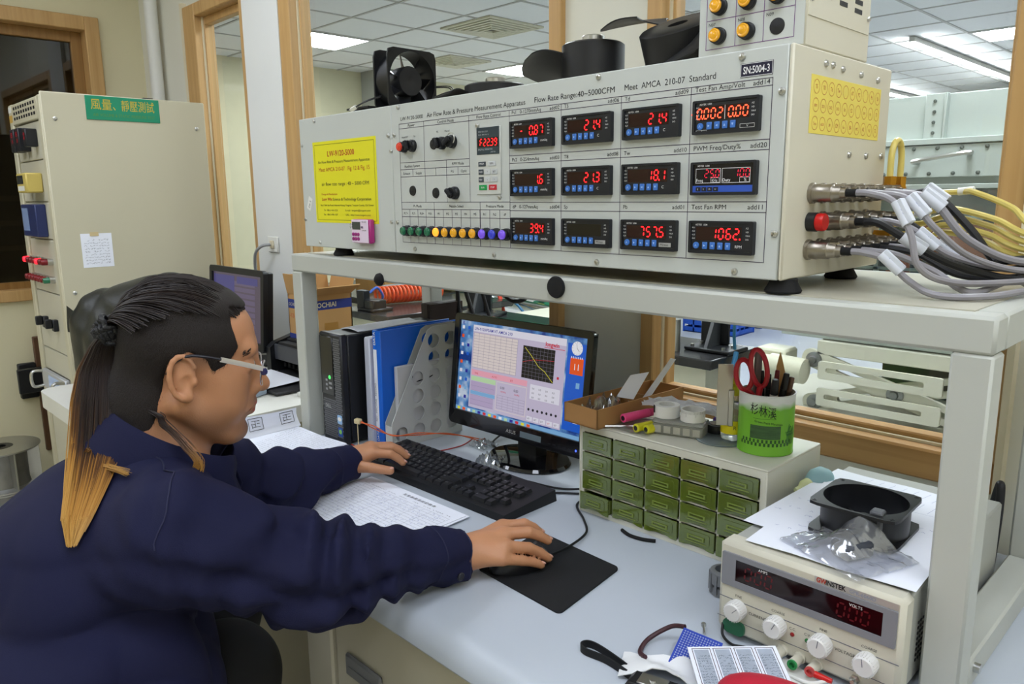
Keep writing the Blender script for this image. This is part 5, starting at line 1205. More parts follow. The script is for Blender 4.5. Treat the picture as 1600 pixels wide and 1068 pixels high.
for k, (pts, lab) in enumerate(([[(-0.425,0.215,CZ+0.03),(-0.39,0.222,CZ+0.03),(-0.365,0.235,CZ+0.085),(-0.40,0.225,CZ+0.075)], 'white paper slip standing in the tray, the broader one'], [[(-0.385,0.245,CZ+0.03),(-0.373,0.25,CZ+0.03),(-0.340,0.285,CZ+0.105),(-0.348,0.28,CZ+0.107)], 'narrow white slip leaning out of the tray to the right'])):
    q = MB(); n_ = Vector((0.0,-0.001,0.0)); q.add(pts+[tuple(Vector(p)+n_) for p in pts], [(0,1,2,3),(7,6,5,4),(0,4,5,1),(1,5,6,2),(2,6,7,3),(3,7,4,0)]); solo('paper_slip', q, M_paper, lab, 'paper', smooth=0)
q = MB(); q.cyl((-0.385,0.108,CZ+0.004),(-0.30,0.185,CZ+0.004),0.0022,seg=8); solo('thin_rod', q, M_steel, 'thin metal rod lying in front of the cardboard tray', 'rod')
crumple('clear_bag', 'flat clear plastic bag under the pink marker', (-0.335,0.175,CZ), 0.085, 0.10, 0.012, 15, 8)
def marker(lab, p0, p1, m, m2, r=0.008, name='marker_pen'):
    p0 = Vector(p0); p1 = Vector(p1); t = thing(name, lab, 'marker', tuple(p0))
    q = MB(); q.cyl(p0, p0.lerp(p1,0.66), r, seg=18, bev=0.001); obj('barrel', q, m, t)
    q = MB(); q.cyl(p0.lerp(p1,0.665), p1, r*0.94, r*0.8, 18, bev=0.001); obj('cap', q, m2, t)
    q = MB(); d = (p1-p0).normalized(); q.cyl(p0-d*0.0006, p0+d*0.0004, r*0.55, seg=14); obj('end_plug', q, M_meter, t)
    return t
M_pink = mat('marker_pink', '#EE4C8A', 0.35); M_ymark = mat('marker_yellow', '#D8D22A', 0.35)
marker('pink highlighter lying on the clear bag', (-0.352,0.140,CZ+0.018), (-0.335,0.232,CZ+0.018), M_pink, M_pink)
marker('yellow marker lying flat, the left one of the yellow pair', (-0.318,0.132,CZ+0.0085), (-0.300,0.215,CZ+0.0085), M_ymark, M_ymark)
marker('yellow marker lying flat, the right one of the yellow pair', (-0.3005,0.138,CZ+0.0085), (-0.282,0.222,CZ+0.0085), M_ymark, M_ymark)
t = thing('parts_box', 'clear plastic compartment box under the white measuring tape', 'box', (-0.257, 0.185, CZ), R(17))
BF = T(-0.260, 0.183, CZ+0.0005) @ RZ(R(17))
M_clear = mat('clear_plastic', '#D9DBD6', 0.12, trans=0.75, ior=1.2)
q = MB(BF); q.box(-0.044,0.044,-0.021,0.021,0,0.019,0.002); obj('base', q, mat('clear_grey', '#AFAFA6', 0.15, trans=0.45, ior=1.25), t)
q = MB(BF); q.box(-0.045,0.045,-0.022,0.022,0.0195,0.026,0.002); obj('lid', q, M_clear, t)
q = MB(BF)
for k in range(5): q.box(-0.040+0.017*k, -0.028+0.017*k, -0.0225, -0.0212, 0.004, 0.016)
obj('window_row', q, M_steel, t)
def tape_roll(lab, c, r, h, F=None, loose=0.0):
    t = thing('measuring_tape', lab, 'tape measure', c); F = T(*c) @ (F or I4)
    q = MB(F); 
    n = 60
    for (rr, a0, a1, lr) in ((r, 0, 2*PI, 0), (r*0.93, 0.3, 2*PI+0.2, 0)):
        vs = []; fs = []
        for i in range(n+1):
            a = a0+(a1-a0)*i/n; k = rr+lr*i/n
            for (dr, z) in ((0,0),(0.0012,0),(0.0012,h),(0,h)): vs.append(((k-dr)*math.cos(a),(k-dr)*math.sin(a),z))
        for i in range(n):
            for j in range(4): fs.append((i*4+j,(i+1)*4+j,(i+1)*4+(j+1)%4,i*4+(j+1)%4))
        q.add(vs, fs)
    obj('band', q, mat('tape_white', '#E9E8E4', 0.5), t)
    q = MB(F)
    for k in range(64):
        a = 2*PI*k/64; l_ = h*0.5 if k % 8 == 0 else h*0.25
        q.add([((r+0.0003)*math.cos(a+d),(r+0.0003)*math.sin(a+d),z) for d, z in ((-0.008,h-l_),(0.008,h-l_),(0.008,h),(-0.008,h))], [(0,1,2,3)])
    obj('scale_marks', q, M_ink, t, smooth=0)
tape_roll('coil of white measuring tape lying on the parts box, right of the torn roll', (-0.240,0.190,CZ+0.027), 0.021, 0.020)
t = thing('tape_roll', 'white paper tape roll with a torn end left of the measuring tape', 'tape', (-0.288, 0.180, CZ+0.027))
q = MB(T(-0.288,0.182,CZ+0.027)); q.lathe([(0.014,0),(0.0225,0),(0.0225,0.021),(0.014,0.021),(0.014,0)], 32); obj('roll', q, mat('tape_white', '#E9E8E4', 0.5), t)
q = MB(T(-0.2995,0.1622,CZ+0.0415) @ RZ(R(-32))); q.box(-0.002,0.0005,-0.001,0.0002,-0.007,0.006); q.box(-0.0055,-0.0035,-0.0002,0.0009,-0.007,0.006); obj('barcode', q, M_ink, t)
crumple('clear_bag', 'pale plastic bag with a silver end lying behind the tape rolls', (-0.285,0.228,CZ+0.03), 0.15, 0.045, 0.022, 21, 9, mat('bag_white', '#DCDDE4', 0.35, trans=0.25), rot=0.2)
t = thing('solder_roll', 'grey metal disc lying under the lighter bottle', 'disc', (-0.192, 0.205, CZ))
q = MB(T(-0.192,0.203,CZ)); q.lathe([(1e-4,0.0),(0.042,0.0),(0.0425,0.002),(0.041,0.0028),(1e-4,0.003)], 36); obj('disc_plate', q, mat('disc_grey', '#8C989C', 0.35, 0.5), t)
t = thing('round_tin', 'small round black tin with coloured lid print beside the parts box', 'tin', (-0.219, 0.222, CZ+0.003))
q = MB(T(-0.215,0.2275,CZ+0.0035)); q.lathe([(1e-4,0),(0.018,0),(0.0185,0.002),(0.0185,0.013),(0.0175,0.0142),(1e-4,0.0145)], 28); obj('case', q, M_black, t)
q = MB(T(-0.215,0.2275,CZ+0.0182)); q.shape([circ(0,0,0.012,20)], 0.0003); obj('lid_print', q, mat('tin_print', '#8C7A5C', 0.5, var=0.6, vscale=90), t)
q = MB(); q.box(-0.245,-0.205,0.262,0.276,CZ,CZ+0.016,0.003); solo('glue_tube', q, mat('tube_violet', '#6A3FB0', 0.4, var=0.5, vscale=40), 'small violet and pink tube lying behind the round tin', 'tube')
# lighter style bottle with yellow band and a flat blade standing in it
t = thing('glue_bottle', 'clear bottle with yellow label and a tall flat steel ruler in front of it', 'bottle', (-0.178, 0.222, CZ+0.003))
q = MB(T(-0.178,0.216,CZ+0.0035)); q.lathe([(1e-4,0),(0.0185,0),(0.020,0.003),(0.020,0.052),(0.015,0.06),(0.008,0.063),(0.008,0.075),(1e-4,0.075)], 28); obj('glass_body', q, M_clear, t)
q = MB(T(-0.178,0.216,CZ+0.0035)); q.lathe([(0.0203,0.011),(0.0204,0.011),(0.0204,0.034),(0.0203,0.034)], 28); o = obj('yellow_label', q, mat('label_y', '#E3D21C', 0.45), t)
q = MB(frame((-0.1655,0.2002,CZ+0.026), (0.80,0.60,0), (0,0,1))); q.text('R', 0.009, 0, -0.003, 0.0006, 'CENTER'); q.prism(circ(0,0,0.0001,8),0,0.0001); obj('label_mark', q, M_ink, o, smooth=0)
q = MB(T(-0.178,0.216,CZ+0.0035)); q.lathe([(1e-4,0.075),(0.009,0.075),(0.009,0.09),(0.004,0.094),(0.002,0.106),(1e-4,0.106)], 20); obj('nozzle', q, M_ymark, t)
q = MB(frame((-0.180,0.1925,CZ+0.030), (0.79,0.61,0), (0.0,0.0,1))); q.box(-0.0145,0.0105,0,0.105,0,0.0016,0.0006); q.box(0.004,0.0125,0.0,0.062,0.0017,0.006,0.001); solo('steel_ruler', q, mat('ruler_steel', '#B9B6AC', 0.3, 0.85, var=0.15, vscale=20), 'tall flat steel strip standing in front of the yellow labelled bottle', 'ruler')
# pen tin
PX, PY = -0.117, 0.212; PR, PHt = 0.0435, 0.098
t = thing('pen_tin', 'green and white tea tin with dark brush lettering holding scissors and pens', 'pen holder', (PX, PY, CZ))
def tin_mat():
    m = mat('tin_green', '#6CBE2C', 0.35, var=0); nt = m.node_tree; b = nt.nodes['Principled BSDF']
    tc = nt.nodes.new('ShaderNodeTexCoord'); sp = nt.nodes.new('ShaderNodeSeparateXYZ'); n = nt.nodes.new('ShaderNodeTexNoise'); n.inputs['Scale'].default_value = 22
    nt.links.new(tc.outputs['Object'], sp.inputs[0]); nt.links.new(tc.outputs['Object'], n.inputs['Vector'])
    a = nt.nodes.new('ShaderNodeMath'); a.operation = 'MULTIPLY_ADD'; a.inputs[1].default_value = 0.055; nt.links.new(n.outputs['Fac'], a.inputs[0]); nt.links.new(sp.outputs['Z'], a.inputs[2])
    cr = nt.nodes.new('ShaderNodeValToRGB'); E_ = cr.color_ramp.elements; E_[0].position = 0.0; E_[0].color = lin('#78BC34'); E_[1].position = 1.0; E_[1].color = lin('#E6E9E6')
    mr = nt.nodes.new('ShaderNodeMapRange'); mr.inputs[1].default_value = 0.098; mr.inputs[2].default_value = 0.112; nt.links.new(a.outputs[0], mr.inputs[0]); nt.links.new(mr.outputs[0], cr.inputs[0]); nt.links.new(cr.outputs[0], b.inputs['Base Color'])
    return m
q = MB(T(PX,PY,CZ)); q.lathe([(1e-4,0.002),(PR-0.001,0.002),(PR+0.0006,0),(PR+0.0006,0.002),(PR,0.003),(PR,PHt-0.002),(PR+0.001,PHt-0.001),(PR+0.001,PHt),(PR-0.001,PHt),(PR-0.001,0.004),(1e-4,0.004)], 48); obj('can', q, tin_mat(), t)
def on_can(q, loops_or_rects):
    pass
def canpt(a, z, e=0.0006): return (PX+(PR+e)*math.cos(a), PY+(PR+e)*math.sin(a), CZ+z)
A0 = R(-52)
def canquad(q, a0, a1, z0, z1, e=0.0006):
    n = max(1, int(abs(a1-a0)/0.08)); 
    for k in range(n):
        b0, b1 = a0+(a1-a0)*k/n, a0+(a1-a0)*(k+1)/n
        q.add([canpt(b0,z0,e),canpt(b1,z0,e),canpt(b1,z1,e),canpt(b0,z1,e)], [(0,1,2,3)])
q = MB()
for k in range(26):
    for j in range(2):
        if (k+j) % 2 == 0: canquad(q, A0-1.15+0.075*k, A0-1.15+0.075*(k+1), 0.016+0.0055*j, 0.0215+0.0055*j)
obj('checker_band', q, mat('checker_dark', '#2F5A22', 0.4, var=0), t, smooth=0)
q = MB(); canquad(q, A0-0.75, A0+0.35, 0.028, 0.050); obj('field_picture', q, mat('field_dark', '#3E5F35', 0.5, var=0.5, vscale=60, stretch=(1,1,6)), t, smooth=0)
q = MB()
def stroke(pts, w_=0.0016):
    for (a, z), (a2, z2) in zip(pts, pts[1:]):
        d = Vector(((a2-a)*PR, z2-z)); n_ = Vector((-d.y, d.x)).normalized()*w_/2
        q.add([canpt(A0+a-n_.x/PR,z-n_.y),canpt(A0+a2-n_.x/PR,z2-n_.y),canpt(A0+a2+n_.x/PR,z2+n_.y),canpt(A0+a+n_.x/PR,z+n_.y)], [(0,1,2,3)])
gl = MB(); gl.text('杉林溪', 0.0195, 0, 0, 0)
for f in gl.f: q.add([canpt(A0-0.78+0.95*(gl.v[i][0]/0.0585), 0.070+gl.v[i][1]*1.0-0.12*gl.v[i][0]) for i in f], [tuple(range(len(f)))])
obj('brush_lettering', q, M_ink, t, smooth=0)
q = MB(); gl = MB(); gl.text('Green Field Mountain', 0.005, 0, 0, 0)
for f in gl.f: q.add([canpt(A0-0.6+gl.v[i][0]/PR, 0.055+gl.v[i][1]-0.1*gl.v[i][0]) for i in f], [tuple(range(len(f)))])
canquad(q, A0-0.65, A0+0.15, 0.0608, 0.0612); obj('small_print', q, M_ink, t, smooth=0)
q = MB()
for k in range(7):
    a = A0+0.62+0.06*k; stroke([(a-A0,0.018),(a-A0+0.05,0.040+0.004*(k%3)),(a-A0+0.12,0.052-0.003*k)], 0.0012); stroke([(a-A0+0.03,0.032),(a-A0-0.05,0.040)], 0.0014)
obj('plant_drawing', q, mat('plant_dark', '#33702A', 0.4, var=0), t, smooth=0)
RIM = CZ+PHt
t = thing('scissors', 'red handled scissors standing handles up in the green tin', 'scissors', (PX-0.02, PY, CZ+0.01))
VR = Vector((0.698,0.716,0)); 
SF = frame((PX-0.012,PY-0.012,CZ+0.006), VR, Vector((0,0,1)))
M_rh = mat('scissor_red', '#B71E2C', 0.35)
def ring(cx, cy, rx, ry, a, rr):
    return [(cx+rx*math.cos(t_)*math.cos(a)-ry*math.sin(t_)*math.sin(a), cy+rx*math.cos(t_)*math.sin(a)+ry*math.sin(t_)*math.cos(a), 0) for t_ in (2*PI*k/22 for k in range(22))]
q = MB(SF); q.tube(ring(-0.022,0.118,0.013,0.025,R(8),0), 0.0042, 8, closed=True); q.tube([(-0.018,0.094,0),(-0.008,0.085,0),(0,0.07,0)], 0.005, 8, 4); obj('handle', q, M_rh, t)
q = MB(SF @ T(0,0,0.006)); q.tube(ring(-0.0005,0.130,0.0125,0.031,R(12),0), 0.0042, 8, closed=True); q.tube([(0.003,0.10,0),(0.001,0.085,0),(0,0.07,0)], 0.005, 8, 4); obj('handle', q, M_rh, t)
q = MB(SF); q.add([(-0.006,0.075,0.002),(0.006,0.075,0.002),(0.003,0.0,0.002),(0,-0.002,0.002),(-0.006,0.075,0.004),(0.006,0.075,0.004),(0.003,0.0,0.004),(0,-0.002,0.004)], [(3,2,1,0),(4,5,6,7),(0,1,5,4),(1,2,6,5),(2,3,7,6),(3,0,4,7)]); obj('blades', q, M_steel, t)
def pen(lab, dx, dy, base, top, r, m, tip=None, cat='pen', name='pen', capm=None):
    a = Vector((PX+dx*0.4, PY+dy*0.4, CZ+0.006)); b_ = Vector((PX+dx, PY+dy, CZ+top)); t = thing(name, lab, cat, tuple(a)); d = (b_-a).normalized()
    q = MB(); q.cyl(a, a.lerp(b_,0.78), r, seg=14); obj('barrel', q, m, t)
    q = MB(); q.cyl(a.lerp(b_,0.781), b_, r*1.06, r*0.85, 14, bev=0.001); obj('cap', q, capm or m, t)
vr = lambda u, f: (u*0.698-f*0.716*-1*-1, u*0.716+f*0.698)
def off(u, f): return (0.698*u-0.716*f, 0.716*u+0.698*f)   # u: to the right seen from the camera, f: away from it
M_mpen = mat('pen_black', '#1A1A1E', 0.35); M_mred = mat('pen_red', '#7A1A2A', 0.35); M_mwood = mat('pencil_wood', '#C79A5E', 0.6); M_mbr = mat('pen_brown', '#6B4A3A', 0.35)
pen('white bodied marker with black cap in front of the scissors', *off(0.003,-0.026), 0, 0.122, 0.0062, M_white, capm=M_mpen, cat='marker', name='marker_pen')
pen('dark red pen in the middle of the tin', *off(0.016,0.004), 0, 0.130, 0.0042, M_mred)
pen('black pen leaning right in the tin', *off(0.026,-0.010), 0, 0.128, 0.0055, M_mpen)
pen('black pen behind the red pen', *off(0.008,0.020), 0, 0.120, 0.0045, M_mpen)
pen('brown pen leaning far right over the rim', *off(0.037,-0.004), 0, 0.120, 0.0050, M_mbr)
pen('slim dark pen beside the white marker', *off(-0.006,0.012), 0, 0.128, 0.0035, M_mpen)
a = Vector((PX,PY,CZ+0.006)); o_ = off(0.026,0.022)
q = MB(); bF = frame((PX+o_[0], PY+o_[1], CZ+0.02), VR, Vector((0.0,0.0,1))); q.M = bF; q.prism([(-0.007,0),(0.007,0),(0.0085,0.10),(0.004,0.118),(-0.001,0.136),(-0.006,0.112)], 0, 0.003); solo('wooden_spatula', q, M_mwood, 'pointed wooden stick standing at the back of the green tin', 'stick')
q = MB(); o_ = off(-0.013,0.016); q.M = frame((PX+o_[0], PY+o_[1], CZ+0.01), VR, Vector((0.0,0.0,1))); q.box(-0.006,0.006,0,0.150,0,0.006,0.0015); q.box(-0.005,0.005,0.120,0.1505,0.006,0.0075,0.0008); solo('cutter_knife', q, mat('cutter_grey', '#7A7070', 0.4), 'grey cutter knife rising above the scissor handles', 'knife')
# squeeze bulb hanging at the cabinet's right end
t = thing('blower_bulb', 'pale blue rubber blower with cream nozzle lying beside the cabinet', 'blower', (-0.045, 0.24, DZ+0.13))
BFm = frame((-0.036,0.225,DZ+0.133), (-0.35,-1,-0.22), (1,0,0))
q = MB(BFm @ RY(PI/2)); q.lathe([(1e-4,-0.032),(0.012,-0.030),(0.019,-0.020),(0.020,-0.006),(0.015,0.006),(0.010,0.012),(1e-4,0.012)], 26); obj('bulb', q, mat('bulb_blue', '#8FB4BC', 0.5), t)
q = MB(BFm @ RY(PI/2)); q.lathe([(1e-4,0.012),(0.0115,0.012),(0.011,0.022),(0.006,0.030),(0.005,0.040),(1e-4,0.041)], 22); obj('nozzle', q, mat('bulb_cream', '#D8DDA8', 0.5), t)
q = MB(); q.tube([(-0.318,0.098,DZ+0.003),(-0.295,0.090,DZ+0.003),(-0.27,0.093,DZ+0.003),(-0.25,0.103,DZ+0.003)], 0.0032, 8, 6); solo('black_stick', q, M_rubber, 'short curved black rubber strip lying in front of the drawers', 'strip')
# bench power supply
PX0, PX1, PY0, PY1, PZ1 = -0.035, 0.198, -0.062, 0.345, 0.885
t = thing('power_supply', 'cream bench power supply with red display and four white knobs', 'power supply', (0.08, 0.14, DZ))
M_psu = mat('psu_cream', '#CBC7B6', 0.5, var=0.02, bump=0.05, bscale=300); M_psud = mat('psu_case', '#A9AAA2', 0.5, var=0.03)
q = MB(); q.box(PX0+0.003, PX1-0.003, PY0+0.03, PY1, DZ+0.010, PZ1-0.004, 0.003); obj('case', q, M_psud, t)
q = MB(); q.box(PX0, PX1, PY0, PY0+0.032, DZ+0.006, PZ1, 0.006); obj('front_frame', q, M_psu, t)
for x in (PX0+0.03, PX1-0.03):
    for y in (PY0+0.04, PY1-0.04): q = MB(); q.cyl((x,y,DZ),(x,y,DZ+0.011),0.010); obj('foot', q, M_rubber, t)
FPs = frame((0, PY0, 0), (1,0,0), (0,0,1), (0,-1,0))
q = MB(FPs); q.shape([rrect(-0.029,0.191,0.825,0.871,0.002), [(-0.0095,0.834),(-0.0095,0.864),(0.1755,0.864),(0.1755,0.834)]], 0.0025); obj('display_bezel', q, mat('psu_bezel', '#83848A', 0.45), t)
q = MB(FPs); q.box(-0.0095,0.1755,0.834,0.864,0.0,0.0012); obj('display_window', q, mat('psu_window', '#1A0507', 0.08, var=0), t)
q = MB(FPs); seven(q, '000', 0.045, 0.840, 0.017, 0.0014); obj('digits', q, mat('psu_digit', '#40060C', 0.3, var=0, emit=0.10, emit_hex='#A01020'), t, smooth=0)
q = MB(FPs); seven(q, '000', 0.165, 0.840, 0.017, 0.0014); obj('digits', q, mat('psu_digit', '#40060C', 0.3, var=0, emit=0.10, emit_hex='#A01020'), t, smooth=0)
q = MB(FPs); q.text('AMPS', 0.0052, 0.022, 0.8585, 0.0015); obj('window_word', q, M_whiteink, t, smooth=0)
q = MB(FPs); q.text('VOLTS', 0.0052, 0.137, 0.8575, 0.0015); obj('window_word', q, M_whiteink, t, smooth=0)
q = MB(FPs); q.rect(0.094, 0.191, 0.8715, 0.8795, 0.0004); o = obj('name_strip', q, mat('strip_silver', '#B8B9B4', 0.35, 0.4), t, smooth=0)
q = MB(FPs); q.text('GW', 0.0085, 0.0965, 0.873, 0.0008, bold=0.03, sx=0.8); obj('maker_mark', q, M_redtxt, o, smooth=0)
q = MB(FPs); q.fit('INSTEK', 0.0085, 0.108, 0.132, 0.873, 0.0008, bold=0.03); obj('maker_mark', q, M_ink, o, smooth=0)
q = MB(FPs); q.fit('GPR-6060D', 0.0065, 0.136, 0.166, 0.8735, 0.0008); obj('maker_mark', q, mat('print_bluegrey', '#8E9AB4', 0.5, var=0), o, smooth=0)
q = MB(FPs); q.box(PX0+0.002, PX1-0.002, 0.8055+0.0, 0.8065, 0, 0.0003); q.box(PX0+0.001, PX1-0.001, 0.7765, 0.7772, 0, 0.0004); obj('panel_groove', q, M_inkgrey, t, smooth=0)
for x in (-0.004, 0.051, 0.109, 0.163):
    q = MB(FPs @ T(x, 0.796, 0)); q.lathe([(0.0128,0),(0.0132,0.002),(0.0125,0.0155),(0.0108,0.0175),(1e-4,0.0175)], 32)
    for k in range(24): q.box(-0.0006,0.0006,0.0120,0.0134,0.003,0.0155, M=RZ(2*PI*k/24))
    kn = obj('knob', q, mat('knob_white', '#DCDBD8', 0.4), t)
    q = MB(FPs @ T(x, 0.796, 0) @ RZ(R(-40+x*300))); q.box(-0.0004,0.0004,0.001,0.0108,0.0174,0.0179); obj('pointer', q, M_inkgrey, kn)
def pw(s_, x, z_, size=0.0055): q = MB(FPs); q.text(s_, size, x, z_, 0.0005, 'CENTER'); obj('legend', q, M_ink, t, smooth=0)
pw('FINE', -0.004, 0.8115, 0.0048); pw('CURRENT', 0.0235, 0.794); pw('COARSE', 0.051, 0.8115, 0.0048); pw('C.C.', 0.071, 0.797, 0.0048); pw('C.V.', 0.090, 0.797, 0.0048); pw('FINE', 0.109, 0.8115, 0.0048); pw('VOLTAGE', 0.136, 0.794); pw('COARSE', 0.163, 0.8115, 0.0048)
for x, m in ((0.071, mat('led_off_red', '#8E1E1E', 0.3)), (0.090, mat('led_off_green', '#1E6A30', 0.3))):
    q = MB(FPs @ T(x,0.791,0)); q.lathe([(0.0027,0),(0.0026,0.0012),(1e-4,0.0026)], 16); obj('indicator', q, m, t)
q = MB(FPs); q.shape([rrect(-0.0235,0.0075,0.7585,0.778,0.008)], 0.004); obj('power_switch', q, mat('switch_green', '#2E6B4C', 0.4), t)
for x, m, z_ in ((0.060, M_blackm, 0.765), (0.083, mat('terminal_green', '#2B8B4A', 0.4), 0.765), (0.105, mat('terminal_red', '#C44A48', 0.4), 0.766)):
    q = MB(FPs @ T(x,z_,0)); q.lathe([(0.0075,0),(0.0075,0.003),(0.0062,0.004),(0.0066,0.020),(0.0062,0.021)], 20); o = obj('terminal', q, M_psu, t)
    q = MB(FPs @ T(x,z_,0)); q.lathe([(0.0063,0.020),(0.0063,0.0235),(0.0035,0.0235),(0.003,0.020),(1e-4,0.020)], 20); obj('terminal_ring', q, m, o)
q = MB(FPs @ T(0.150,0.767,0)); q.lathe([(0.006,0),(0.006,0.003),(0.004,0.004),(0.004,0.007),(1e-4,0.007)], 6); q.cyl((0,0,0.006),(0.003,0.006,0.018),0.0018,0.0024); obj('toggle', q, M_steel, t)
q = MB()
for k in range(14):
    for j in range(8): q.cbox((PX1-0.0026, PY0+0.06+0.008*k, DZ+0.035+0.007*j), (0.0008,0.004,0.003))
obj('vent_holes', q, M_ink, t)
q = MB(); q.tube([(0.060,PY0-0.020,0.765),(0.045,PY0-0.030,0.764),(0.02,PY0-0.022,0.760),(0.0,PY0-0.02,0.7545),(-0.018,PY0-0.012,0.757),(-0.024,PY0-0.002,0.768)], 0.0019, 8, 8); t2 = thing('lead_black', 'thin black test lead plugged into the power supply', 'wire', (0.06,PY0-0.02,0.752)); obj('lead', q, M_wireb, t2)
q = MB(); q.cyl((0.062,PY0-0.020,0.7655),(0.036,PY0-0.030,0.763),0.0036,0.0026,12); obj('plug', q, M_black, t2)
q = MB(); q.tube([(0.128,PY0-0.022,0.7655),(0.110,PY0-0.032,0.758),(0.085,PY0-0.030,0.7545),(0.065,PY0-0.034,0.7535)], 0.0022, 8, 8); t2 = thing('lead_white', 'white test lead with a red spade plug at the power supply', 'wire', (0.11,PY0-0.03,0.752)); obj('lead', q, M_white, t2)
q = MB(); q.cyl((0.112,PY0-0.0240,0.767),(0.132,PY0-0.022,0.766),0.0042,0.003,12); obj('plug', q, mat('red_plastic', '#C41512', 0.35), t2)
t2 = thing('toggle_clip', 'black and yellow clip at the bottom right of the power supply front', 'clip', (0.17,PY0-0.015,0.752)); q = MB(); q.box(0.160,0.180,PY0-0.024,PY0-0.004,0.7515,0.766,0.003); obj('jaw', q, M_black, t2); q = MB(); q.box(0.163,0.177,PY0-0.0255,PY0-0.0242,0.756,0.762); obj('sticker', q, M_yellow, t2)
# papers, fan housing and bubble bag on the supply
PT = PZ1+0.0005
for k, (x, y, a, w_, h_, lab) in enumerate(((0.072,0.150,-2,0.215,0.29,'large white sheet with pencil notes spread over the power supply, lower one'),(0.090,0.098,3,0.205,0.285,'upper white sheet on the power supply under the fan housing'))):
    t2 = thing('note_sheet', lab, 'paper', (x,y,PT)); PFm = T(x,y,PT+0.0018*k) @ RZ(R(a)); q = MB(PFm)
    q.grid(10, 12, lambda u, v: (-w_/2+w_*u, -h_/2+h_*v, 0.0012+0.0015*math.sin(5*u+2*v)**2), thick=0.0006); o = obj('sheet', q, M_paper, t2)
    q = MB(PFm); handwriting(q, -w_/2+0.01, -0.02, -h_/2+0.06, h_/2-0.06, 0.0032, 9, 31+k, 0.22, 0.004); handwriting(q, 0.055, w_/2-0.012, 0.02, 0.05, 0.0032, 2, 35+k, 0.6, 0.005); 
    for j in range(9): q.line(-0.05+0.017*j, h_/2-0.045, -0.045+0.017*j, h_/2-0.012, 0.0004, 0.0032)
    q.line(-0.06, h_/2-0.05, 0.10, h_/2-0.05, 0.0004, 0.0032); obj('pencil_notes', q, M_inkblue, t2, smooth=0)
FH = T(0.093, 0.086, PT+0.0065) @ RZ(R(2))
t = axial_fan('fan_housing', 'empty black square fan housing lying flat on the white sheets', FH, 0.113, 0.042, (0.093,0.086,PT+0.004), frame_only=True)
q = MB(FH)
for k in range(4): q.tube([(0.012*math.cos(R(90*k+20)),0.012*math.sin(R(90*k+20)),0.004),(0.053*math.cos(R(90*k+40)),0.053*math.sin(R(90*k+40)),0.004)], 0.003, 6)
q.lathe([(1e-4,0.0),(0.022,0.0),(0.022,0.008),(0.008,0.008),(0.006,0.02),(1e-4,0.02)], 24); obj('motor_bracket', q, M_fan, t)
q = MB(FH); q.box(0.020,0.036,-0.046,-0.030,0.012,0.046,0.002); obj('terminal_block', q, mat('terminal_grey', '#5F6166', 0.4), t)
# bubble wrap bag round a dark part
t = thing('bubble_bag', 'clear bubble wrap bag with a dark part inside in front of the fan housing', 'plastic bag', (0.113,0.0,PT))
q = MB(T(0.112,-0.004,PT+0.006) @ RZ(R(-25))); q.box(-0.016,0.016,-0.020,0.024,0,0.020,0.004); obj('dark_part', q, mat('part_dark', '#3A3E48', 0.45, var=0.3, vscale=50), t)
M_bub = glassy('bubble_film', '#EEF0F6', gloss=0.26, rough=0.18, opacity=0.16)
rn = random.Random(2); q = MB(T(0.104,0.004,PT+0.0055) @ RZ(R(-20))); n = 26
def bub(u, v):
    x, y = (u-0.5)*0.125, (v-0.5)*0.105; e = math.exp(-((x-0.004)**2+(y+0.008)**2)/0.0007)
    hump = 0.026*e+0.036*math.exp(-((x+0.005)**2+(y-0.035)**2)/0.0006)
    ed = min(u,1-u,v,1-v)
    return (x+rn.uniform(-1,1)*0.0016, y+rn.uniform(-1,1)*0.0016, 0.001+hump+(0.0035*rn.random()+0.003*abs(math.sin(90*x)*math.sin(90*y)))*(1 if ed > 0.02 else 0.2))
q.grid(n, n, bub); obj('film', q, M_bub, t, smooth=60)
# small things in front of the supply
t = thing('hose_clamp', 'grey ribbed plastic clamp standing left of the power supply', 'clamp', (-0.088,0.05,DZ))
HF = frame((-0.080,0.035,DZ+0.0), (0.698,0.716,0), (-0.716,0.698,0))
q = MB(HF @ T(0,0,0.0)); q.lathe([(0.014,0),(0.019,0),(0.019,0.012),(0.0165,0.014),(0.021,0.018),(0.021,0.036),(0.018,0.038),(0.014,0.038),(0.014,0)], 20, a0=R(40), a1=R(340)); obj('ring', q, mat('clamp_grey', '#77797C', 0.4, 0.2, var=0.2), t)
q = MB(HF)
for k in range(9): q.box(0.0185,0.0225,-0.002,0.002,0.004,0.034, M=RZ(R(60+32*k)))
obj('ribs', q, mat('clamp_grey', '#77797C', 0.4, 0.2, var=0.2), t)
t = thing('small_screw', 'tiny loose steel screw on the desk by the power supply', 'screw', (-0.045,-0.075,DZ)); q = MB(); q.cyl((-0.052,-0.066,DZ+0.004),(-0.050,-0.069,DZ+0.004),0.0035,seg=12); obj('head', q, M_steel, t); q = MB(); q.cyl((-0.050,-0.069,DZ+0.004),(-0.040,-0.083,DZ+0.0022),0.0016,seg=8); obj('shank', q, M_steel, t)
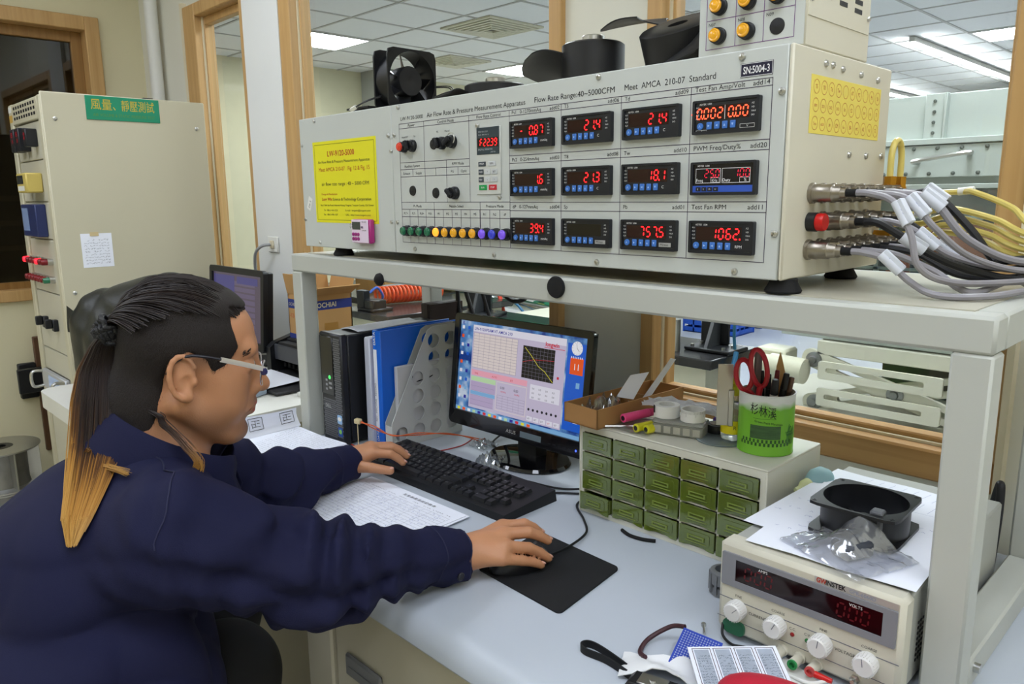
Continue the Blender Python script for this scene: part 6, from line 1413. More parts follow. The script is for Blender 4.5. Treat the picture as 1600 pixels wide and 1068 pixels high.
# blue perforated circuit board wrapped in paper tissue
t = thing('circuit_board', 'blue perforated circuit board propped in front of the power supply', 'circuit board', (-0.01,-0.15,DZ))
BFm = frame((-0.046,-0.125,DZ+0.026), (0.05,0.012,-0.006), (0.03,-0.055,-0.030))
q = MB(BFm); q.box(0,0.052,-0.001,0.070,-0.0008,0.0008); obj('board', q, mat('pcb_blue', '#2440A8', 0.35), t)
q = MB(BFm)
for i in range(20):
    for j in range(14):
        if i*j % 97 == 96: continue
        q.prism(circ(0.0035+0.0034*j, 0.003+0.0034*i, 0.0011, 6), -0.0011, -0.0009)
obj('hole_pads', q, mat('pcb_pads', '#A8B4D0', 0.3, 0.6, var=0), t, smooth=0)
q = MB(T(-0.025,-0.188,DZ) @ RZ(0.5)); rn = random.Random(6)
q.grid(12, 9, lambda u, v: (-0.06+0.10*u, -0.028+0.055*v, 0.002+0.020*math.sin(PI*u)*(0.5+0.5*math.sin(4*v+3*u))+0.004*rn.random()), thick=0.0012); solo('tissue', q, mat('tissue_white', '#E2E3E4', 0.8), 'crumpled white tissue lying against the blue circuit board', 'tissue', smooth=60)
q = MB(); q.tube([(-0.046,-0.122,DZ+0.027),(-0.066,-0.125,DZ+0.020),(-0.083,-0.150,DZ+0.006),(-0.075,-0.18,DZ+0.005),(-0.06,-0.19,DZ+0.008)], 0.0032, 8, 8); solo('brown_lead', q, mat('wire_brown', '#3E1F24', 0.5), 'thick dark red lead curving out from under the circuit board', 'wire')
q = MB(); q.tube([(0.0,-0.118,DZ+0.018),(0.03,-0.105,DZ+0.012),(0.05,-0.10,DZ+0.006)], 0.0014, 6, 6); solo('yellow_wire', q, mat('wire_yellow', '#D6D04A', 0.5), 'thin yellow wire running from the circuit board to the leaflet', 'wire')
# folded leaflet, red pouch, wrist strap and black clip at the very front
t = thing('leaflet', 'folded black and white instruction leaflet in front of the power supply', 'leaflet', (0.05,-0.14,DZ+0.006))
LFm = frame((0.050,-0.150,DZ+0.020), (0.72,0.70,0.02), (-0.70,0.70,0.12))
q = MB(LFm); q.box(-0.055,0.055,-0.045,0.045,-0.0010,0.0010,0.0004); o = obj('sheet', q, M_paper, t)
q = MB(LFm)
for k in range(4):
    x0, x1 = -0.050+0.026*k, -0.028+0.026*k
    for (a, c, d, e) in ((x0,-0.041,x1,-0.041),(x0,0.041,x1,0.041),(x0,-0.041,x0,0.041),(x1,-0.041,x1,0.041)): q.line(a, c, d, e, 0.0008, 0.0013)
obj('panel_frames', q, mat('leaflet_frame', '#3A1420', 0.6, var=0), o, smooth=0)
q = MB(LFm)
for k in range(4):
    q.rect(-0.048+0.026*k, -0.030+0.026*k, -0.039, 0.039, 0.0011)
obj('grey_panels', q, mat('leaflet_grey', '#A9B2C0', 0.6, var=0.2, vscale=80), o, smooth=0)
q = MB(LFm @ T(0,0,0.0014)); 
for k in range(4): handwriting(q, -0.047+0.026*k, -0.032+0.026*k, -0.038, 0.03, 0, 15, 50+k, 0.8, 0.003)
obj('leaflet_print', q, M_ink, o, smooth=0)
q = MB(); q.box(0.045,0.145,-0.150,-0.070,DZ,DZ+0.003,0.001,T(0.09,-0.11,0) @ RZ(R(-22)) @ T(-0.09,0.11,0)); solo('white_card', q, M_white, 'white plastic card under the leaflet edge by the terminals', 'card')
t = thing('red_pouch', 'rounded red pouch with a yellow tab at the front edge of the desk', 'pouch', (0.158,-0.214,DZ))
q = MB(T(0.158,-0.214,DZ+0.0345) @ RZ(R(-6)) @ Matrix.Diagonal((1,0.5,0.325,1))); q.sphere((0,0,0), 0.105, 40, 18); obj('pouch_body', q, mat('pouch_red', '#C02038', 0.5, bump=0.2, bscale=500), t)
q = MB(T(0.158,-0.214,DZ+0.0345) @ RZ(R(-6))); q.grid(8, 3, lambda u, v: (-0.008+0.026*u, 0.022+0.018*v, 0.03413*math.sqrt(max(0,1-((-0.008+0.026*u)/0.105)**2-((0.022+0.018*v)/0.0525)**2))+0.0008)); obj('yellow_tab', q, mat('tab_yellow', '#E8A818', 0.5), t)
t = thing('wrist_strap', 'black wrist strap with a metal buckle at the front of the desk', 'strap', (-0.09,-0.225,DZ))
q = MB()
def ribbon(q, pts, h, th, n=8):
    P_ = catmull(pts, n); vs = []; fs = []
    for i, p in enumerate(P_):
        d = (P_[min(i+1,len(P_)-1)]-P_[max(i-1,0)]).normalized(); nrm = Vector((-d.y,d.x,0)).normalized()*th/2
        for (a, z) in ((-1,0),(1,0),(1,h),(-1,h)): vs.append(p+nrm*a+Vector((0,0,z)))
    for i in range(len(P_)-1):
        for j in range(4): fs.append((i*4+j,i*4+(j+1)%4,(i+1)*4+(j+1)%4,(i+1)*4+j))
    q.add(vs, fs)
ribbon(q, [(-0.035,-0.228,DZ),(-0.075,-0.218,DZ),(-0.115,-0.212,DZ),(-0.133,-0.214,DZ),(-0.137,-0.224,DZ),(-0.125,-0.230,DZ),(-0.09,-0.226,DZ),(-0.035,-0.234,DZ)], 0.010, 0.0022); obj('strap_loop', q, M_blackm, t)
q = MB(T(-0.012,-0.236,DZ) @ RZ(R(15))); q.box(-0.034,0.030,-0.018,0.018,0,0.018,0.006); obj('case', q, M_black, t)
q = MB(T(-0.012,-0.236,DZ) @ RZ(R(15))); q.box(-0.020,0.014,-0.012,0.010,0.0182,0.0205,0.001); q.cyl((-0.003,-0.001,0.0200),(-0.003,-0.001,0.0222),0.004); obj('buckle', q, M_steel, t)
# grey cables behind the supply on the right
q = MB(); q.tube([(0.185,0.36,0.76),(0.188,0.362,0.85),(0.185,0.368,0.90),(0.17,0.40,0.84),(0.16,0.41,0.77)], 0.006, 10, 8); solo('mains_cable', q, M_bcab, 'black mains cable looping behind the power supply', 'cable')
q = MB(); q.tube([(0.075,0.462,ZT-0.05),(0.078,0.462,1.10),(0.085,0.462,1.0),(0.09,0.462,0.93)], 0.0025, 8, 8); solo('thin_cable', q, mat('cable_dkgrey', '#54525A', 0.5), 'thin grey cable hanging in front of the right window under the rack', 'cable')
# ================================================================ left side: equipment cabinet, side desk things, wall things
t = thing('equipment_cabinet', 'tall cream equipment cabinet with green plate on its side', 'cabinet', (-2.72, 0.07, 0))
EX0, EX1, EY0, EY1, EZ = -2.94, -2.5, -0.20, 0.345, 1.693
M_eq = mat('cabinet_paint', '#C4BEA4', 0.5, var=0.03, vscale=2, bump=0.03)
M_eqf = mat('cabinet_front', '#C3BFAC', 0.5, var=0.03)
q = MB(); q.box(EX0, EX1-0.012, EY0+0.02, EY1, 0.04, EZ-0.02, 0.003); obj('housing', q, M_eqf, t)
q = MB(); q.box(EX1-0.012, EX1, EY0, EY1, 0.03, EZ, 0.003); obj('side_panel', q, M_eq, t)
q = MB(); q.box(EX0, EX0+0.045, EY0-0.002, EY0+0.03, 0.03, EZ-0.01, 0.004); obj('front_post', q, M_eq, t)
q = MB(); q.box(EX1-0.045, EX1-0.012, EY0-0.002, EY0+0.03, 0.03, EZ-0.01, 0.003); obj('front_post', q, M_eq, t)
q = MB(); q.box(EX0+0.045, EX1-0.045, EY0-0.002, EY0+0.03, EZ-0.085, EZ-0.012, 0.003); o = obj('top_rail', q, M_eq, t)
FE = frame((0, EY0, 0), (1,0,0), (0,0,1), (0,-1,0))
q = MB(FE)
for k in range(9): 
    for j in range(3): q.box(EX0+0.075+0.034*k, EX0+0.095+0.034*k, 1.624+0.018*j, 1.634+0.018*j, 0.0025, 0.003)
obj('vent_slots', q, M_ink, o)
q = MB(FE); q.box(EX0+0.004,EX0+0.04,1.655,1.675,0.002,0.0028); obj('sticker', q, M_white, t)
q = MB(FE); q.box(EX0+0.004,EX0+0.05,1.62,1.645,0.002,0.0026); obj('sticker', q, mat('sticker_amber', '#C9A24A', 0.5), t)
for z0, z1 in ((1.478,1.604),(1.335,1.474),(1.205,1.331),(1.010,1.200),(0.79,1.006),(0.70,0.786),(0.05,0.64)):
    q = MB(FE); q.box(EX0+0.046, EX1-0.046, z0, z1, -0.02, -0.006, 0.002); obj('front_plate', q, M_eqf, t)
M_red = emis('lamp_red', '#FF2030', 2.0); M_redd = mat('lamp_red_off', '#7A1018', 0.3)
for x in (-2.835, -2.765):
    q = MB(FE); q.box(x, x+0.052, 1.508, 1.588, -0.006, 0.03, 0.003); d = obj('controller', q, M_meter, t)
    q = MB(FE); seven(q, '25', x+0.042, 1.56, 0.014, 0.0305); seven(q, '25', x+0.042, 1.54, 0.010, 0.0305); obj('digits', q, emis('dim_red', '#D01828', 1.0), d, smooth=0)
q = MB(FE); q.box(-2.655,-2.615,1.52,1.58,-0.006,0.03,0.003); d = obj('controller', q, M_meter, t)
q = MB(FE); seven(q, '0', -2.625, 1.545, 0.02, 0.0305); obj('digits', q, emis('dim_red', '#D01828', 1.0), d, smooth=0)
q = MB(FE); q.box(-2.80,-2.765,1.368,1.425,-0.006,0.03,0.003); obj('switch_block', q, M_meter, t)
q = MB(FE); q.box(-2.745,-2.615,1.365,1.432,-0.006,0.045,0.004); d = obj('recorder', q, mat('recorder_yellow', '#C9B461', 0.5), t)
q = MB(FE); q.box(-2.735,-2.655,1.395,1.424,0.0452,0.046); obj('screen', q, mat('recorder_screen', '#2A2E30', 0.2), d)
q = MB(FE); q.rect(-2.735,-2.645,1.372,1.388,0.0453); obj('label', q, M_white, d, smooth=0)
q = MB(FE); q.box(-2.815,-2.62,1.212,1.325,-0.006,0.028,0.003); d = obj('drive_unit', q, mat('drive_blue', '#25305E', 0.4), t)
q = MB(FE); q.box(-2.80,-2.72,1.232,1.312,0.0282,0.029); obj('screen', q, mat('drive_screen', '#7C90B8', 0.15, emit=0.15), d)
for r_, z in enumerate((1.124, 1.060)):
    for k in range(7):
        x = -2.87+0.042*k
        q = MB(FE @ T(x,z,0)); q.lathe([(0.012,-0.006),(0.012,0.010),(0.010,0.012),(1e-4,0.013)], 14); d = obj('indicator', q, M_steel, t)
        q = MB(FE @ T(x,z,0)); q.lathe([(0.011,0.0105),(0.0105,0.028),(0.008,0.031),(1e-4,0.032)], 14); obj('lens', q, (M_red if (r_ == 0 and k in (0,4)) else M_redd) if not (r_ and k == 6) else M_green, d)
for k in range(2):
    q = MB(FE); q.box(-2.795+0.13*k, -2.767+0.13*k, 0.872, 0.915, -0.006, 0.012, 0.003); d = obj('breaker', q, M_meter, t)
    q = MB(FE); q.box(-2.787+0.13*k, -2.775+0.13*k, 0.884, 0.918, 0.012, 0.035, 0.003); obj('lever', q, M_black, d)
q = MB(FE); q.box(-2.895,-2.575,0.625,0.70,-0.006,0.012,0.004); d = obj('rack_computer', q, mat('rackpc_grey', '#B9BCC0', 0.4, 0.3), t)
q = MB(FE); q.box(-2.80,-2.66,0.642,0.688,0.012,0.0128); obj('screen', q, mat('rackpc_screen', '#8FA4C8', 0.15, emit=0.25), d)
for x in (-2.882,-2.585): q = MB(FE); q.tube([(x,0.635,0.012),(x,0.637,0.048),(x,0.690,0.048),(x,0.692,0.012)], 0.006, 8, 6); obj('handle', q, M_steel, d)
SE = frame((EX1, 0, 0), (0,1,0), (0,0,1), (1,0,0))
for y, z in ((-0.163,1.606),(0.31,1.597),(-0.165,1.02),(0.31,1.0)): obj('screw', screw(y, z, SE, 0.007), M_steel, t)
q = MB(SE); q.box(-0.066, 0.178, 1.610, 1.690, 0, 0.003, 0.001); d = obj('name_plate', q, mat('plate_green', '#1B8A66', 0.4, var=0.02), t)
q = MB(SE); q.fit('風量', 0.040, -0.050, 0.018, 1.647, 0.0034); obj('plate_heading', q, mat('plate_gold', '#C9B23A', 0.4, var=0), d, smooth=0)
q = MB(SE); q.fit('、靜壓測試', 0.040, 0.021, 0.160, 1.647, 0.0034); obj('plate_heading', q, mat('plate_gold', '#C9B23A', 0.4, var=0), d, smooth=0)
q = MB(SE); q.fit('AIR VOLUME & STATIC PRESSURE TEST', 0.014, -0.045, 0.160, 1.622, 0.0034); obj('plate_subtitle', q, mat('plate_gold_dim', '#5E8A3C', 0.4, var=0), d, smooth=0)
t = thing('posted_sheet', 'white printed sheet taped to the side of the equipment cabinet', 'paper', (EX1+0.001,-0.08,1.10))
q = MB(SE); q.grid(4, 6, lambda u, v: (-0.128+0.10*u, 1.105+0.118*v, 0.0012+0.002*u*v), thick=0.0008); obj('sheet', q, M_paper, t)
q = MB(SE); handwriting(q, -0.118, -0.04, 1.115, 1.205, 0.0042, 9, 77, 0.9, 0.006); obj('sheet_print', q, M_inkgrey, t, smooth=0)
q = MB(SE); q.box(-0.098,-0.07,1.214,1.228,0.0036,0.0042); obj('tape_piece', q, mat('tape_tan', '#CDB98C', 0.5), t)
q = MB(); q.box(-2.62,-2.57,0.15,0.19,EZ-0.02,EZ+0.012,0.004); solo('black_clip', q, M_black, 'small black clip lying on top of the equipment cabinet', 'clip')
# wall things
q = MB(); q.cyl((-3.245,0.458,0.0),(-3.245,0.458,NEAR_Z),0.028,seg=18); solo('wall_pipe', q, mat('pipe_white', '#DCDCD6', 0.4), 'white vertical pipe in the corner of the room', 'pipe')
t = thing('wall_outlet', 'white wall outlet on the pillar between the windows', 'outlet', (-2.27,YW-0.022,1.13))
FW = frame((0, YW-0.0225, 0), (1,0,0), (0,0,1), (0,-1,0))
q = MB(FW); q.box(-2.315,-2.235,1.135,1.195,0,0.008,0.003); obj('plate', q, M_white, t)
q = MB(FW); q.box(-2.29,-2.26,1.15,1.18,0.008,0.013,0.002); 
obj('socket', q, M_trim, t)
q = MB(); q.tube([(-2.275,YW-0.04,1.165),(-2.285,YW-0.07,1.160),(-2.33,YW-0.075,1.13),(-2.37,YW-0.06,1.06),(-2.375,YW-0.05,0.95),(-2.37,YW-0.05,0.76)], 0.006, 8, 8); solo('outlet_cable', q, mat('cable_lightgrey', '#9EA0A2', 0.5), 'grey cable dropping from the wall outlet behind the printer', 'cable')
t = thing('wall_bracket', 'black metal bracket on the left wall above the metal wheels', 'bracket', (-3.49,-0.13,0.45))
q = MB(); q.box(-3.499,-3.47,-0.18,-0.11,0.46,0.62,0.004); q.box(-3.47,-3.40,-0.15,-0.12,0.51,0.60,0.004); q.box(-3.41,-3.39,-0.20,-0.10,0.50,0.61,0.003); obj('plate', q, M_black, t)
q = MB(); q.box(-3.498,-3.475,-0.108,-0.06,0.20,0.735,0.003); solo('wood_board', q, mat('board_dark', '#5A3D26', 0.6), 'dark brown board leaning on the left wall beside the bracket', 'board')
# metal wheels stacked on the floor
M_alu = mat('aluminium', '#B4B4B0', 0.32, 0.9, var=0.08)
for k, lab in enumerate(('lower of the two stacked silver metal reels on the floor','upper of the two stacked silver metal reels by the cabinet foot')):
    z = 0.002+0.17*k; c = (-3.20,-0.335,z); t = thing('metal_reel', lab, 'reel', c); F = T(*c)
    q = MB(F); q.lathe([(0.05,0.160),(0.142,0.160),(0.147,0.163),(0.147,0.168),(0.05,0.168),(0.05,0.160)], 44); obj('flange', q, M_alu, t); q = MB(F); q.lathe([(0.05,0.0),(0.147,0.0),(0.147,0.007),(0.142,0.009),(0.05,0.009),(0.05,0.0)], 44); obj('flange', q, M_alu, t)
    q = MB(F); q.lathe([(0.10,0.009),(0.096,0.03),(0.096,0.14),(0.10,0.160),(0.05,0.160),(0.05,0.009)], 40, closed=True); obj('drum', q, mat('drum_grey', '#8C8B88', 0.35, 0.8, var=0.2, vscale=25), t)
    for j in range(6): q = MB(F); q.box(0.094,0.14,-0.003,0.003,0.009,0.16, M=RZ(R(60*j+10))); obj('rib', q, M_alu, t)
    q = MB(F); q.lathe([(0.025,0.160),(0.0495,0.160),(0.0495,0.1685),(0.025,0.1685),(0.025,0.160)], 28); obj('hub_ring', q, M_black, t)
# monitor, printer, box, jacket on the side desk
t = thing('side_monitor', 'black monitor on the side desk behind the operator head', 'monitor', (-2.16,0.30,0.7505))
F = T(-2.18,0.272,0.955) @ frame((0,0,0), (1,0,0), (0,0,1), (0,-1,0)) @ RX(R(-4))
q = MB(F); q.shape([rrect(-0.215,0.215,-0.14,0.14,0.012), rrect(-0.195,0.195,-0.112,0.12,0.001,1)], 0.014, M=T(0,0,-0.004), bev=0.001); q.box(-0.21,0.21,-0.135,0.135,-0.03,0.003,0.004); obj('casing', q, M_black, t)
q = MB(F); q.m = 0; q.rect(-0.195,0.195,-0.112,0.12,0.0035); q.m = 1
for k in range(9): q.rect(-0.06,0.14,-0.09+0.021*k,-0.075+0.021*k,0.0037)
q.m = 2; q.rect(0.0,0.16,0.085,0.11,0.0038); q.rect(-0.19,-0.02,0.0,0.11,0.0038)
obj('screen', q, [scr('side_screen','#6F6274',0.5), scr('side_screen_rows','#7E7090',0.5), scr('side_screen_blue','#5E5A9E',0.5)], t, smooth=0)
q = MB(); q.box(-2.185,-2.125,0.30,0.325,0.76,0.90,0.004); obj('stand_neck', q, M_black, t)
q = MB(T(-2.155,0.30,0.7508)); q.lathe([(1e-4,0),(0.11,0),(0.11,0.006),(0.03,0.012),(1e-4,0.012)], 32); obj('stand_base', q, M_black, t)
t = thing('printer', 'black inkjet printer with white paper in its front tray', 'printer', (-1.76,0.36,0.7505))
M_prn = mat('printer_black', '#1C1D20', 0.4, var=0.08)
PRX0, PRX1, PRY0, PRY1 = -1.965, -1.56, 0.262, 0.47
q = MB(frame((PRX0,0,0.7505), (0,1,0), (0,0,1), (1,0,0))); prf = [(PRY0,0.0),(PRY1,0.0),(PRY1,0.128),(PRY0+0.09,0.124),(PRY0+0.02,0.105),(PRY0,0.09)]; q.prism(prf, 0, 0.03); obj('side_cheek', q, M_prn, t); q = MB(q.M); q.prism(prf, PRX1-PRX0-0.03, PRX1-PRX0); obj('side_cheek', q, M_prn, t)
q = MB(); q.box(PRX0+0.03, PRX1-0.03, PRY0+0.06, PRY1, 0.752, 0.866, 0.005); q.box(PRX0+0.03, PRX1-0.03, PRY0+0.02, PRY1-0.03, 0.825, 0.858, 0.01); obj('body', q, M_prn, t)
q = MB(); q.box(PRX0+0.03, PRX1-0.03, PRY0+0.015, PRY0+0.0215, 0.80, 0.852, 0.002); obj('control_flap', q, mat('printer_grey', '#4A4C52', 0.3), t)
q = MB(FE)
q = MB()
for k in range(10): q.box(PRX0+0.06+0.03*k, PRX0+0.075+0.03*k, PRY0+0.03, PRY0+0.062, 0.775, 0.792, 0.002)
obj('rollers', q, M_blackm, t)
q = MB(); q.box(PRX0+0.05, PRX1-0.07, 0.12, PRY0+0.06, 0.752, 0.762, 0.003); obj('output_tray', q, M_prn, t)
q = MB(); q.grid(8, 8, lambda u, v: (PRX0+0.06+0.215*u, 0.085+0.16*v, 0.7650+0.008*v), thick=0.0015); solo('tray_paper', q, M_paper, 'white paper lying in the printer output tray', 'paper')
t = thing('calculator', 'small grey blue calculator on the side desk edge by the tray', 'calculator', (-1.66,0.10,0.7505))
q = MB(T(-1.69,0.055,0.7508) @ RZ(R(24))); q.box(-0.035,0.035,-0.055,0.055,0,0.018,0.005); obj('case', q, mat('calc_grey', '#8F9BA6', 0.4), t)
q = MB(T(-1.69,0.055,0.7508) @ RZ(R(24))); q.box(-0.027,0.027,0.022,0.046,0.018,0.0188); obj('display', q, mat('calc_lcd', '#6FA8D8', 0.3), t)
q = MB(); q.box(-1.60,-1.55,0.17,0.186,0.7506,0.762,0.002); solo('memory_stick', q, M_white, 'small pale stick lying on the side desk beside the rack post', 'stick')
# carton on the printer
t = thing('carton', 'open brown cardboard carton with blue band standing on the printer', 'box', (-1.78,0.385,0.90))
BX0, BX1, BY0, BY1, BZ0, BZ1 = -1.855, -1.715, 0.297, 0.452, 0.8795, 1.03
M_cart = mat('carton_brown', '#B98F5A', 0.8, var=0.05, vscale=20)
q = MB(); th = 0.004
q.box(BX0,BX1,BY0,BY1,BZ0,BZ0+th); q.box(BX0,BX1,BY0,BY0+th,BZ0,BZ1); q.box(BX0,BX1,BY1-th,BY1,BZ0,BZ1); q.box(BX0,BX0+th,BY0,BY1,BZ0,BZ1); q.box(BX1-th,BX1,BY0,BY1,BZ0,BZ1); obj('carton_body', q, M_cart, t)
def flap(o_, a_, h_, n_): 
    q = MB(frame(o_, a_, h_)); L_ = Vector(a_).length; H_ = Vector(h_).length; q.box(0,L_,0,H_,-0.0015,0.0015); obj('flap', q, M_cart, t)
flap((BX0,BY0,BZ1),(BX1-BX0,0,0),(0,-0.012,0.065),0); flap((BX1,BY0,BZ1),(0,BY1-BY0,0),(0.055,0,0.030),0); flap((BX0,BY1,BZ1),(BX1-BX0,0,0),(0,0.02,0.068),0); flap((BX0,BY0,BZ1),(0,BY1-BY0,0),(-0.01,0,0.06),0)
M_band = mat('band_blue', '#26357E', 0.7)
q = MB(); q.box(BX0+0.001,BX1+0.0008,BY0-0.0008,BY0,0.982,1.012); q.box(BX1,BX1+0.0008,BY0-0.0008,BY1-0.001,0.982,1.012); obj('blue_band', q, M_band, t); q = MB(); q.box(BX0+0.001,BX1+0.0008,BY0-0.0008,BY0,0.882,0.898); q.box(BX1,BX1+0.0008,BY0-0.0008,BY1-0.001,0.882,0.898); d = obj('blue_band', q, M_band, t)
q = MB(frame((BX1+0.001,0,0), (0,1,0), (0,0,1), (1,0,0))); q.fit('OCHIAI', 0.022, BY0+0.025, BY1-0.06, 0.990, 0.0006, bold=0.02); obj('band_word', q, mat('band_print', '#C9BFA0', 0.7, var=0), d, smooth=0)
q = MB(frame((0,BY0-0.001,0), (1,0,0), (0,0,1), (0,-1,0))); q.text('OCHIAI', 0.014, BX0+0.008, 0.991, 0.0004); obj('band_word', q, mat('band_print', '#C9BFA0', 0.7, var=0), d, smooth=0)
q = MB(frame((0,BY0-0.001,0), (1,0,0), (0,0,1), (0,-1,0))); q.text('-12-1-5', 0.020, BX0+0.01, 0.952, 0.0004); obj('red_print', q, M_redtxt, t, smooth=0)
q = MB(); q.box(BX1,BX1+0.0007,BY0+0.05,BY0+0.10,0.913,0.938); obj('tape_strip', q, mat('carton_tape', '#A87C3E', 0.3), t); q = MB(); q.box(BX0+0.05,BX0+0.08,BY0-0.0007,BY0,0.895,0.955); obj('tape_strip', q, mat('carton_tape', '#A87C3E', 0.3), t)
# ================================================================ room behind the glass
M_fcream = mat('far_cream', '#DAD8C6', 0.5, var=0.03); M_fdark = mat('far_dark', '#1B1D21', 0.4, var=0.1)
M_granite = mat('bench_black', '#2A2A2C', 0.25, var=0.2)
# test chamber on a scissor lift
t = thing('test_chamber', 'large white riveted test chamber behind the right window', 'machine', (0.6, 2.5, 0.78))
CHX0, CHX1, CHY = -0.955, 2.2, 2.0
M_ch = mat('chamber_white', '#B7BFBA', 0.4, var=0.02)
q = MB(); q.box(CHX0, CHX1, CHY, 3.4, 0.835, 1.36, 0.004); q.box(CHX0, CHX1, CHY+0.03, 3.4, 1.36, 1.665, 0.004); q.box(CHX0-0.004, CHX1, CHY-0.02, CHY, 0.78, 0.84, 0.002); obj('housing', q, M_ch, t)
FCh = frame((0, CHY, 0), (1,0,0), (0,0,1), (0,-1,0))
q = MB(FCh); q.box(CHX0, CHX1, 1.495, 1.515, -0.03, 0.012, 0.002); q.box(CHX0, CHX1, 1.385, 1.492, -0.03, 0.006, 0.002); q.box(CHX0,CHX1,1.345,1.362,0,0.02,0.002); q.box(-0.50,-0.44,1.515,1.665,-0.03,-0.01,0.002); q.box(-0.438,-0.43,1.515,1.665,-0.03,0.0,0.001); obj('flange_strip', q, M_ch, t)
q = MB(FCh)
for k in range(40):
    x = CHX0+0.04+0.075*k
    for z in (1.482, 1.398): q.lathe([(0.007,0.006),(0.006,0.010),(1e-4,0.012)], 10, T(x+0.02*(z > 1.4),z,0))
for k in range(4): q.lathe([(0.006,-0.01),(0.005,-0.006),(1e-4,-0.005)], 10, T(-0.47,1.535+0.035*k,0))
obj('rivets', q, mat('rivet_grey', '#6E7472', 0.35, 0.7), t)
q = MB(FCh); q.tube([(-0.50,1.438,0.006),(-0.50,1.440,0.045),(-0.345,1.462,0.045),(-0.345,1.460,0.006)], 0.008, 8, 5); obj('handle', q, M_steel, t)
q = MB(FCh); q.rect(CHX0+0.1, CHX1, 0.90, 1.342, 0.002); obj('dark_inside', q, mat('chamber_dark', '#4E5350', 0.3, var=0.5, vscale=6), t, smooth=0)
q = MB(FCh)
for (x0,x1,z0,z1) in ((-0.9,2.0,1.245,1.255),(-0.9,2.0,1.06,1.07),(-0.25,-0.235,0.92,1.25),(-0.62,-0.605,0.92,1.25),(-0.10,-0.09,0.92,1.22),(0.2,0.215,0.92,1.25)): q.box(x0,x1,z0,z1,0.003,0.02)
for k in range(8): q.lathe([(0.012,0.02),(0.011,0.028),(1e-4,0.03)], 10, T(-0.62+0.11*k,1.252,0))
obj('inner_pipes', q, mat('pipe_pale', '#B9C2BE', 0.3, 0.4), t)
q = MB(FCh); q.box(-0.52,-0.20,1.10,1.23,0.003,0.010); q.box(-0.58,-0.5,0.98,1.1,0.003,0.01); obj('orange_plate', q, mat('plate_rust', '#B05A34', 0.5), t)
q = MB(FCh); q.box(-0.40,-0.33,1.05,1.14,0.011,0.05,0.01); q.box(-0.70,-0.62,0.95,1.05,0.003,0.04,0.01); obj('valve_block', q, M_fdark, t)
q = MB(FCh); q.rect(CHX0+0.1, CHX1, 0.90, 1.342, 0.06); obj('inspection_glass', q, glassy('chamber_glass', '#DDE6E2', gloss=0.12), t, smooth=0)
t = thing('scissor_lift', 'cream scissor lift table under the test chamber', 'lift table', (0.4, 2.3, 0))
LX0, LX1, LY_ = -1.02, 1.6, 1.96
FL = frame((0, LY_, 0), (1,0,0), (0,0,1), (0,-1,0))
q = MB(FL); q.box(LX0+0.22, LX1, 0.72, 0.775, -0.6, 0.0, 0.003); obj('top_frame', q, M_fcream, t)
q = MB(FL); q.box(LX0-0.05, LX1, 0.455, 0.50, -0.6, 0.02, 0.003); q.box(LX0-0.05, LX1, 0.30, 0.335, -0.6, 0.03, 0.003)
for x in (-0.36, 0.3, 1.0): q.box(x, x+0.05, 0.0, 0.455, -0.1, -0.05)
obj('base_frame', q, M_fcream, t)
def arm(xc, zc, ln, ang, off_, name='arm'):
    q = MB(FL @ T(xc, zc, off_) @ RZ(ang)); q.shape([rrect(-ln/2,ln/2,-0.035,0.035,0.03), rrect(-ln/2+0.14,-0.10,-0.010,0.010,0.009), rrect(0.10,ln/2-0.14,-0.010,0.010,0.009)], 0.02); obj(name, q, M_fcream, t)
    q = MB(FL @ T(xc, zc, off_) @ RZ(ang))
    for x in (-ln/2+0.05, 0, ln/2-0.05): q.lathe([(0.03,0.02),(0.03,0.03),(0.016,0.034),(0.014,0.045),(1e-4,0.046)], 16, T(x,0,0))
    obj('pivot_bolt', q, mat('bolt_grey', '#8A8C8C', 0.35, 0.8), t)
for xc in (-0.50, 0.18, 0.86):
    arm(xc, 0.61, 0.74, R(16), -0.05); arm(xc, 0.61, 0.74, R(-16), -0.02)
for z in (0.665, 0.56):
    for xc in (-0.56, 0.10, 0.78): q = MB(FL); q.shape([rrect(xc-0.22,xc+0.22,z-0.035,z+0.035,0.01), rrect(xc-0.19,xc+0.16,z-0.008,z+0.012,0.008)], 0.012, M=T(0,0,0.015)); obj('slotted_bar', q, M_fcream, t)
q = MB(FL); q.box(LX0-0.03,LX0+0.10,0.56,0.72,-0.1,0.02,0.01); q.cyl((LX0+0.06,0.66,0.05),(LX0+0.20,0.655,0.05),0.05); q.cyl((LX0-0.02,0.66,0.05),(LX0+0.06,0.66,0.05),0.042); obj('motor', q, mat('motor_cream', '#CFCDB6', 0.4), t)
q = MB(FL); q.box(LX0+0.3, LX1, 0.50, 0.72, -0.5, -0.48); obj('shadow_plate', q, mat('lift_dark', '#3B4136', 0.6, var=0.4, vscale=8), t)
q = MB(); q.box(-0.33,0.5,1.75,1.98,0.30,0.46,0.0); q = MB(); th = 0.006
for (x0,x1,y0,y1,z0,z1) in ((-0.30,0.4,1.70,1.93,0.0,th),(-0.30,0.4,1.70,1.70+th,0,0.36),(-0.30,0.4,1.93-th,1.93,0,0.42),(-0.30,-0.30+th,1.70,1.93,0,0.42),(0.4-th,0.4,1.70,1.93,0,0.42)): q.box(x0,x1,y0,y1,z0,z1)
solo('far_carton', q, mat('far_card', '#B08650', 0.8), 'open brown carton on the floor below the scissor lift', 'box')
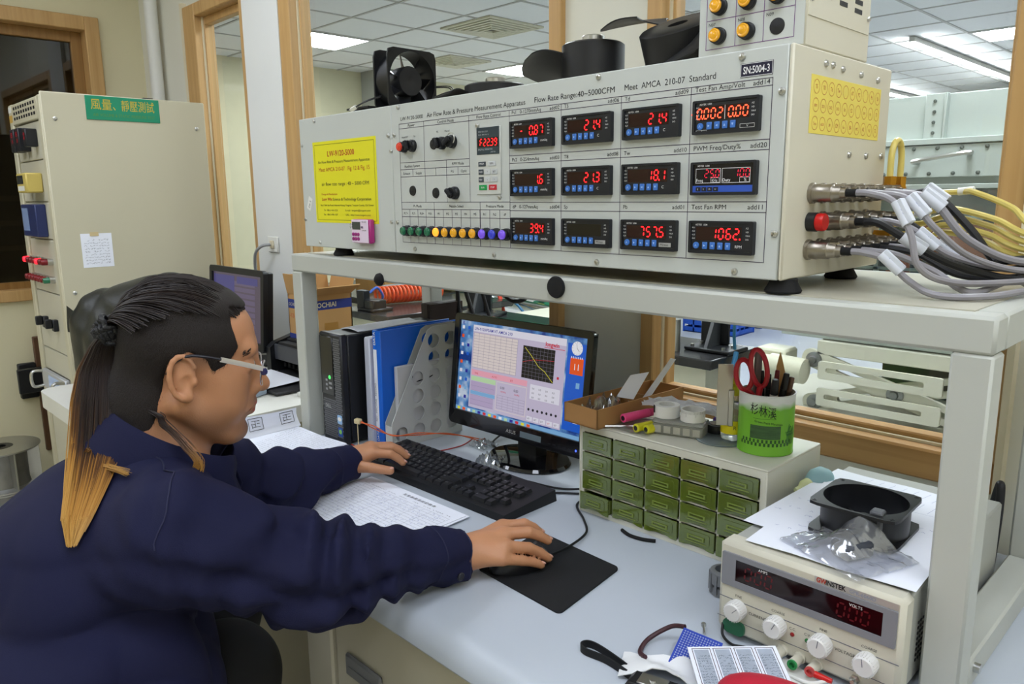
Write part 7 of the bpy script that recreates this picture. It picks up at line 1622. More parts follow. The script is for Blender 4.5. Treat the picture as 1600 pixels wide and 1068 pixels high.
# benches with black tops
def bench(lab, x0, x1, y0, y1, z):
    t = thing('workbench', lab, 'workbench', ((x0+x1)/2,(y0+y1)/2,0)); q = MB(); q.box(x0,x1,y0,y1,z-0.03,z,0.004); obj('bench_top', q, M_granite, t)
    q = MB(); q.box(x0+0.04,x1-0.04,y0+0.04,y1-0.04,0,z-0.031); obj('bench_body', q, M_fcream, t); return t
bench('black topped workbench behind the left window carrying the orange hose', -2.53, -2.14, 0.89, 1.62, 0.85)
bench('black topped workbench right of the orange hose bench, under the bracket', -1.99, -0.715, 1.04, 1.33, 0.85)
bench('cream table with black top at the far left behind the orange hose', -3.5, -2.56, 1.15, 1.8, 0.85)
bz = 0.851
t = thing('angle_bracket', 'black angle plate fixture seen through the left window', 'fixture', (-1.86,1.2,bz))
def bracket(t, x, y, s_, rz):
    F = T(x,y,bz) @ RZ(rz); q = MB(F); q.box(-0.13*s_,0.16*s_,-0.10*s_,0.12*s_,0,0.022*s_,0.003); q.box(-0.12*s_,0.06*s_,0.06*s_,0.09*s_,0.022*s_,0.36*s_,0.004); obj('plate', q, M_fdark, t)
    q = MB(F @ T(0,0,0)); q.prism([(-0.08*s_,0.022*s_),(0.06*s_,0.022*s_),(0.06*s_,0.30*s_)], -0.006, 0.006, frame((0.0,0.0,0), (0,1,0), (0,0,1))); obj('gusset', q, mat('gusset_grey', '#3A3C40', 0.4), t)
    q = MB(F)
    for a in (-0.09,0.11):
        for c in (-0.07,0.03): q.cyl((a*s_,c*s_,0.022*s_),(a*s_,c*s_,0.036*s_),0.012*s_,seg=6)
    obj('bolts', q, M_steel, t)
bracket(t, -1.89, 1.17, 0.62, R(20))
t = thing('angle_bracket', 'tall black angle plate fixture behind the right window', 'fixture', (-0.85,1.10,bz)); bracket(t, -0.80, 1.19, 0.55, R(0))
q = MB(); q.cyl((-0.885,1.10,bz),(-0.885,1.10,bz+0.10),0.02,seg=18); solo('steel_can', q, M_steel, 'small steel cylinder left of the tall black angle plate', 'cylinder')
q = MB(); q.tube([(-0.700,1.16,bz+0.01),(-0.695,1.12,0.80),(-0.70,1.03,0.70),(-0.72,0.97,0.62),(-0.76,0.94,0.45),(-0.78,0.93,0.02)], 0.008, 8, 8); solo('air_hose', q, mat('hose_blue', '#2E6C96', 0.4), 'blue hose hanging off the black bench end', 'hose')
q = MB(); q.tube([(-0.700,1.15,bz+0.02),(-0.705,1.15,0.95),(-0.70,1.16,1.15)], 0.005, 8, 6); solo('air_hose', q, mat('hose_teal', '#2B6A8A', 0.4), 'thin blue tube rising from the black bench end', 'hose')
# orange coiled hose, black motor, box of parts, cylinder on the left bench
q = MB(); pts = []
for k in range(260):
    a = k*2*PI/16; u = k/259; pts.append((-2.47+0.07*u+0.036*math.cos(a), 1.07+0.30*u, bz+0.044+0.036*math.sin(a)))
q.tube(pts, 0.0065, 7); solo('coiled_hose', q, mat('hose_orange', '#E2551F', 0.4), 'bright orange coiled air hose on the black bench', 'hose')
t = thing('bench_motor', 'black motor unit standing at the left end of the bench', 'motor', (-2.40,1.05,bz)); q = MB(); q.box(-2.43,-2.375,0.93,0.965,bz,bz+0.085,0.003); obj('tower', q, M_fdark, t); q = MB(); q.box(-2.374,-2.30,0.93,1.0,bz+0.0,bz+0.048,0.005); q.box(-2.40,-2.28,0.915,1.02,bz,bz+0.012,0.003); obj('body', q, M_fdark, t)
q = MB(); q.tube([(-2.40,0.98,bz+0.07),(-2.40,1.02,bz+0.09),(-2.40,1.05,bz+0.05),(-2.43,1.055,bz+0.02)], 0.006, 8, 6); solo('air_hose', q, mat('hose_blue2', '#2E5FC0', 0.4), 'short blue hose curling beside the black motor', 'hose')
q = MB(); q.cyl((-2.62,1.20,bz+0.05),(-2.60,1.62,bz+0.045),0.02,seg=20); solo('steel_tube', q, mat('tube_pale', '#A9AFB2', 0.3, 0.6), 'pale steel tube lying behind the orange hose', 'tube')
t = thing('parts_carton', 'brown open box of parts on the bench behind the orange hose', 'box', (-2.93,1.42,bz))
q = MB(); F = T(-2.93,1.42,bz) @ RZ(R(10)) @ Matrix.Diagonal((0.45,0.62,0.42,1))
for (x0,x1,y0,y1,z0,z1) in ((-0.26,0.22,-0.14,0.14,0,0.006),(-0.26,0.22,-0.14,-0.134,0,0.16),(-0.26,0.22,0.134,0.14,0,0.26),(-0.26,-0.254,-0.14,0.14,0,0.24),(0.214,0.22,-0.14,0.14,0,0.22)): q.box(x0,x1,y0,y1,z0,z1,0,F)
obj('carton_body', q, mat('far_card', '#B08650', 0.8), t)
rn = random.Random(3); q = MB(F)
for k in range(14): q.cbox((-0.20+0.36*rn.random(),-0.1+0.2*rn.random(),0.12+0.09*rn.random()),(0.05,0.05,0.05),0.01)
obj('parts', q, [mat('parts_navy', '#2B3350', 0.5, var=0.4)], t)
q = MB(); q.box(-2.85,-2.60,1.62,1.76,bz,bz+0.05,0.003); solo('olive_case', q, mat('case_olive', '#8A8452', 0.6), 'olive case standing at the right end of the bench with the hose', 'case')
# green machine with a bright cylinder and blue tubes
t = thing('green_machine', 'green painted machine frame seen behind the monitor', 'machine', (-1.8,2.1,0))
M_grn = mat('machine_green', '#2E7A5C', 0.45, var=0.06)
q = MB(); q.box(-2.85,-1.75,2.08,2.16,0.78,1.75,0.01); q.box(-2.45,-1.75,2.06,2.14,0.0,0.77,0.01); obj('frame', q, M_grn, t)
q = MB(); q.cyl((-2.66,1.98,0.765),(-1.9,2.0,0.725),0.030,seg=24); q.cyl((-2.68,1.98,0.766),(-2.65,1.98,0.765),0.036,seg=24); obj('cylinder', q, mat('chrome', '#D9DBDC', 0.15, 1.0), t)
q = MB(); q.tube([(-2.60,1.93,0.82),(-2.48,1.92,0.80),(-2.38,1.92,0.74),(-2.33,1.93,0.66)], 0.007, 8, 8); obj('air_line', q, mat('hose_blue', '#2E6C96', 0.4), t)
q = MB(); q.tube([(-2.22,1.93,0.76),(-2.28,1.92,0.74),(-2.32,1.93,0.67)], 0.007, 8, 8); obj('air_line', q, mat('hose_blue', '#2E6C96', 0.4), t)
q = MB(); q.cyl((-2.376,2.06,0.78),(-2.376,2.06,0.83),0.018); q.cyl((-2.376,2.06,0.83),(-2.376,2.06,0.87),0.006); obj('oiler', q, mat('oiler_yellow', '#C9C65A', 0.3), t)
q = MB(); q.tube([(-2.34,1.64,0.99),(-2.26,1.62,0.92),(-2.21,1.60,0.85),(-2.19,1.60,0.77),(-2.19,1.60,0.6)], 0.011, 8, 8); solo('air_hose', q, mat('hose_red', '#E0452A', 0.4), 'red orange hose hanging in front of the green machine', 'hose')
q = MB(); q.box(-2.12,-1.78,1.45,1.85,0,0.79,0.004); solo('cream_stand', q, M_fcream, 'cream machine stand in front of the green machine', 'stand')
# blue crates on the floor further back
M_crate = mat('crate_blue', '#1B4FB4', 0.45, var=0.06)
def crate(x, y, z, rz=0):
    t = thing('plastic_crate', '', 'crate', (x,y,z), rz); L_, W_, H_ = 0.56, 0.38, 0.27; q = MB(); th = 0.01
    q.box(-L_/2,L_/2,-W_/2,W_/2,0,th)
    for a in (-1,1):
        for z0,z1 in ((0,0.05),(0.075,0.125),(0.15,0.19),(0.215,0.27)): q.box(-L_/2,L_/2,a*W_/2-(th if a > 0 else 0),a*W_/2+(0 if a > 0 else th),z0,z1); q.box(a*L_/2-(th if a > 0 else 0),a*L_/2+(0 if a > 0 else th),-W_/2,W_/2,z0,z1)
        for k in range(6): xx = -L_/2+L_*k/5; q.box(xx-0.008,xx+0.008,a*W_/2-(th if a > 0 else 0),a*W_/2+(0 if a > 0 else th),0,H_); 
        for k in range(5): yy = -W_/2+W_*k/4; q.box(a*L_/2-(th if a > 0 else 0),a*L_/2+(0 if a > 0 else th),yy-0.008,yy+0.008,0,H_)
    q.box(-L_/2-0.012,L_/2+0.012,-W_/2-0.012,-W_/2,H_-0.03,H_); q.box(L_/2,L_/2+0.012,-W_/2,W_/2+0.012,H_-0.03,H_)
    obj('shell', q, M_crate, t, world=False)
    q = MB(); q.box(-0.08,0.08,-W_/2-0.003,-W_/2,0.10,0.16); obj('label_card', q, M_white, t, world=False)
    return t
c0 = None; k = 0
for (x, y, n) in ((-3.45,5.75,3),(-3.50,6.35,3),(-3.60,7.0,2)):
    for j in range(n):
        lab = 'blue plastic crate, %s of the %s pile on the far floor' % (('bottom one','middle one' if n == 3 else 'top one','top one')[j], ('nearest','second','rearmost')[k])
        if c0 is None: c0 = crate(x, y, 0.0, R(2)); c0['label'] = lab; c0['group'] = 'blue crates on the far floor'
        else: dup(c0, (x,y,0.272*j), R(2), lab, 'blue crates on the far floor')
    k += 1
# tall cabinets of other machines at the far end
q = MB(); q.box(-3.2,-0.6,9.5,10.5,0,1.9,0.02); solo('far_machine', q, mat('far_machine_white', '#C9CDCA', 0.5), 'long pale machine body standing at the far end of the room', 'machine')
# ================================================================ the seated person
from mathutils.bvhtree import BVHTree
# smooth signed-distance modelling on a rectilinear grid, turned into one closed surface
class Field:
    def __init__(s, xs, ys, zs, far=0.05):
        s.ax = [np.asarray(a, np.float32) for a in (xs, ys, zs)]; s.D = np.full([len(a) for a in s.ax], far, np.float32)
    def sub(s, lo, hi):
        sl = []
        for a, l, h in zip(s.ax, lo, hi):
            i0 = int(np.searchsorted(a, l)); i1 = int(np.searchsorted(a, h)); sl.append(slice(i0, max(i1, i0)))
        g = [a[q] for a, q in zip(s.ax, sl)]
        return tuple(sl), (g[0][:,None,None], g[1][None,:,None], g[2][None,None,:])
    def put(s, fn, lo, hi, k=0.0, sub=False, m=0.03):
        sl, g = s.sub([l-m-k for l in lo], [h+m+k for h in hi])
        d = fn(*g).astype(np.float32); a = s.D[sl]
        if sub:
            d = -d
            s.D[sl] = smax(a, d, k)
        else: s.D[sl] = smin(a, d, k)
def smin(a, b, k):
    if k <= 0: return np.minimum(a, b)
    h = np.maximum(k-np.abs(a-b), 0)/k
    return np.minimum(a, b)-h*h*k*0.25
def smax(a, b, k): return -smin(-a, -b, k)
def cap(a, b, r0, r1):
    a = np.array(a, np.float32); b = np.array(b, np.float32); ab = b-a; L2 = float(ab@ab)+1e-12
    def f(x, y, z):
        t = np.clip(((x-a[0])*ab[0]+(y-a[1])*ab[1]+(z-a[2])*ab[2])/L2, 0, 1)
        return np.sqrt((x-a[0]-t*ab[0])**2+(y-a[1]-t*ab[1])**2+(z-a[2]-t*ab[2])**2)-(r0+(r1-r0)*t)
    r = max(r0, r1)
    return f, np.minimum(a, b)-r, np.maximum(a, b)+r
def ell(c, rad, M3=None):
    c = np.array(c, np.float32); A = np.array(M3, np.float32) if M3 is not None else np.eye(3, dtype=np.float32)   # columns = local axes
    def f(x, y, z):
        dx, dy, dz = x-c[0], y-c[1], z-c[2]; k0 = 0; k1 = 0
        for i in range(3):
            u = dx*A[0,i]+dy*A[1,i]+dz*A[2,i]; k0 = k0+(u/rad[i])**2; k1 = k1+(u/rad[i]**2)**2
        k0 = np.sqrt(k0); k1 = np.sqrt(k1)+1e-9
        return k0*(k0-1)/k1
    R_ = max(rad)
    return f, c-R_, c+R_
def nets(F):
    D = F.D; X, Y, Z = F.ax; S = D < 0
    s8 = [S[i:i+S.shape[0]-1 or None, j:j+S.shape[1]-1 or None, k:k+S.shape[2]-1 or None] for i in (0,1) for j in (0,1) for k in (0,1)]
    s8 = [q[:S.shape[0]-1,:S.shape[1]-1,:S.shape[2]-1] for q in s8]
    al = s8[0].copy(); an = s8[0].copy()
    for q in s8[1:]: al &= q; an |= q
    act = an & ~al; del al, an
    I, J, K = np.nonzero(act); n = len(I)
    idx = np.full(act.shape, -1, np.int32); idx[I,J,K] = np.arange(n)
    acc = np.zeros((n,3)); cnt = np.zeros(n)
    co = [(i,j,k) for i in (0,1) for j in (0,1) for k in (0,1)]
    for a in range(8):
        for b in range(a+1, 8):
            if sum(abs(p-q) for p, q in zip(co[a], co[b])) != 1: continue
            da = D[I+co[a][0],J+co[a][1],K+co[a][2]]; db = D[I+co[b][0],J+co[b][1],K+co[b][2]]
            m = (da < 0) != (db < 0); t = np.where(m, da/(da-db+1e-20), 0)
            pa = np.stack([X[I+co[a][0]],Y[J+co[a][1]],Z[K+co[a][2]]],1); pb = np.stack([X[I+co[b][0]],Y[J+co[b][1]],Z[K+co[b][2]]],1)
            acc[m] += (pa+(pb-pa)*t[:,None])[m]; cnt[m] += 1
    V = acc/cnt[:,None]; Q = []
    for ax in range(3):
        u, v = (ax+1) % 3, (ax+2) % 3
        sl0 = [slice(None)]*3; sl1 = [slice(None)]*3; sl0[ax] = slice(0,-1); sl1[ax] = slice(1,None)
        for q in (u, v): sl0[q] = slice(1,-1); sl1[q] = slice(1,-1)
        a, b = S[tuple(sl0)], S[tuple(sl1)]
        for flip, m in ((0, a & ~b), (1, ~a & b)):
            P_ = np.stack(np.nonzero(m),1)
            if not len(P_): continue
            P_[:,u] += 1; P_[:,v] += 1
            c = []
            for du, dv in ((-1,-1),(0,-1),(0,0),(-1,0)):
                q = P_.copy(); q[:,u] += du; q[:,v] += dv; c.append(idx[q[:,0],q[:,1],q[:,2]])
            c = np.stack(c,1); Q.append(c[:,::-1] if flip else c)
    return V, np.concatenate(Q)
def keep_big(V, Q):
    lab = np.arange(len(V))
    while True:
        m = lab[Q].min(1); l2 = lab.copy()
        for c in range(4): np.minimum.at(l2, Q[:,c], m)
        l2 = l2[l2]
        if (l2 == lab).all(): break
        lab = l2
    u, n = np.unique(lab, return_counts=True); k = lab == u[n.argmax()]; Q = Q[k[Q[:,0]]]; ix = np.cumsum(k)-1
    return V[k], ix[Q]
def smooth_v(V, Q, it=1, lam=0.5):
    for _ in range(it):
        acc = np.zeros_like(V); cnt = np.zeros(len(V))
        for a, b in ((0,1),(1,2),(2,3),(3,0)):
            np.add.at(acc, Q[:,a], V[Q[:,b]]); np.add.at(acc, Q[:,b], V[Q[:,a]]); np.add.at(cnt, Q[:,a], 1); np.add.at(cnt, Q[:,b], 1)
        V = V+lam*(acc/cnt[:,None]-V)
    return V
def mesh_obj(name, V, Q, mats, parent, val=None, label=None):
    me = bpy.data.meshes.new(name); me.vertices.add(len(V)); me.loops.add(Q.size); me.polygons.add(len(Q))
    X = np.array(_mw[parent.name].inverted()); V = V@X[:3,:3].T+X[:3,3]
    me.vertices.foreach_set('co', V.astype(np.float32).ravel()); me.loops.foreach_set('vertex_index', Q.astype(np.int32).ravel())
    me.polygons.foreach_set('loop_start', np.arange(0, Q.size, 4, dtype=np.int32)); me.polygons.foreach_set('loop_total', np.full(len(Q), 4, np.int32))
    me.update(calc_edges=True); me.validate(); me.polygons.foreach_set('use_smooth', [True]*len(me.polygons))
    for m in mats if isinstance(mats, list) else [mats]: me.materials.append(m)
    if val is not None: a = me.attributes.new('val', 'FLOAT', 'POINT'); a.data.foreach_set('value', val.astype(np.float32))
    o = bpy.data.objects.new(name, me); COL.objects.link(o); o.parent = parent; _mw[o.name] = _mw[parent.name]
    if label: o['label'] = label
    return o
def ramp_mat(name, stops, rough, bump=0.0, bscale=300, sss=0.0, var=0.0):
    m = mat(name, stops[0][1], rough=rough, var=0, bump=bump, bscale=bscale, sss=sss); nt = m.node_tree; b = nt.nodes['Principled BSDF']
    at_ = nt.nodes.new('ShaderNodeAttribute'); at_.attribute_name = 'val'; cr = nt.nodes.new('ShaderNodeValToRGB'); E_ = cr.color_ramp.elements
    E_[0].position, E_[0].color = stops[0][0], lin(stops[0][1]); E_[1].position, E_[1].color = stops[-1][0], lin(stops[-1][1])
    for p, h in stops[1:-1]: e = E_.new(p); e.color = lin(h)
    nt.links.new(at_.outputs['Fac'], cr.inputs[0]); out = cr.outputs[0]
    if var:
        tc = nt.nodes.new('ShaderNodeTexCoord'); n = nt.nodes.new('ShaderNodeTexNoise'); n.inputs['Scale'].default_value = 40; n.inputs['Detail'].default_value = 5; nt.links.new(tc.outputs['Object'], n.inputs['Vector'])
        mr = nt.nodes.new('ShaderNodeMapRange'); mr.inputs[3].default_value = 1-var; mr.inputs[4].default_value = 1+var; nt.links.new(n.outputs['Fac'], mr.inputs[0])
        mx = nt.nodes.new('ShaderNodeVectorMath'); mx.operation = 'SCALE'; nt.links.new(out, mx.inputs[0]); nt.links.new(mr.outputs[0], mx.inputs['Scale']); out = mx.outputs[0]
    nt.links.new(out, b.inputs['Base Color']); return m

# head frame: x forward, y to the right side of the person, z up
H0 = np.array((-0.620, -0.514, 1.108)); yaw_, pit_ = math.atan2(0.93, 0.37), R(-8)
_f = np.array((math.cos(yaw_)*math.cos(pit_), math.sin(yaw_)*math.cos(pit_), math.sin(pit_))); _rt = np.array((math.sin(yaw_), -math.cos(yaw_), 0)); _up = np.cross(_rt, _f)
HM = np.stack([_f, _rt, _up], 1)                         # columns
def h(x, y, z): return H0+HM@np.array((x, y, z))
def hl_(P): return (P-H0)@HM
def EL(F, c, rad, k, sub=False): f, lo, hi = ell(h(*c), rad, HM); F.put(f, lo, hi, k, sub)
def CP(F, a, b, r0, r1, k, sub=False): f, lo, hi = cap(h(*a), h(*b), r0, r1); F.put(f, lo, hi, k, sub)
def WC(F, a, b, r0, r1, k, sub=False): f, lo, hi = cap(a, b, r0, r1); F.put(f, lo, hi, k, sub)
def skull(F):
    EL(F, (-0.006,0,0.036), (0.084,0.074,0.070), 0.0)
    EL(F, (0.030,0,0.044), (0.056,0.062,0.054), 0.02)
    EL(F, (0.030,0,-0.020), (0.060,0.060,0.080), 0.02)
    EL(F, (0.030,0,-0.062), (0.050,0.049,0.046), 0.02)
def head(F):
    skull(F)
    for s_ in (-1, 1):
        CP(F, (-0.004,s_*0.054,-0.048), (0.058,s_*0.022,-0.092), 0.018, 0.017, 0.02)
        EL(F, (0.052,s_*0.043,-0.012), (0.026,0.020,0.020), 0.02)
        EL(F, (0.05,s_*0.040,-0.045), (0.026,0.020,0.026), 0.02)
    EL(F, (0.067,0,-0.094), (0.020,0.024,0.017), 0.018)
    CP(F, (0.077,-0.034,0.030), (0.077,0.034,0.030), 0.0125, 0.0125, 0.014)
    for s_ in (-1, 1): EL(F, (0.094,s_*0.032,0.008), (0.015,0.017,0.013), 0.012, True)
    for s_ in (-1, 1): EL(F, (0.0765,s_*0.031,0.008), (0.012,0.0145,0.012), 0.003); CP(F, (0.083,s_*0.020,0.013), (0.078,s_*0.044,0.012), 0.004, 0.0035, 0.004); CP(F, (0.083,s_*0.022,0.001), (0.078,s_*0.042,0.002), 0.003, 0.003, 0.004)
    CP(F, (0.082,0,0.022), (0.099,0,-0.020), 0.008, 0.0105, 0.012)
    EL(F, (0.1020,0,-0.026), (0.0120,0.0115,0.0105), 0.008)
    for s_ in (-1, 1): EL(F, (0.090,s_*0.0135,-0.030), (0.0105,0.0075,0.0085), 0.006); EL(F, (0.094,s_*0.007,-0.0375), (0.005,0.004,0.003), 0.003, True)
    EL(F, (0.074,0,-0.052), (0.022,0.030,0.020), 0.012)
    CP(F, (0.0915,-0.006,-0.0505), (0.083,-0.021,-0.056), 0.0055, 0.004, 0.005); CP(F, (0.0915,0.006,-0.0505), (0.083,0.021,-0.056), 0.0055, 0.004, 0.005)
    CP(F, (0.088,-0.008,-0.0625), (0.088,0.008,-0.0625), 0.0068, 0.0068, 0.006)
    CP(F, (0.099,-0.008,-0.0572), (0.084,-0.024,-0.058), 0.0016, 0.0014, 0.003, True); CP(F, (0.099,0.008,-0.0572), (0.084,0.024,-0.058), 0.0016, 0.0014, 0.003, True); CP(F, (0.099,-0.008,-0.0572), (0.099,0.008,-0.0572), 0.0016, 0.0016, 0.003, True)
    EL(F, (0.090,0,-0.077), (0.006,0.016,0.005), 0.008, True)
def ears(F):
    for s_ in (-1, 1):
        y = s_*0.0775
        N_ = 9; P_ = [(-0.004-0.0165*math.cos(t)-0.004*math.sin(t), y+s_*(0.006+0.004*math.cos(t)), -0.004+0.029*math.sin(t)) for t in (R(-75+ 225*i/N_) for i in range(N_+1))]
        EL(F, (-0.004,y,-0.004), (0.0155,0.006,0.028), 0.006)
        for a, b in zip(P_, P_[1:]): CP(F, a, b, 0.0036, 0.0036, 0.002)
        EL(F, (0.002,y+s_*0.001,-0.030), (0.0085,0.0055,0.0085), 0.006)
        EL(F, (0.001,y+s_*0.008,-0.010), (0.0075,0.006,0.011), 0.003, True)
        EL(F, (-0.003,y+s_*0.0075,0.010), (0.008,0.003,0.009), 0.003, True)
        EL(F, (0.010,y-s_*0.001,-0.010), (0.005,0.006,0.006), 0.004)
Nk = np.array((-0.640, -0.562, 0.985))
SHR = np.array((-0.462, -0.606, 0.925)); SHL = np.array((-0.815, -0.490, 0.915)); ELR = np.array((-0.402, -0.462, 0.858)); ELL = np.array((-0.815, -0.315, 0.812))
WRR = np.array((-0.398, -0.222, 0.790)); WRL = np.array((-0.872, -0.118, 0.790))
BEL = np.array((-0.610, -0.690, 0.690)); CHE = np.array((-0.645, -0.625, 0.850)); HPR = np.array((-0.56, -0.88, 0.53)); HPL = np.array((-0.74, -0.82, 0.53))
KNR = np.array((-0.585, -0.515, 0.635)); KNL = np.array((-0.82, -0.43, 0.62)); FTR = np.array((-0.57, -0.56, 0.09)); FTL = np.array((-0.82, -0.47, 0.09))
RH = dict(W=WRR, F=[[(-0.392,-0.122,0.808),(-0.372,-0.092,0.809),(-0.360,-0.068,0.790)], [(-0.366,-0.143,0.810),(-0.344,-0.111,0.810),(-0.331,-0.080,0.790)], [(-0.347,-0.161,0.802),(-0.331,-0.124,0.792),(-0.320,-0.091,0.767)], [(-0.338,-0.175,0.789),(-0.326,-0.143,0.779),(-0.3165,-0.111,0.7635)]], T=[(-0.405,-0.180,0.785),(-0.418,-0.135,0.777),(-0.402,-0.098,0.771)])
LH = dict(W=WRL, F=[[(-0.838,-0.068,0.812),(-0.811,-0.045,0.811),(-0.795,-0.025,0.791)], [(-0.860,-0.056,0.815),(-0.836,-0.022,0.813),(-0.820,0.003,0.792)], [(-0.879,-0.047,0.812),(-0.860,-0.010,0.809),(-0.846,0.016,0.790)], [(-0.896,-0.045,0.805),(-0.883,-0.012,0.801),(-0.873,0.010,0.789)]], T=[(-0.848,-0.110,0.792),(-0.808,-0.096,0.795),(-0.779,-0.069,0.789)])
def hand(F, Hd):
    W_ = Hd['W']
    # palm first, then each finger joined only to the palm
    rs = (0.0125,0.0128,0.0120,0.0108)
    for (K, M_, T_), r in zip(Hd['F'], rs): WC(F, W_*0.75+np.array(K)*0.25, K, 0.0155, r, 0.014)
    a = np.array(Hd['F'][0][0]); b = np.array(Hd['F'][3][0]); WC(F, a*0.85+b*0.15-np.array((0,0,0.002)), b*0.85+a*0.15-np.array((0,0,0.001)), 0.0112, 0.0105, 0.010)
    c = W_*0.5+(a+b)*0.25; WC(F, W_, c, 0.024, 0.021, 0.02)
    WC(F, W_*0.6+np.array(Hd['T'][0])*0.4, Hd['T'][0], 0.017, 0.0145, 0.014)
    for (K, M_, T_), r in zip(Hd['F'], (0.0092,0.0094,0.0090,0.0080)):
        K, M_, T_ = (np.array(q) for q in (K, M_, T_)); D_ = M_*0.42+T_*0.58+np.array((0,0,0.0018))
        WC(F, K, M_, r*1.10, r*1.0, 0.0035); WC(F, M_, D_, r, r*0.90, 0.002); WC(F, D_, T_, r*0.90, r*0.80, 0.002)
    K, M_, T_ = (np.array(q) for q in Hd['T'])
    WC(F, K, M_, 0.0135, 0.0105, 0.006); WC(F, M_, T_, 0.0105, 0.0088, 0.002)
def axis(*segs):
    o = []
    for a, b, s_ in segs: o += list(np.arange(a, b-1e-6, s_))
    return o
HLc = h(0,0,0)
BF_ = Field(axis((-1.0,-0.74,0.004),(-0.74,-0.48,0.0020),(-0.48,-0.25,0.003)), axis((-0.95,-0.66,0.006),(-0.66,-0.38,0.0020),(-0.38,-0.2,0.005),(-0.2,0.05,0.0027)), axis((0,0.74,0.010),(0.74,0.84,0.0027),(0.84,0.96,0.005),(0.96,1.26,0.0020)))
head(BF_); ears(BF_)
CP(BF_, (-0.040,0,-0.020), (-0.052,0,-0.075), 0.052, 0.054, 0.02); WC(BF_, h(-0.050,0,-0.06), Nk, 0.053, 0.060, 0.02); CP(BF_, (0.0,0,-0.075), (-0.025,0,-0.125), 0.042, 0.050, 0.02)
WC(BF_, Nk, CHE, 0.06, 0.11, 0.03); WC(BF_, SHL*0.75+Nk*0.25, SHR*0.75+Nk*0.25, 0.055, 0.055, 0.03); WC(BF_, CHE, BEL, 0.11, 0.115, 0.03); WC(BF_, CHE+np.array((0.05,-0.02,0)), BEL+np.array((0.05,-0.02,-0.05)), 0.09, 0.10, 0.03); WC(BF_, CHE-np.array((0.06,-0.02,0)), BEL-np.array((0.05,-0.02,0.05)), 0.09, 0.10, 0.03)
for a, b, r0, r1 in ((SHR,ELR,0.044,0.036),(ELR,WRR,0.036,0.026),(SHL,ELL,0.044,0.036),(ELL,WRL,0.036,0.026),(BEL,HPR,0.10,0.09),(BEL,HPL,0.10,0.09),(HPR,KNR,0.078,0.056),(HPL,KNL,0.078,0.056),(KNR,FTR,0.050,0.036),(KNL,FTL,0.050,0.036),(FTR-np.array((0,0.02,0.05)),FTR+np.array((0.02,0.16,-0.055)),0.038,0.030),(FTL-np.array((0,0.02,0.05)),FTL+np.array((0.02,0.16,-0.055)),0.038,0.030)): WC(BF_, a, b, r0, r1, 0.02)
hand(BF_, RH); hand(BF_, LH)
V, Q = nets(BF_); V = smooth_v(V, Q, 1, 0.4)
del BF_
L_ = hl_(V); val = np.zeros(len(V))
hd = (V[:,2] > 0.97)
def soft(c, rad): return np.clip(1.25-np.sqrt((((L_-np.array(c))/np.array(rad))**2).sum(1)), 0, 1)
st = np.maximum.reduce([soft((0.075,0,-0.088),(0.045,0.045,0.030)), soft((0.088,0,-0.045),(0.02,0.034,0.010)), 0.8*soft((0.02,0.05,-0.075),(0.05,0.03,0.035)), 0.8*soft((0.02,-0.05,-0.075),(0.05,0.03,0.035)), 0.7*soft((0.02,0.075,0.02),(0.03,0.02,0.02))])
val = np.where(hd, st*0.45, 0)
lip = np.maximum(soft((0.090,0,-0.0515),(0.016,0.020,0.0045)), soft((0.089,0,-0.062),(0.014,0.019,0.0058))); val = np.where(hd & (lip > 0.35), 0.55+0.4*lip, val)
red = np.maximum.reduce([soft((0.10,0,-0.026),(0.016,0.016,0.014)), soft((0.062,0.052,-0.022),(0.02,0.02,0.016)), soft((-0.004,0.083,-0.006),(0.016,0.016,0.032))])
M_skin = ramp_mat('skin', [(0.0,'#BA8460'),(0.45,'#8A6752'),(0.53,'#AC7356'),(0.7,'#A5554C'),(1.0,'#9E4F48')], 0.48, bump=0.12, bscale=420, sss=0.12, var=0.07)
person = thing('person', 'seated person in navy work jacket with long ponytail and glasses, hand on the mouse', 'person', (-0.62, -0.72, 0.0))
mesh_obj('body', V, Q, M_skin, person, val)
# nails
for Hd in (RH, LH):
    for ch, r in list(zip(Hd['F'], (0.0074,0.0076,0.0072,0.0064)))+[(Hd['T'],0.0086)]:
        M_, T_ = np.array(ch[1]), np.array(ch[2]); d = (T_-M_)/np.linalg.norm(T_-M_); up = np.array((0,0,1.0))-d*d[2]; up /= np.linalg.norm(up); sd = np.cross(d, up)
        Mx = Matrix(((d[0],sd[0],up[0],0),(d[1],sd[1],up[1],0),(d[2],sd[2],up[2],0),(0,0,0,1))); c = T_+d*0.001+up*r*0.72
        q = MB(); q.sphere((0,0,0), 1, 14, 8, M=Matrix.Translation(Vector(c)) @ Mx @ Matrix.Diagonal((0.0062,r*0.66,0.0022,1))); obj('nail', q, mat('nail_pink', '#D3A08E', 0.3), person)
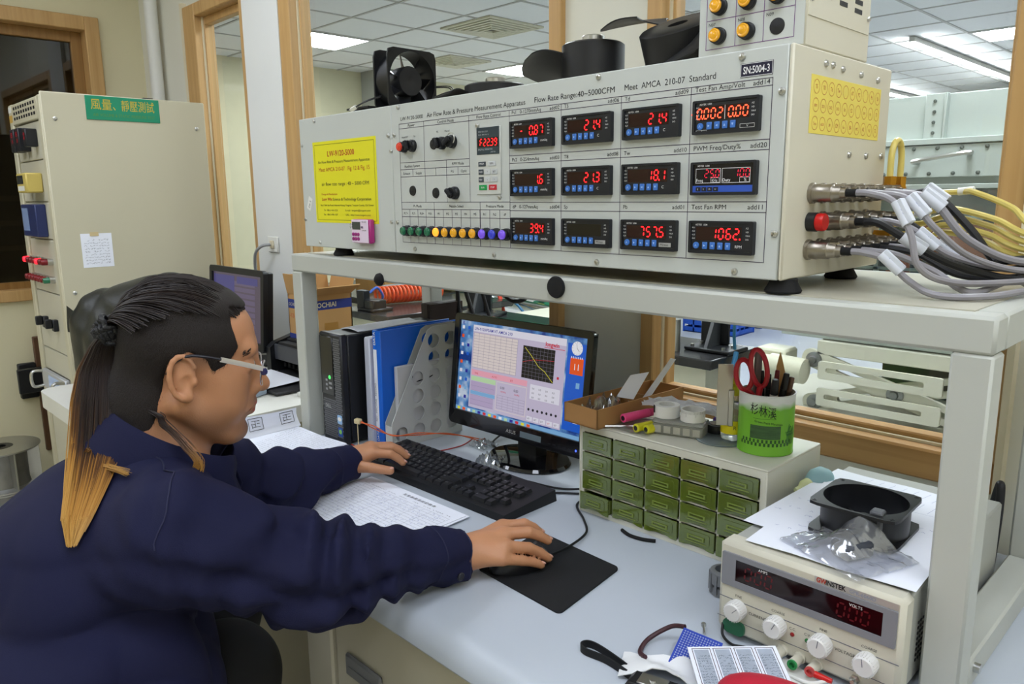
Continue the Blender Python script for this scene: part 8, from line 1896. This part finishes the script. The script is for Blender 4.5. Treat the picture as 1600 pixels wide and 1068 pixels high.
# eyes and brows
for s_ in (-1, 1):
    q = MB(); q.sphere(tuple(h(0.0775,s_*0.031,0.008)), 0.0115, 18, 10); e = obj('eye', q, mat('eye_white', '#D9D2C8', 0.2), person)
    q = MB(); q.sphere(tuple(h(0.0855,s_*0.0305,0.007)), 0.0048, 14, 8); obj('iris', q, mat('iris_dark', '#20140E', 0.15), e)
M_hair = ramp_mat('hair', [(0.0,'#180F0C'),(0.50,'#24150F'),(0.66,'#5A3818'),(0.80,'#A8762F'),(1.0,'#BE9248')], 0.55)
M_fuzz = mat('shaved_hair', '#1B1310', 0.75, var=0.5, vscale=500, bump=0.6, bscale=700)
for s_ in (-1, 1):
    q = MB(); rn = random.Random(5)
    for k in range(110):
        u = rn.random(); y = s_*(0.014+0.041*u); x = 0.0905-0.020*u*u; z = 0.0290+0.005*math.sin(PI*min(1,u*1.2))+rn.uniform(-0.0032,0.0032)
        a = h(x, y, z); b = h(x-0.002, y+s_*0.006, z+0.001-0.003*u); q.tube([a, (a+b)/2+_f*0.0004, b], 0.0005, 4)
    obj('eyebrow', q, M_hair, person, attr=True)
# shaved sides and combed top as one cap that follows the skull
HF_ = Field(np.arange(-0.76,-0.48,0.003), np.arange(-0.68,-0.36,0.003), np.arange(1.0,1.27,0.003)); skull(HF_)
CP(HF_, (-0.040,0,-0.020), (-0.052,0,-0.075), 0.052, 0.054, 0.02); WC(HF_, h(-0.050,0,-0.06), Nk, 0.053, 0.060, 0.02)
gx_, gy_2, gz_ = np.meshgrid(*HF_.ax, indexing='ij'); lp = (np.stack([gx_, gy_2, gz_], -1)-H0)@HM; lx, ly, lz = lp[...,0], np.abs(lp[...,1]), lp[...,2]
poly_ = [(0.110,0.102),(0.086,0.092),(0.066,0.086),(0.047,0.090),(0.053,0.065),(0.064,0.036),(0.054,0.018),(0.044,-0.006),(0.034,-0.006),(0.022,0.020),(0.0,0.029),(-0.022,0.014),(-0.027,-0.012),(-0.026,-0.045),(-0.040,-0.085),(-0.2,-0.10),(-0.2,0.2),(0.11,0.2)]
def polyd(px, pz):
    d = np.full(px.shape, 1e9); ins = np.zeros(px.shape, bool)
    for (x0,z0), (x1,z1) in zip(poly_, poly_[1:]+poly_[:1]):
        ex, ez = x1-x0, z1-z0; t = np.clip(((px-x0)*ex+(pz-z0)*ez)/(ex*ex+ez*ez), 0, 1); d = np.minimum(d, np.hypot(px-x0-t*ex, pz-z0-t*ez))
        c = ((z0 > pz) != (z1 > pz)) & (px < (x1-x0)*(pz-z0)/(z1-z0+1e-12)+x0); ins ^= c
    return np.where(ins, -d, d)
pd = polyd(lx+0.0*ly, lz+0.0); top_ = np.clip((lz-0.066+0.25*np.clip(-lx-0.02,0,1))/0.03, 0, 1); top_ = top_*top_*(3-2*top_)
thick = 0.0018+0.009*top_*np.clip((0.098-lx)/0.05,0.04,1)+0.0006*np.sin(700*lz)*0
HF_.D = smax(HF_.D-thick.astype(np.float32), pd.astype(np.float32), 0.004)
V, Q = nets(HF_); L2 = hl_(V)
mesh_obj('scalp_hair', V, Q, M_fuzz, person, label='short shaved dark hair')
q = MB(); rn = random.Random(14); sc_ = BVHTree.FromPolygons([tuple(v) for v in V], [tuple(f_) for f_ in Q]); M_fz = mat('fuzz_strand', '#17100D', 0.7, var=0)
ok_ = [i for i in range(len(V)) if L2[i][1] > 0.02 and -0.11 < L2[i][2] < 0.085]
for i in rn.sample(ok_, min(2600, len(ok_))):
    p = V[i]; n_ = np.array(sc_.find_nearest(Vector(p))[1]); d_ = HM@np.array((-0.3+rn.uniform(-.3,.3),0.1,-0.9)); d_ = d_-n_*(d_@n_)+n_*0.35; e = p+d_/np.linalg.norm(d_)*rn.uniform(0.004,0.0075)
    s_ = np.cross(d_, n_); s_ = s_/np.linalg.norm(s_)*0.00045; q.add([p-s_, p+s_, e], [(0,1,2)])
obj('short_hairs', q, M_fz, person, smooth=0)
# long strands combed back to the tie
TIE = np.array((-0.092, 0.0, 0.044)); rn = random.Random(8)
q = MB(); C0_ = np.array((-0.006,0,0.036)); RADS = np.array((0.092,0.081,0.080))
def on_scalp(v, e):
    v = v/np.linalg.norm(v/RADS); return C0_+v*(1+e)
for k in range(760):
    u = rn.random()
    if u < 0.45:   # front hairline
        y = rn.uniform(-0.052,0.052); s_ = np.array((0.080-9*y*y+rn.uniform(-0.012,0.004), y, 0.091-4*y*y))
    elif u < 0.88: # part line along the sides
        s = rn.choice((-1,1)); x = rn.uniform(-0.07,0.062); s_ = np.array((x, s*(0.060+rn.uniform(-.004,.003)-3*max(0,x-0.02)**2*4), 0.086-0.4*max(0,-x)+rn.uniform(-0.012,0.004)))
    else: s_ = np.array((rn.uniform(-0.05,0.04), rn.uniform(-0.05,0.05), 0.11))
    a = s_-C0_; b = TIE-C0_; e0 = rn.uniform(0.03,0.085); pts = []; q.cv = rn.uniform(0,0.30)
    for i in range(9):
        t = i/8; v = a*(1-t)+b*t; v[2] += 0.03*math.sin(PI*t)*(1 if s_[2] > 0.085 else 0.3); p = on_scalp(v, e0*math.sin(PI*min(1,t*0.9+0.08))+0.015)
        if t > 0.75: p = p*(1-(t-0.75)/0.25)+(TIE+np.array((0,rn.uniform(-.012,.012),rn.uniform(-.012,.012))))*((t-0.75)/0.25)
        pts.append(h(*p))
    q.tube(pts, rn.uniform(0.0005,0.0011), 4, 2)
obj('combed_hair', q, M_hair, person, attr=True)
# glasses
gl_ = MB(); M_frm = mat('frame_silver', '#C9C6CC', 0.3, 0.8); M_fdk = mat('frame_dark', '#14141E', 0.35)
eg = None
for s_ in (-1, 1):
    q = MB(); q.tube([h(0.098,s_*0.069,0.010), h(0.070,s_*0.0745,0.0165), h(0.040,s_*0.079,0.0225)], 0.0012, 6, 4, flat=3.2); q2 = obj('glasses_temple', q, M_frm, person)
    q = MB(); q.tube([h(0.041,s_*0.079,0.0225), h(0.020,s_*0.0825,0.026), h(0.0,s_*0.0845,0.026), h(-0.016,s_*0.084,0.016), h(-0.024,s_*0.081,0.000)], 0.0020, 8, 5); obj('temple_tip', q, M_fdk, q2)
    q = MB(); q.cyl(tuple(h(0.099,s_*0.068,0.0065)), tuple(h(0.096,s_*0.0705,0.0065)), 0.0050, seg=10); obj('hinge', q, mat('hinge_blue', '#2A2C5A', 0.35), q2)
    rim = [h(0.101+0.003*math.cos(t)*0-0.012*max(0,abs(0.034+0.026*math.cos(t))-0.03)/0.03*0.6, s_*(0.036+0.0265*math.cos(t)), -0.003+0.0165*math.sin(t)+0.001*math.cos(t)) for t in (2*PI*i/36 for i in range(36))]
    q = MB(); q.tube(rim[:19], 0.0010, 6); o = obj('glasses_rim', q, M_frm, person); q = MB(); q.tube(rim[18:]+rim[:1], 0.0005, 6); obj('nylon_rim', q, M_frm, o)
    q = MB(); q.poly([tuple(p) for p in rim]); obj('glasses_lens', q, glassy('lens_glass', '#F4F7F8', gloss=0.10), o, smooth=0)
q = MB(); q.tube([h(0.1015,-0.0105,0.006), h(0.104,0,0.009), h(0.1015,0.0105,0.006)], 0.0011, 6, 4); obj('glasses_bridge', q, M_frm, person)

# ---------------------------------------------------------------- clothes
JF = Field(np.arange(-1.02,-0.26,0.005), np.arange(-1.0,-0.05,0.005), np.arange(0.46,1.08,0.005))
RTv = np.array((0.93,-0.37,0)); FWv = np.array((0.37,0.93,0))
def jp(a, b, r0, r1, k=0.05): WC(JF, np.array(a), np.array(b), r0, r1, k)
jp(CHE+RTv*0.075-FWv*0.015, BEL+RTv*0.085+FWv*0.0, 0.125, 0.140, 0.05); jp(CHE-RTv*0.085-FWv*0.015, BEL-RTv*0.085, 0.125, 0.140, 0.05)
jp(Nk-FWv*0.015-np.array((0,0,0.035)), CHE-FWv*0.03, 0.075, 0.13, 0.05)
jp(Nk+RTv*0.03-np.array((0,0,0.03)), SHR+np.array((-0.03,0.005,0.0)), 0.062, 0.072, 0.05); jp(Nk-RTv*0.03-np.array((0,0,0.03)), SHL+np.array((0.02,0,0.0)), 0.062, 0.070, 0.05)
jp(BEL, (HPR+HPL)/2+np.array((0,0.0,-0.03)), 0.165, 0.165, 0.05); jp(BEL+RTv*0.10+FWv*0.03, BEL+RTv*0.12+FWv*0.03-np.array((0,0,0.16)), 0.125, 0.13, 0.05); jp(BEL+RTv*0.09, HPR+RTv*0.01, 0.13, 0.135, 0.05); jp(BEL-RTv*0.09, HPL, 0.13, 0.135, 0.05)
def sleeve(S, E, W_, dirw, rS, rE, rW):
    JS = Field(*JF.ax)
    f, lo, hi = cap(S, E, rS, rE); JS.put(f, lo, hi, 0.02)
    f, lo, hi = cap(E, W_+dirw*0.06, rE, rW); JS.put(f, lo, hi, 0.03)
    f, lo, hi = cap(E+np.array((0,0,-0.006)), E+dirw*0.05+np.array((0,0,-0.005)), rE*1.04, rE*0.98); JS.put(f, lo, hi, 0.03)
    gx3 = JF.ax[0][:,None,None]; gy3 = JF.ax[1][None,:,None]; gz3 = JF.ax[2][None,None,:]
    al = (gx3-W_[0])*dirw[0]+(gy3-W_[1])*dirw[1]+(gz3-W_[2])*dirw[2]
    # folds running round the sleeve, strongest by the elbow
    dE = np.sqrt((gx3-E[0])**2+(gy3-E[1])**2+(gz3-E[2])**2)
    wv = np.sin(85*al+30*(gx3-gz3)+2.6*np.sin(26*gy3+31*gx3+18*gz3)); JS.D += ((0.0075*np.exp(-(dE/0.11)**2)+0.0030)*(wv*np.abs(wv)**0.4)+0.0022*np.sin(150*(gx3*0.6+gz3)+40*gy3))*(JS.D < 0.04)
    JS.D = np.maximum(JS.D, (al-0.012).astype(np.float32))
    f, lo, hi = cap(W_-dirw*0.03, W_+dirw*0.08, rW*0.80, rW*0.80); JS.put(f, lo, hi, 0.0, True)
    JF.D = smin(JF.D, JS.D, 0.035)
dR = (WRR-ELR)/np.linalg.norm(WRR-ELR); dL = (WRL-ELL)/np.linalg.norm(WRL-ELL)
sleeve(SHR, ELR, WRR, dR, 0.078, 0.055, 0.0365); sleeve(SHL, ELL, WRL, dL, 0.076, 0.055, 0.0365)
gx3 = JF.ax[0][:,None,None]; gy3 = JF.ax[1][None,:,None]; gz3 = JF.ax[2][None,None,:]
sR = gx3*0.93-gy3*0.37; sF = gx3*0.37+gy3*0.93
body_mask = 1/(1+np.exp(-( (-0.44-sF)/0.03)))
q1 = 44*gz3-20*sR+14*sF+1.8*np.sin(11*sR+8*gz3)+1.2*np.sin(19*sF); q2 = 30*gz3+34*sR+2.0*np.sin(14*gz3+9*sF); am_ = 0.55+0.45*np.sin(9*sR+7*gz3+5*sF)
JF.D += (body_mask*(0.020*am_*(0.62-np.abs(np.sin(0.8*q1))**0.6)+0.012*(0.62-np.abs(np.sin(0.7*q2))**0.6)) * np.clip((0.97-gz3)/0.14,0.04,1)).astype(np.float32)*(JF.D < 0.049)
JF.D = np.maximum(JF.D, np.where(gy3 > -0.345, np.where(gx3 < -0.52, 0.7612, 0.7518)-gz3, -1).astype(np.float32))     # the sleeves lie flat on the desk top
# neck opening
f, lo, hi = cap(h(-0.045,0,-0.06), Nk+np.array((0.01,0.02,-0.02)), 0.064, 0.068); JF.put(f, lo, hi, 0.006, True)
V, Q = keep_big(*nets(JF)); V = smooth_v(V, Q, 2, 0.5)
M_navy = mat('jacket_navy', '#171937', 0.82, var=0.10, vscale=14, bump=0.25, bscale=900, spec=0.25)
jk = mesh_obj('jacket', V, Q, M_navy, person)
# seam round the right armhole, laid on the jacket surface
bvh = BVHTree.FromPolygons([tuple(v) for v in V], [tuple(f_) for f_ in Q])
def snap(p, e=0.0008):
    hit = bvh.find_nearest(Vector(p)); return hit[0]+hit[1]*e
# ponytail
tieW = h(*TIE); q = MB(); rn = random.Random(21)
VRt = np.array((0.698,0.716,0.0)); VFw = np.array((-0.716,0.698,0.0)); UPv = np.array((0,0,1.0))
mid = [[0.0,0.0,0.0,0.016],[-0.016,-0.020,0,0.020],[-0.026,-0.052,0,0.030],[-0.034,-0.095,0,0.035],[-0.041,-0.155,0,0.037],[-0.061,-0.214,0,0.029],[-0.083,-0.268,0,0.019],[-0.094,-0.312,0,0.006]]
MC = [np.array(q) for q in ((-0.651,-0.593,1.164),(-0.663,-0.604,1.144),(-0.67,-0.612,1.112),(-0.645,-0.625,1.078),(-0.625,-0.638,1.024),(-0.57,-0.667,0.992),(-0.513,-0.697,0.968),(-0.488,-0.712,0.944))]     # down the back of the jacket
def pony(t, off, dep, wd=1.0):
    f = t*(len(mid)-1); i = min(int(f), len(mid)-2); w_ = f-i; w2 = w_*w_*(3-2*w_)*0.5+w_*0.5
    m_ = MC[i]*(1-w2)+MC[i+1]*w2; wd_ = mid[i][3]*(1-w2)+mid[i+1][3]*w2
    return m_+VRt*off*wd_*wd+VFw*dep*wd_*0.42+UPv*0.15*off*wd_
for k in range(900):
    r_ = math.sqrt(rn.random()); a = rn.random()*2*PI; off, dep = r_*math.cos(a), r_*math.sin(a); ln = rn.uniform(0.70,1.0)**0.8*1.0; ph = rn.random()*6; am = rn.uniform(0.02,0.12); shift = 0.42*max(0,-off-0.35)/0.65+0.10*rn.uniform(-1,1)
    n = 18; pts = []; vals = []
    for i in range(n+1):
        t = ln*i/n; spread = 1.0+0.25*max(0,t-0.8)*rn.uniform(-1,1); pts.append(pony(t, off*spread+am*math.sin(5*t+ph)*t, dep+am*math.cos(4*t+ph)*t)); vals.append(min(1,max(0,t*0.92+shift+ (0.10 if t > 0.62 else 0))))
    b0 = len(q.v); q.tube(pts, rn.uniform(0.0008,0.0015), 4, rf=lambda u: (1-0.6*u))
    for i in range(n+1):
        for j in range(4): q.val[b0+i*4+j] = vals[i]
obj('ponytail', q, M_hair, person, attr=True)
q = MB(); rn = random.Random(33)
def wisp(P_, n, jit, v0, v1, r=0.0007):
    for k in range(n):
        o_ = np.array([rn.gauss(0,jit) for _ in range(3)]); pts = [np.array(p)+o_*(0.4+0.6*i/len(P_))+np.array([rn.gauss(0,jit*0.3) for _ in range(3)]) for i, p in enumerate(P_)]
        b0 = len(q.v); q.tube(pts, r, 4, 5, rf=lambda u: 1-0.6*u); m_ = len(q.v)-b0
        for i in range(m_): q.val[b0+i] = v0+(v1-v0)*(i/m_)
wisp([h(-0.055,0.050,-0.050), (-0.575,-0.572,1.052),(-0.559,-0.575,1.047),(-0.530,-0.571,1.037),(-0.511,-0.564,1.021),(-0.499,-0.557,1.007),(-0.498,-0.557,0.996),(-0.503,-0.561,0.987)], 60, 0.0034, 0.25, 0.98, 0.0006)
obj('nape_lock', q, M_hair, person, attr=True); q = MB()
wisp([(-0.600,-0.655,1.02),(-0.610,-0.656,1.008),(-0.590,-0.652,1.003),(-0.560,-0.645,1.003),(-0.525,-0.634,1.002)], 40, 0.0026, 0.70, 0.98, 0.0006)
obj('golden_lock', q, M_hair, person, attr=True); q = MB()
for k in range(40):
    a = rn.uniform(-0.9,0.9); wisp([h(0.06-0.03*abs(a),0.05*a,0.098), h(0.0,0.06*a,0.117+rn.uniform(0,0.005)), h(-0.06,0.05*a,0.106+rn.uniform(0,0.006)), h(-0.09,0.01*a,0.06)], 1, 0.001, 0.0, 0.3, 0.0005)
obj('loose_strands', q, M_hair, person, attr=True)
q = MB(); rn = random.Random(2); ax_ = (pony(0.03,0,0)-tieW); ax_ /= np.linalg.norm(ax_); u_ = np.cross(ax_, UPv); u_ /= np.linalg.norm(u_); w_ = np.cross(u_, ax_)
for k in range(4):
    c = tieW+ax_*(-0.004+0.006*k); q.tube([c+(u_*math.cos(t)+w_*math.sin(t))*(0.0205+0.002*math.sin(9*t+k*2))+ax_*0.0025*math.sin(7*t+k) for t in (2*PI*i/30 for i in range(30))], 0.0042, 7, closed=True)
obj('hair_tie', q, mat('tie_black', '#0C0C10', 0.35, bump=0.8, bscale=800), person)
ax_a = (ELR-SHR)/np.linalg.norm(ELR-SHR); u_ = np.cross(ax_a, UPv); u_ /= np.linalg.norm(u_); w_ = np.cross(u_, ax_a)
q = MB(); q.tube([snap(SHR-ax_a*0.045+0.10*(u_*math.cos(t)+w_*math.sin(t))) for t in (R(10+8*i) for i in range(22))], 0.0011, 5); obj('armhole_seam', q, mat('seam_navy', '#1B1E3C', 0.8), jk)
for W_, d_, rW in ((WRR, dR, 0.037), (WRL, dL, 0.037)):
    u_ = np.cross(d_, UPv); u_ /= np.linalg.norm(u_); w_ = np.cross(u_, d_); q = MB()
    for off_ in (0.006, -0.052): q.tube([snap(W_+d_*off_+(rW+0.01)*(u_*math.cos(t)+w_*math.sin(t)), 0.0003) for t in (2*PI*i/40 for i in range(40))], 0.0011, 6, closed=True)
    obj('cuff_hem', q, mat('seam_navy', '#1B1E3C', 0.8), jk)
u_ = np.cross(dR, UPv); u_ /= np.linalg.norm(u_); w_ = np.cross(u_, dR)
bp = snap(WRR-dR*0.014+(u_*0.9-w_*0.35)*0.05, 0.0); bn = bvh.find_nearest(bp)[1]
q = MB(Matrix.Translation(bp) @ bn.to_track_quat('Z','Y').to_matrix().to_4x4()); q.lathe([(0.0062,0),(0.0065,0.0018),(0.0055,0.0028),(0.004,0.0022),(1e-4,0.0020)], 20); obj('cuff_button', q, mat('button_dark', '#14141C', 0.3), jk)
# folded collar
q = MB(); n = 40; prof_n = 9
Cc = np.array((-0.622,-0.552,0.990)); axc = FWv*0.50+np.array((0,0,1.0)); axc /= np.linalg.norm(axc); fc = FWv-axc*(FWv@axc); fc /= np.linalg.norm(fc); rc = np.cross(fc, axc)
for i in range(n+1):
    t = R(22)+R(316)*i/n; rad = np.array((math.cos(t)*0.082, math.sin(t)*0.073)); dirv = fc*math.cos(t)+rc*math.sin(t); back = 0.5-0.5*math.cos(t); tip = max(0, 1-min(i, n-i)/5.0)
    base = Cc+fc*rad[0]+rc*rad[1]
    P_ = [(-0.004,-0.022),(-0.002,0.0),(0.0,0.018+0.006*back),(0.003,0.026+0.008*back),(0.009,0.028+0.008*back),(0.015,0.020+0.004*back),(0.021,0.002),(0.026,-0.016-0.010*tip),(0.029,-0.028-0.022*tip)]
    for (o_, z_) in P_: q.v.append(tuple(base+dirv*o_+axc*z_+fc*(0.022*tip if z_ < 0 and o_ > 0.02 else 0))); q.val.append(0)
for i in range(n):
    for j in range(prof_n-1): q.f.append([i*prof_n+j,(i+1)*prof_n+j,(i+1)*prof_n+j+1,i*prof_n+j+1]); q.mi.append(0)
col_ = obj('collar', q, M_navy, jk, smooth=60)
md = col_.modifiers.new('thickness', 'SOLIDIFY'); md.thickness = 0.0022; md.offset = 0
# trousers and shoes
TF_ = Field(np.arange(-0.95,-0.36,0.007), np.arange(-0.95,-0.22,0.007), np.arange(0.05,0.74,0.007))
for a, b, r0, r1 in ((HPR,KNR,0.100,0.078),(HPL,KNL,0.100,0.078),(KNR,FTR+np.array((0,0,0.03)),0.074,0.062),(KNL,FTL+np.array((0,0,0.03)),0.074,0.062),(HPR,HPL,0.12,0.12)): WC(TF_, a, b, r0, r1, 0.03)
V, Q = nets(TF_); V = smooth_v(V, Q, 1, 0.5); mesh_obj('trousers', V, Q, mat('trousers_black', '#141519', 0.85, var=0.15, bump=0.2, bscale=700), person)
for Ft in (FTR, FTL):
    SFd = Field(np.arange(Ft[0]-0.07,Ft[0]+0.1,0.005), np.arange(Ft[1]-0.09,Ft[1]+0.24,0.005), np.arange(-0.02,0.13,0.005))
    WC(SFd, Ft+np.array((0,-0.03,-0.05)), Ft+np.array((0.02,0.16,-0.056)), 0.043, 0.038, 0.02); WC(SFd, Ft+np.array((0,-0.02,-0.05)), Ft+np.array((0,-0.01,0.01)), 0.045, 0.046, 0.02)
    SFd.D = np.maximum(SFd.D, (0.002-SFd.ax[2])[None,None,:]); V, Q = nets(SFd); mesh_obj('shoe', V, Q, mat('shoe_black', '#16161A', 0.5), person)
# stool under the person
t = thing('stool', 'dark round stool under the seated person', 'stool', (-0.62,-0.74,0)); q = MB(T(-0.65,-0.86,0)); q.lathe([(1e-4,0.345),(0.15,0.345),(0.165,0.355),(0.165,0.375),(0.15,0.385),(1e-4,0.386)], 36); obj('seat', q, mat('stool_navy', '#1E2A55', 0.6), t)
q = MB(T(-0.65,-0.86,0)); q.lathe([(0.025,0.06),(0.025,0.345)], 20); obj('column', q, M_steel, t)
q = MB(T(-0.65,-0.86,0)); q.lathe([(1e-4,0.0),(0.17,0.0),(0.17,0.012),(0.03,0.05),(0.026,0.062),(1e-4,0.062)], 36); obj('base', q, M_black, t)
# dark quilted jacket thrown over the side desk
PJ = Field(np.arange(-2.35,-1.62,0.008), np.arange(-0.42,0.14,0.008), np.arange(0.745,1.15,0.008))
for a, b, r0, r1 in (((-2.04,-0.19,0.975),(-1.90,-0.07,1.0),0.10,0.115),((-1.90,-0.07,0.98),(-1.78,0.0,0.94),0.115,0.11),((-2.03,-0.20,0.90),(-1.95,-0.20,0.84),0.09,0.08),((-1.9,-0.10,0.86),(-1.78,-0.05,0.85),0.10,0.10),((-2.06,-0.245,0.84),(-1.98,-0.24,0.80),0.045,0.05),((-2.10,-0.255,0.965),(-1.98,-0.22,0.93),0.022,0.06)): WC(PJ, np.array(a), np.array(b), r0, r1, 0.05)
px3 = PJ.ax[0][:,None,None]; py3 = PJ.ax[1][None,:,None]; pz3 = PJ.ax[2][None,None,:]
sq = (px3*0.70+py3*0.72)
PJ.D += (0.008-0.013*np.abs(np.sin(22*sq+0.8*np.sin(9*pz3)))**0.35+0.0016*np.sin(70*pz3+30*px3+3*np.sin(25*py3))).astype(np.float32)*(np.abs(PJ.D) < 0.045)
PJ.D = np.maximum(PJ.D, (0.7515-PJ.ax[2])[None,None,:]); V, Q = nets(PJ); V = smooth_v(V, Q, 1, 0.5)
t = thing('quilted_jacket', 'dark olive quilted jacket thrown in a heap on the side desk', 'jacket', (-1.93,-0.12,0.7505)); mesh_obj('quilted_shell', V, Q, mat('quilt_olive', '#23241F', 0.42, var=0.15, bump=0.3, bscale=120), t)
q = MB(); q.grid(10, 6, lambda u, v: (-2.135+0.10*u+0.02*v, -0.290+0.055*u, 0.955+0.06*v-0.05*u+0.012*math.sin(3*u+2*v)), thick=0.012); obj('ribbed_hem', q, mat('quilt_rib', '#2A2B24', 0.8, bump=0.5, bscale=300, stretch=(1,1,0.1)), t)
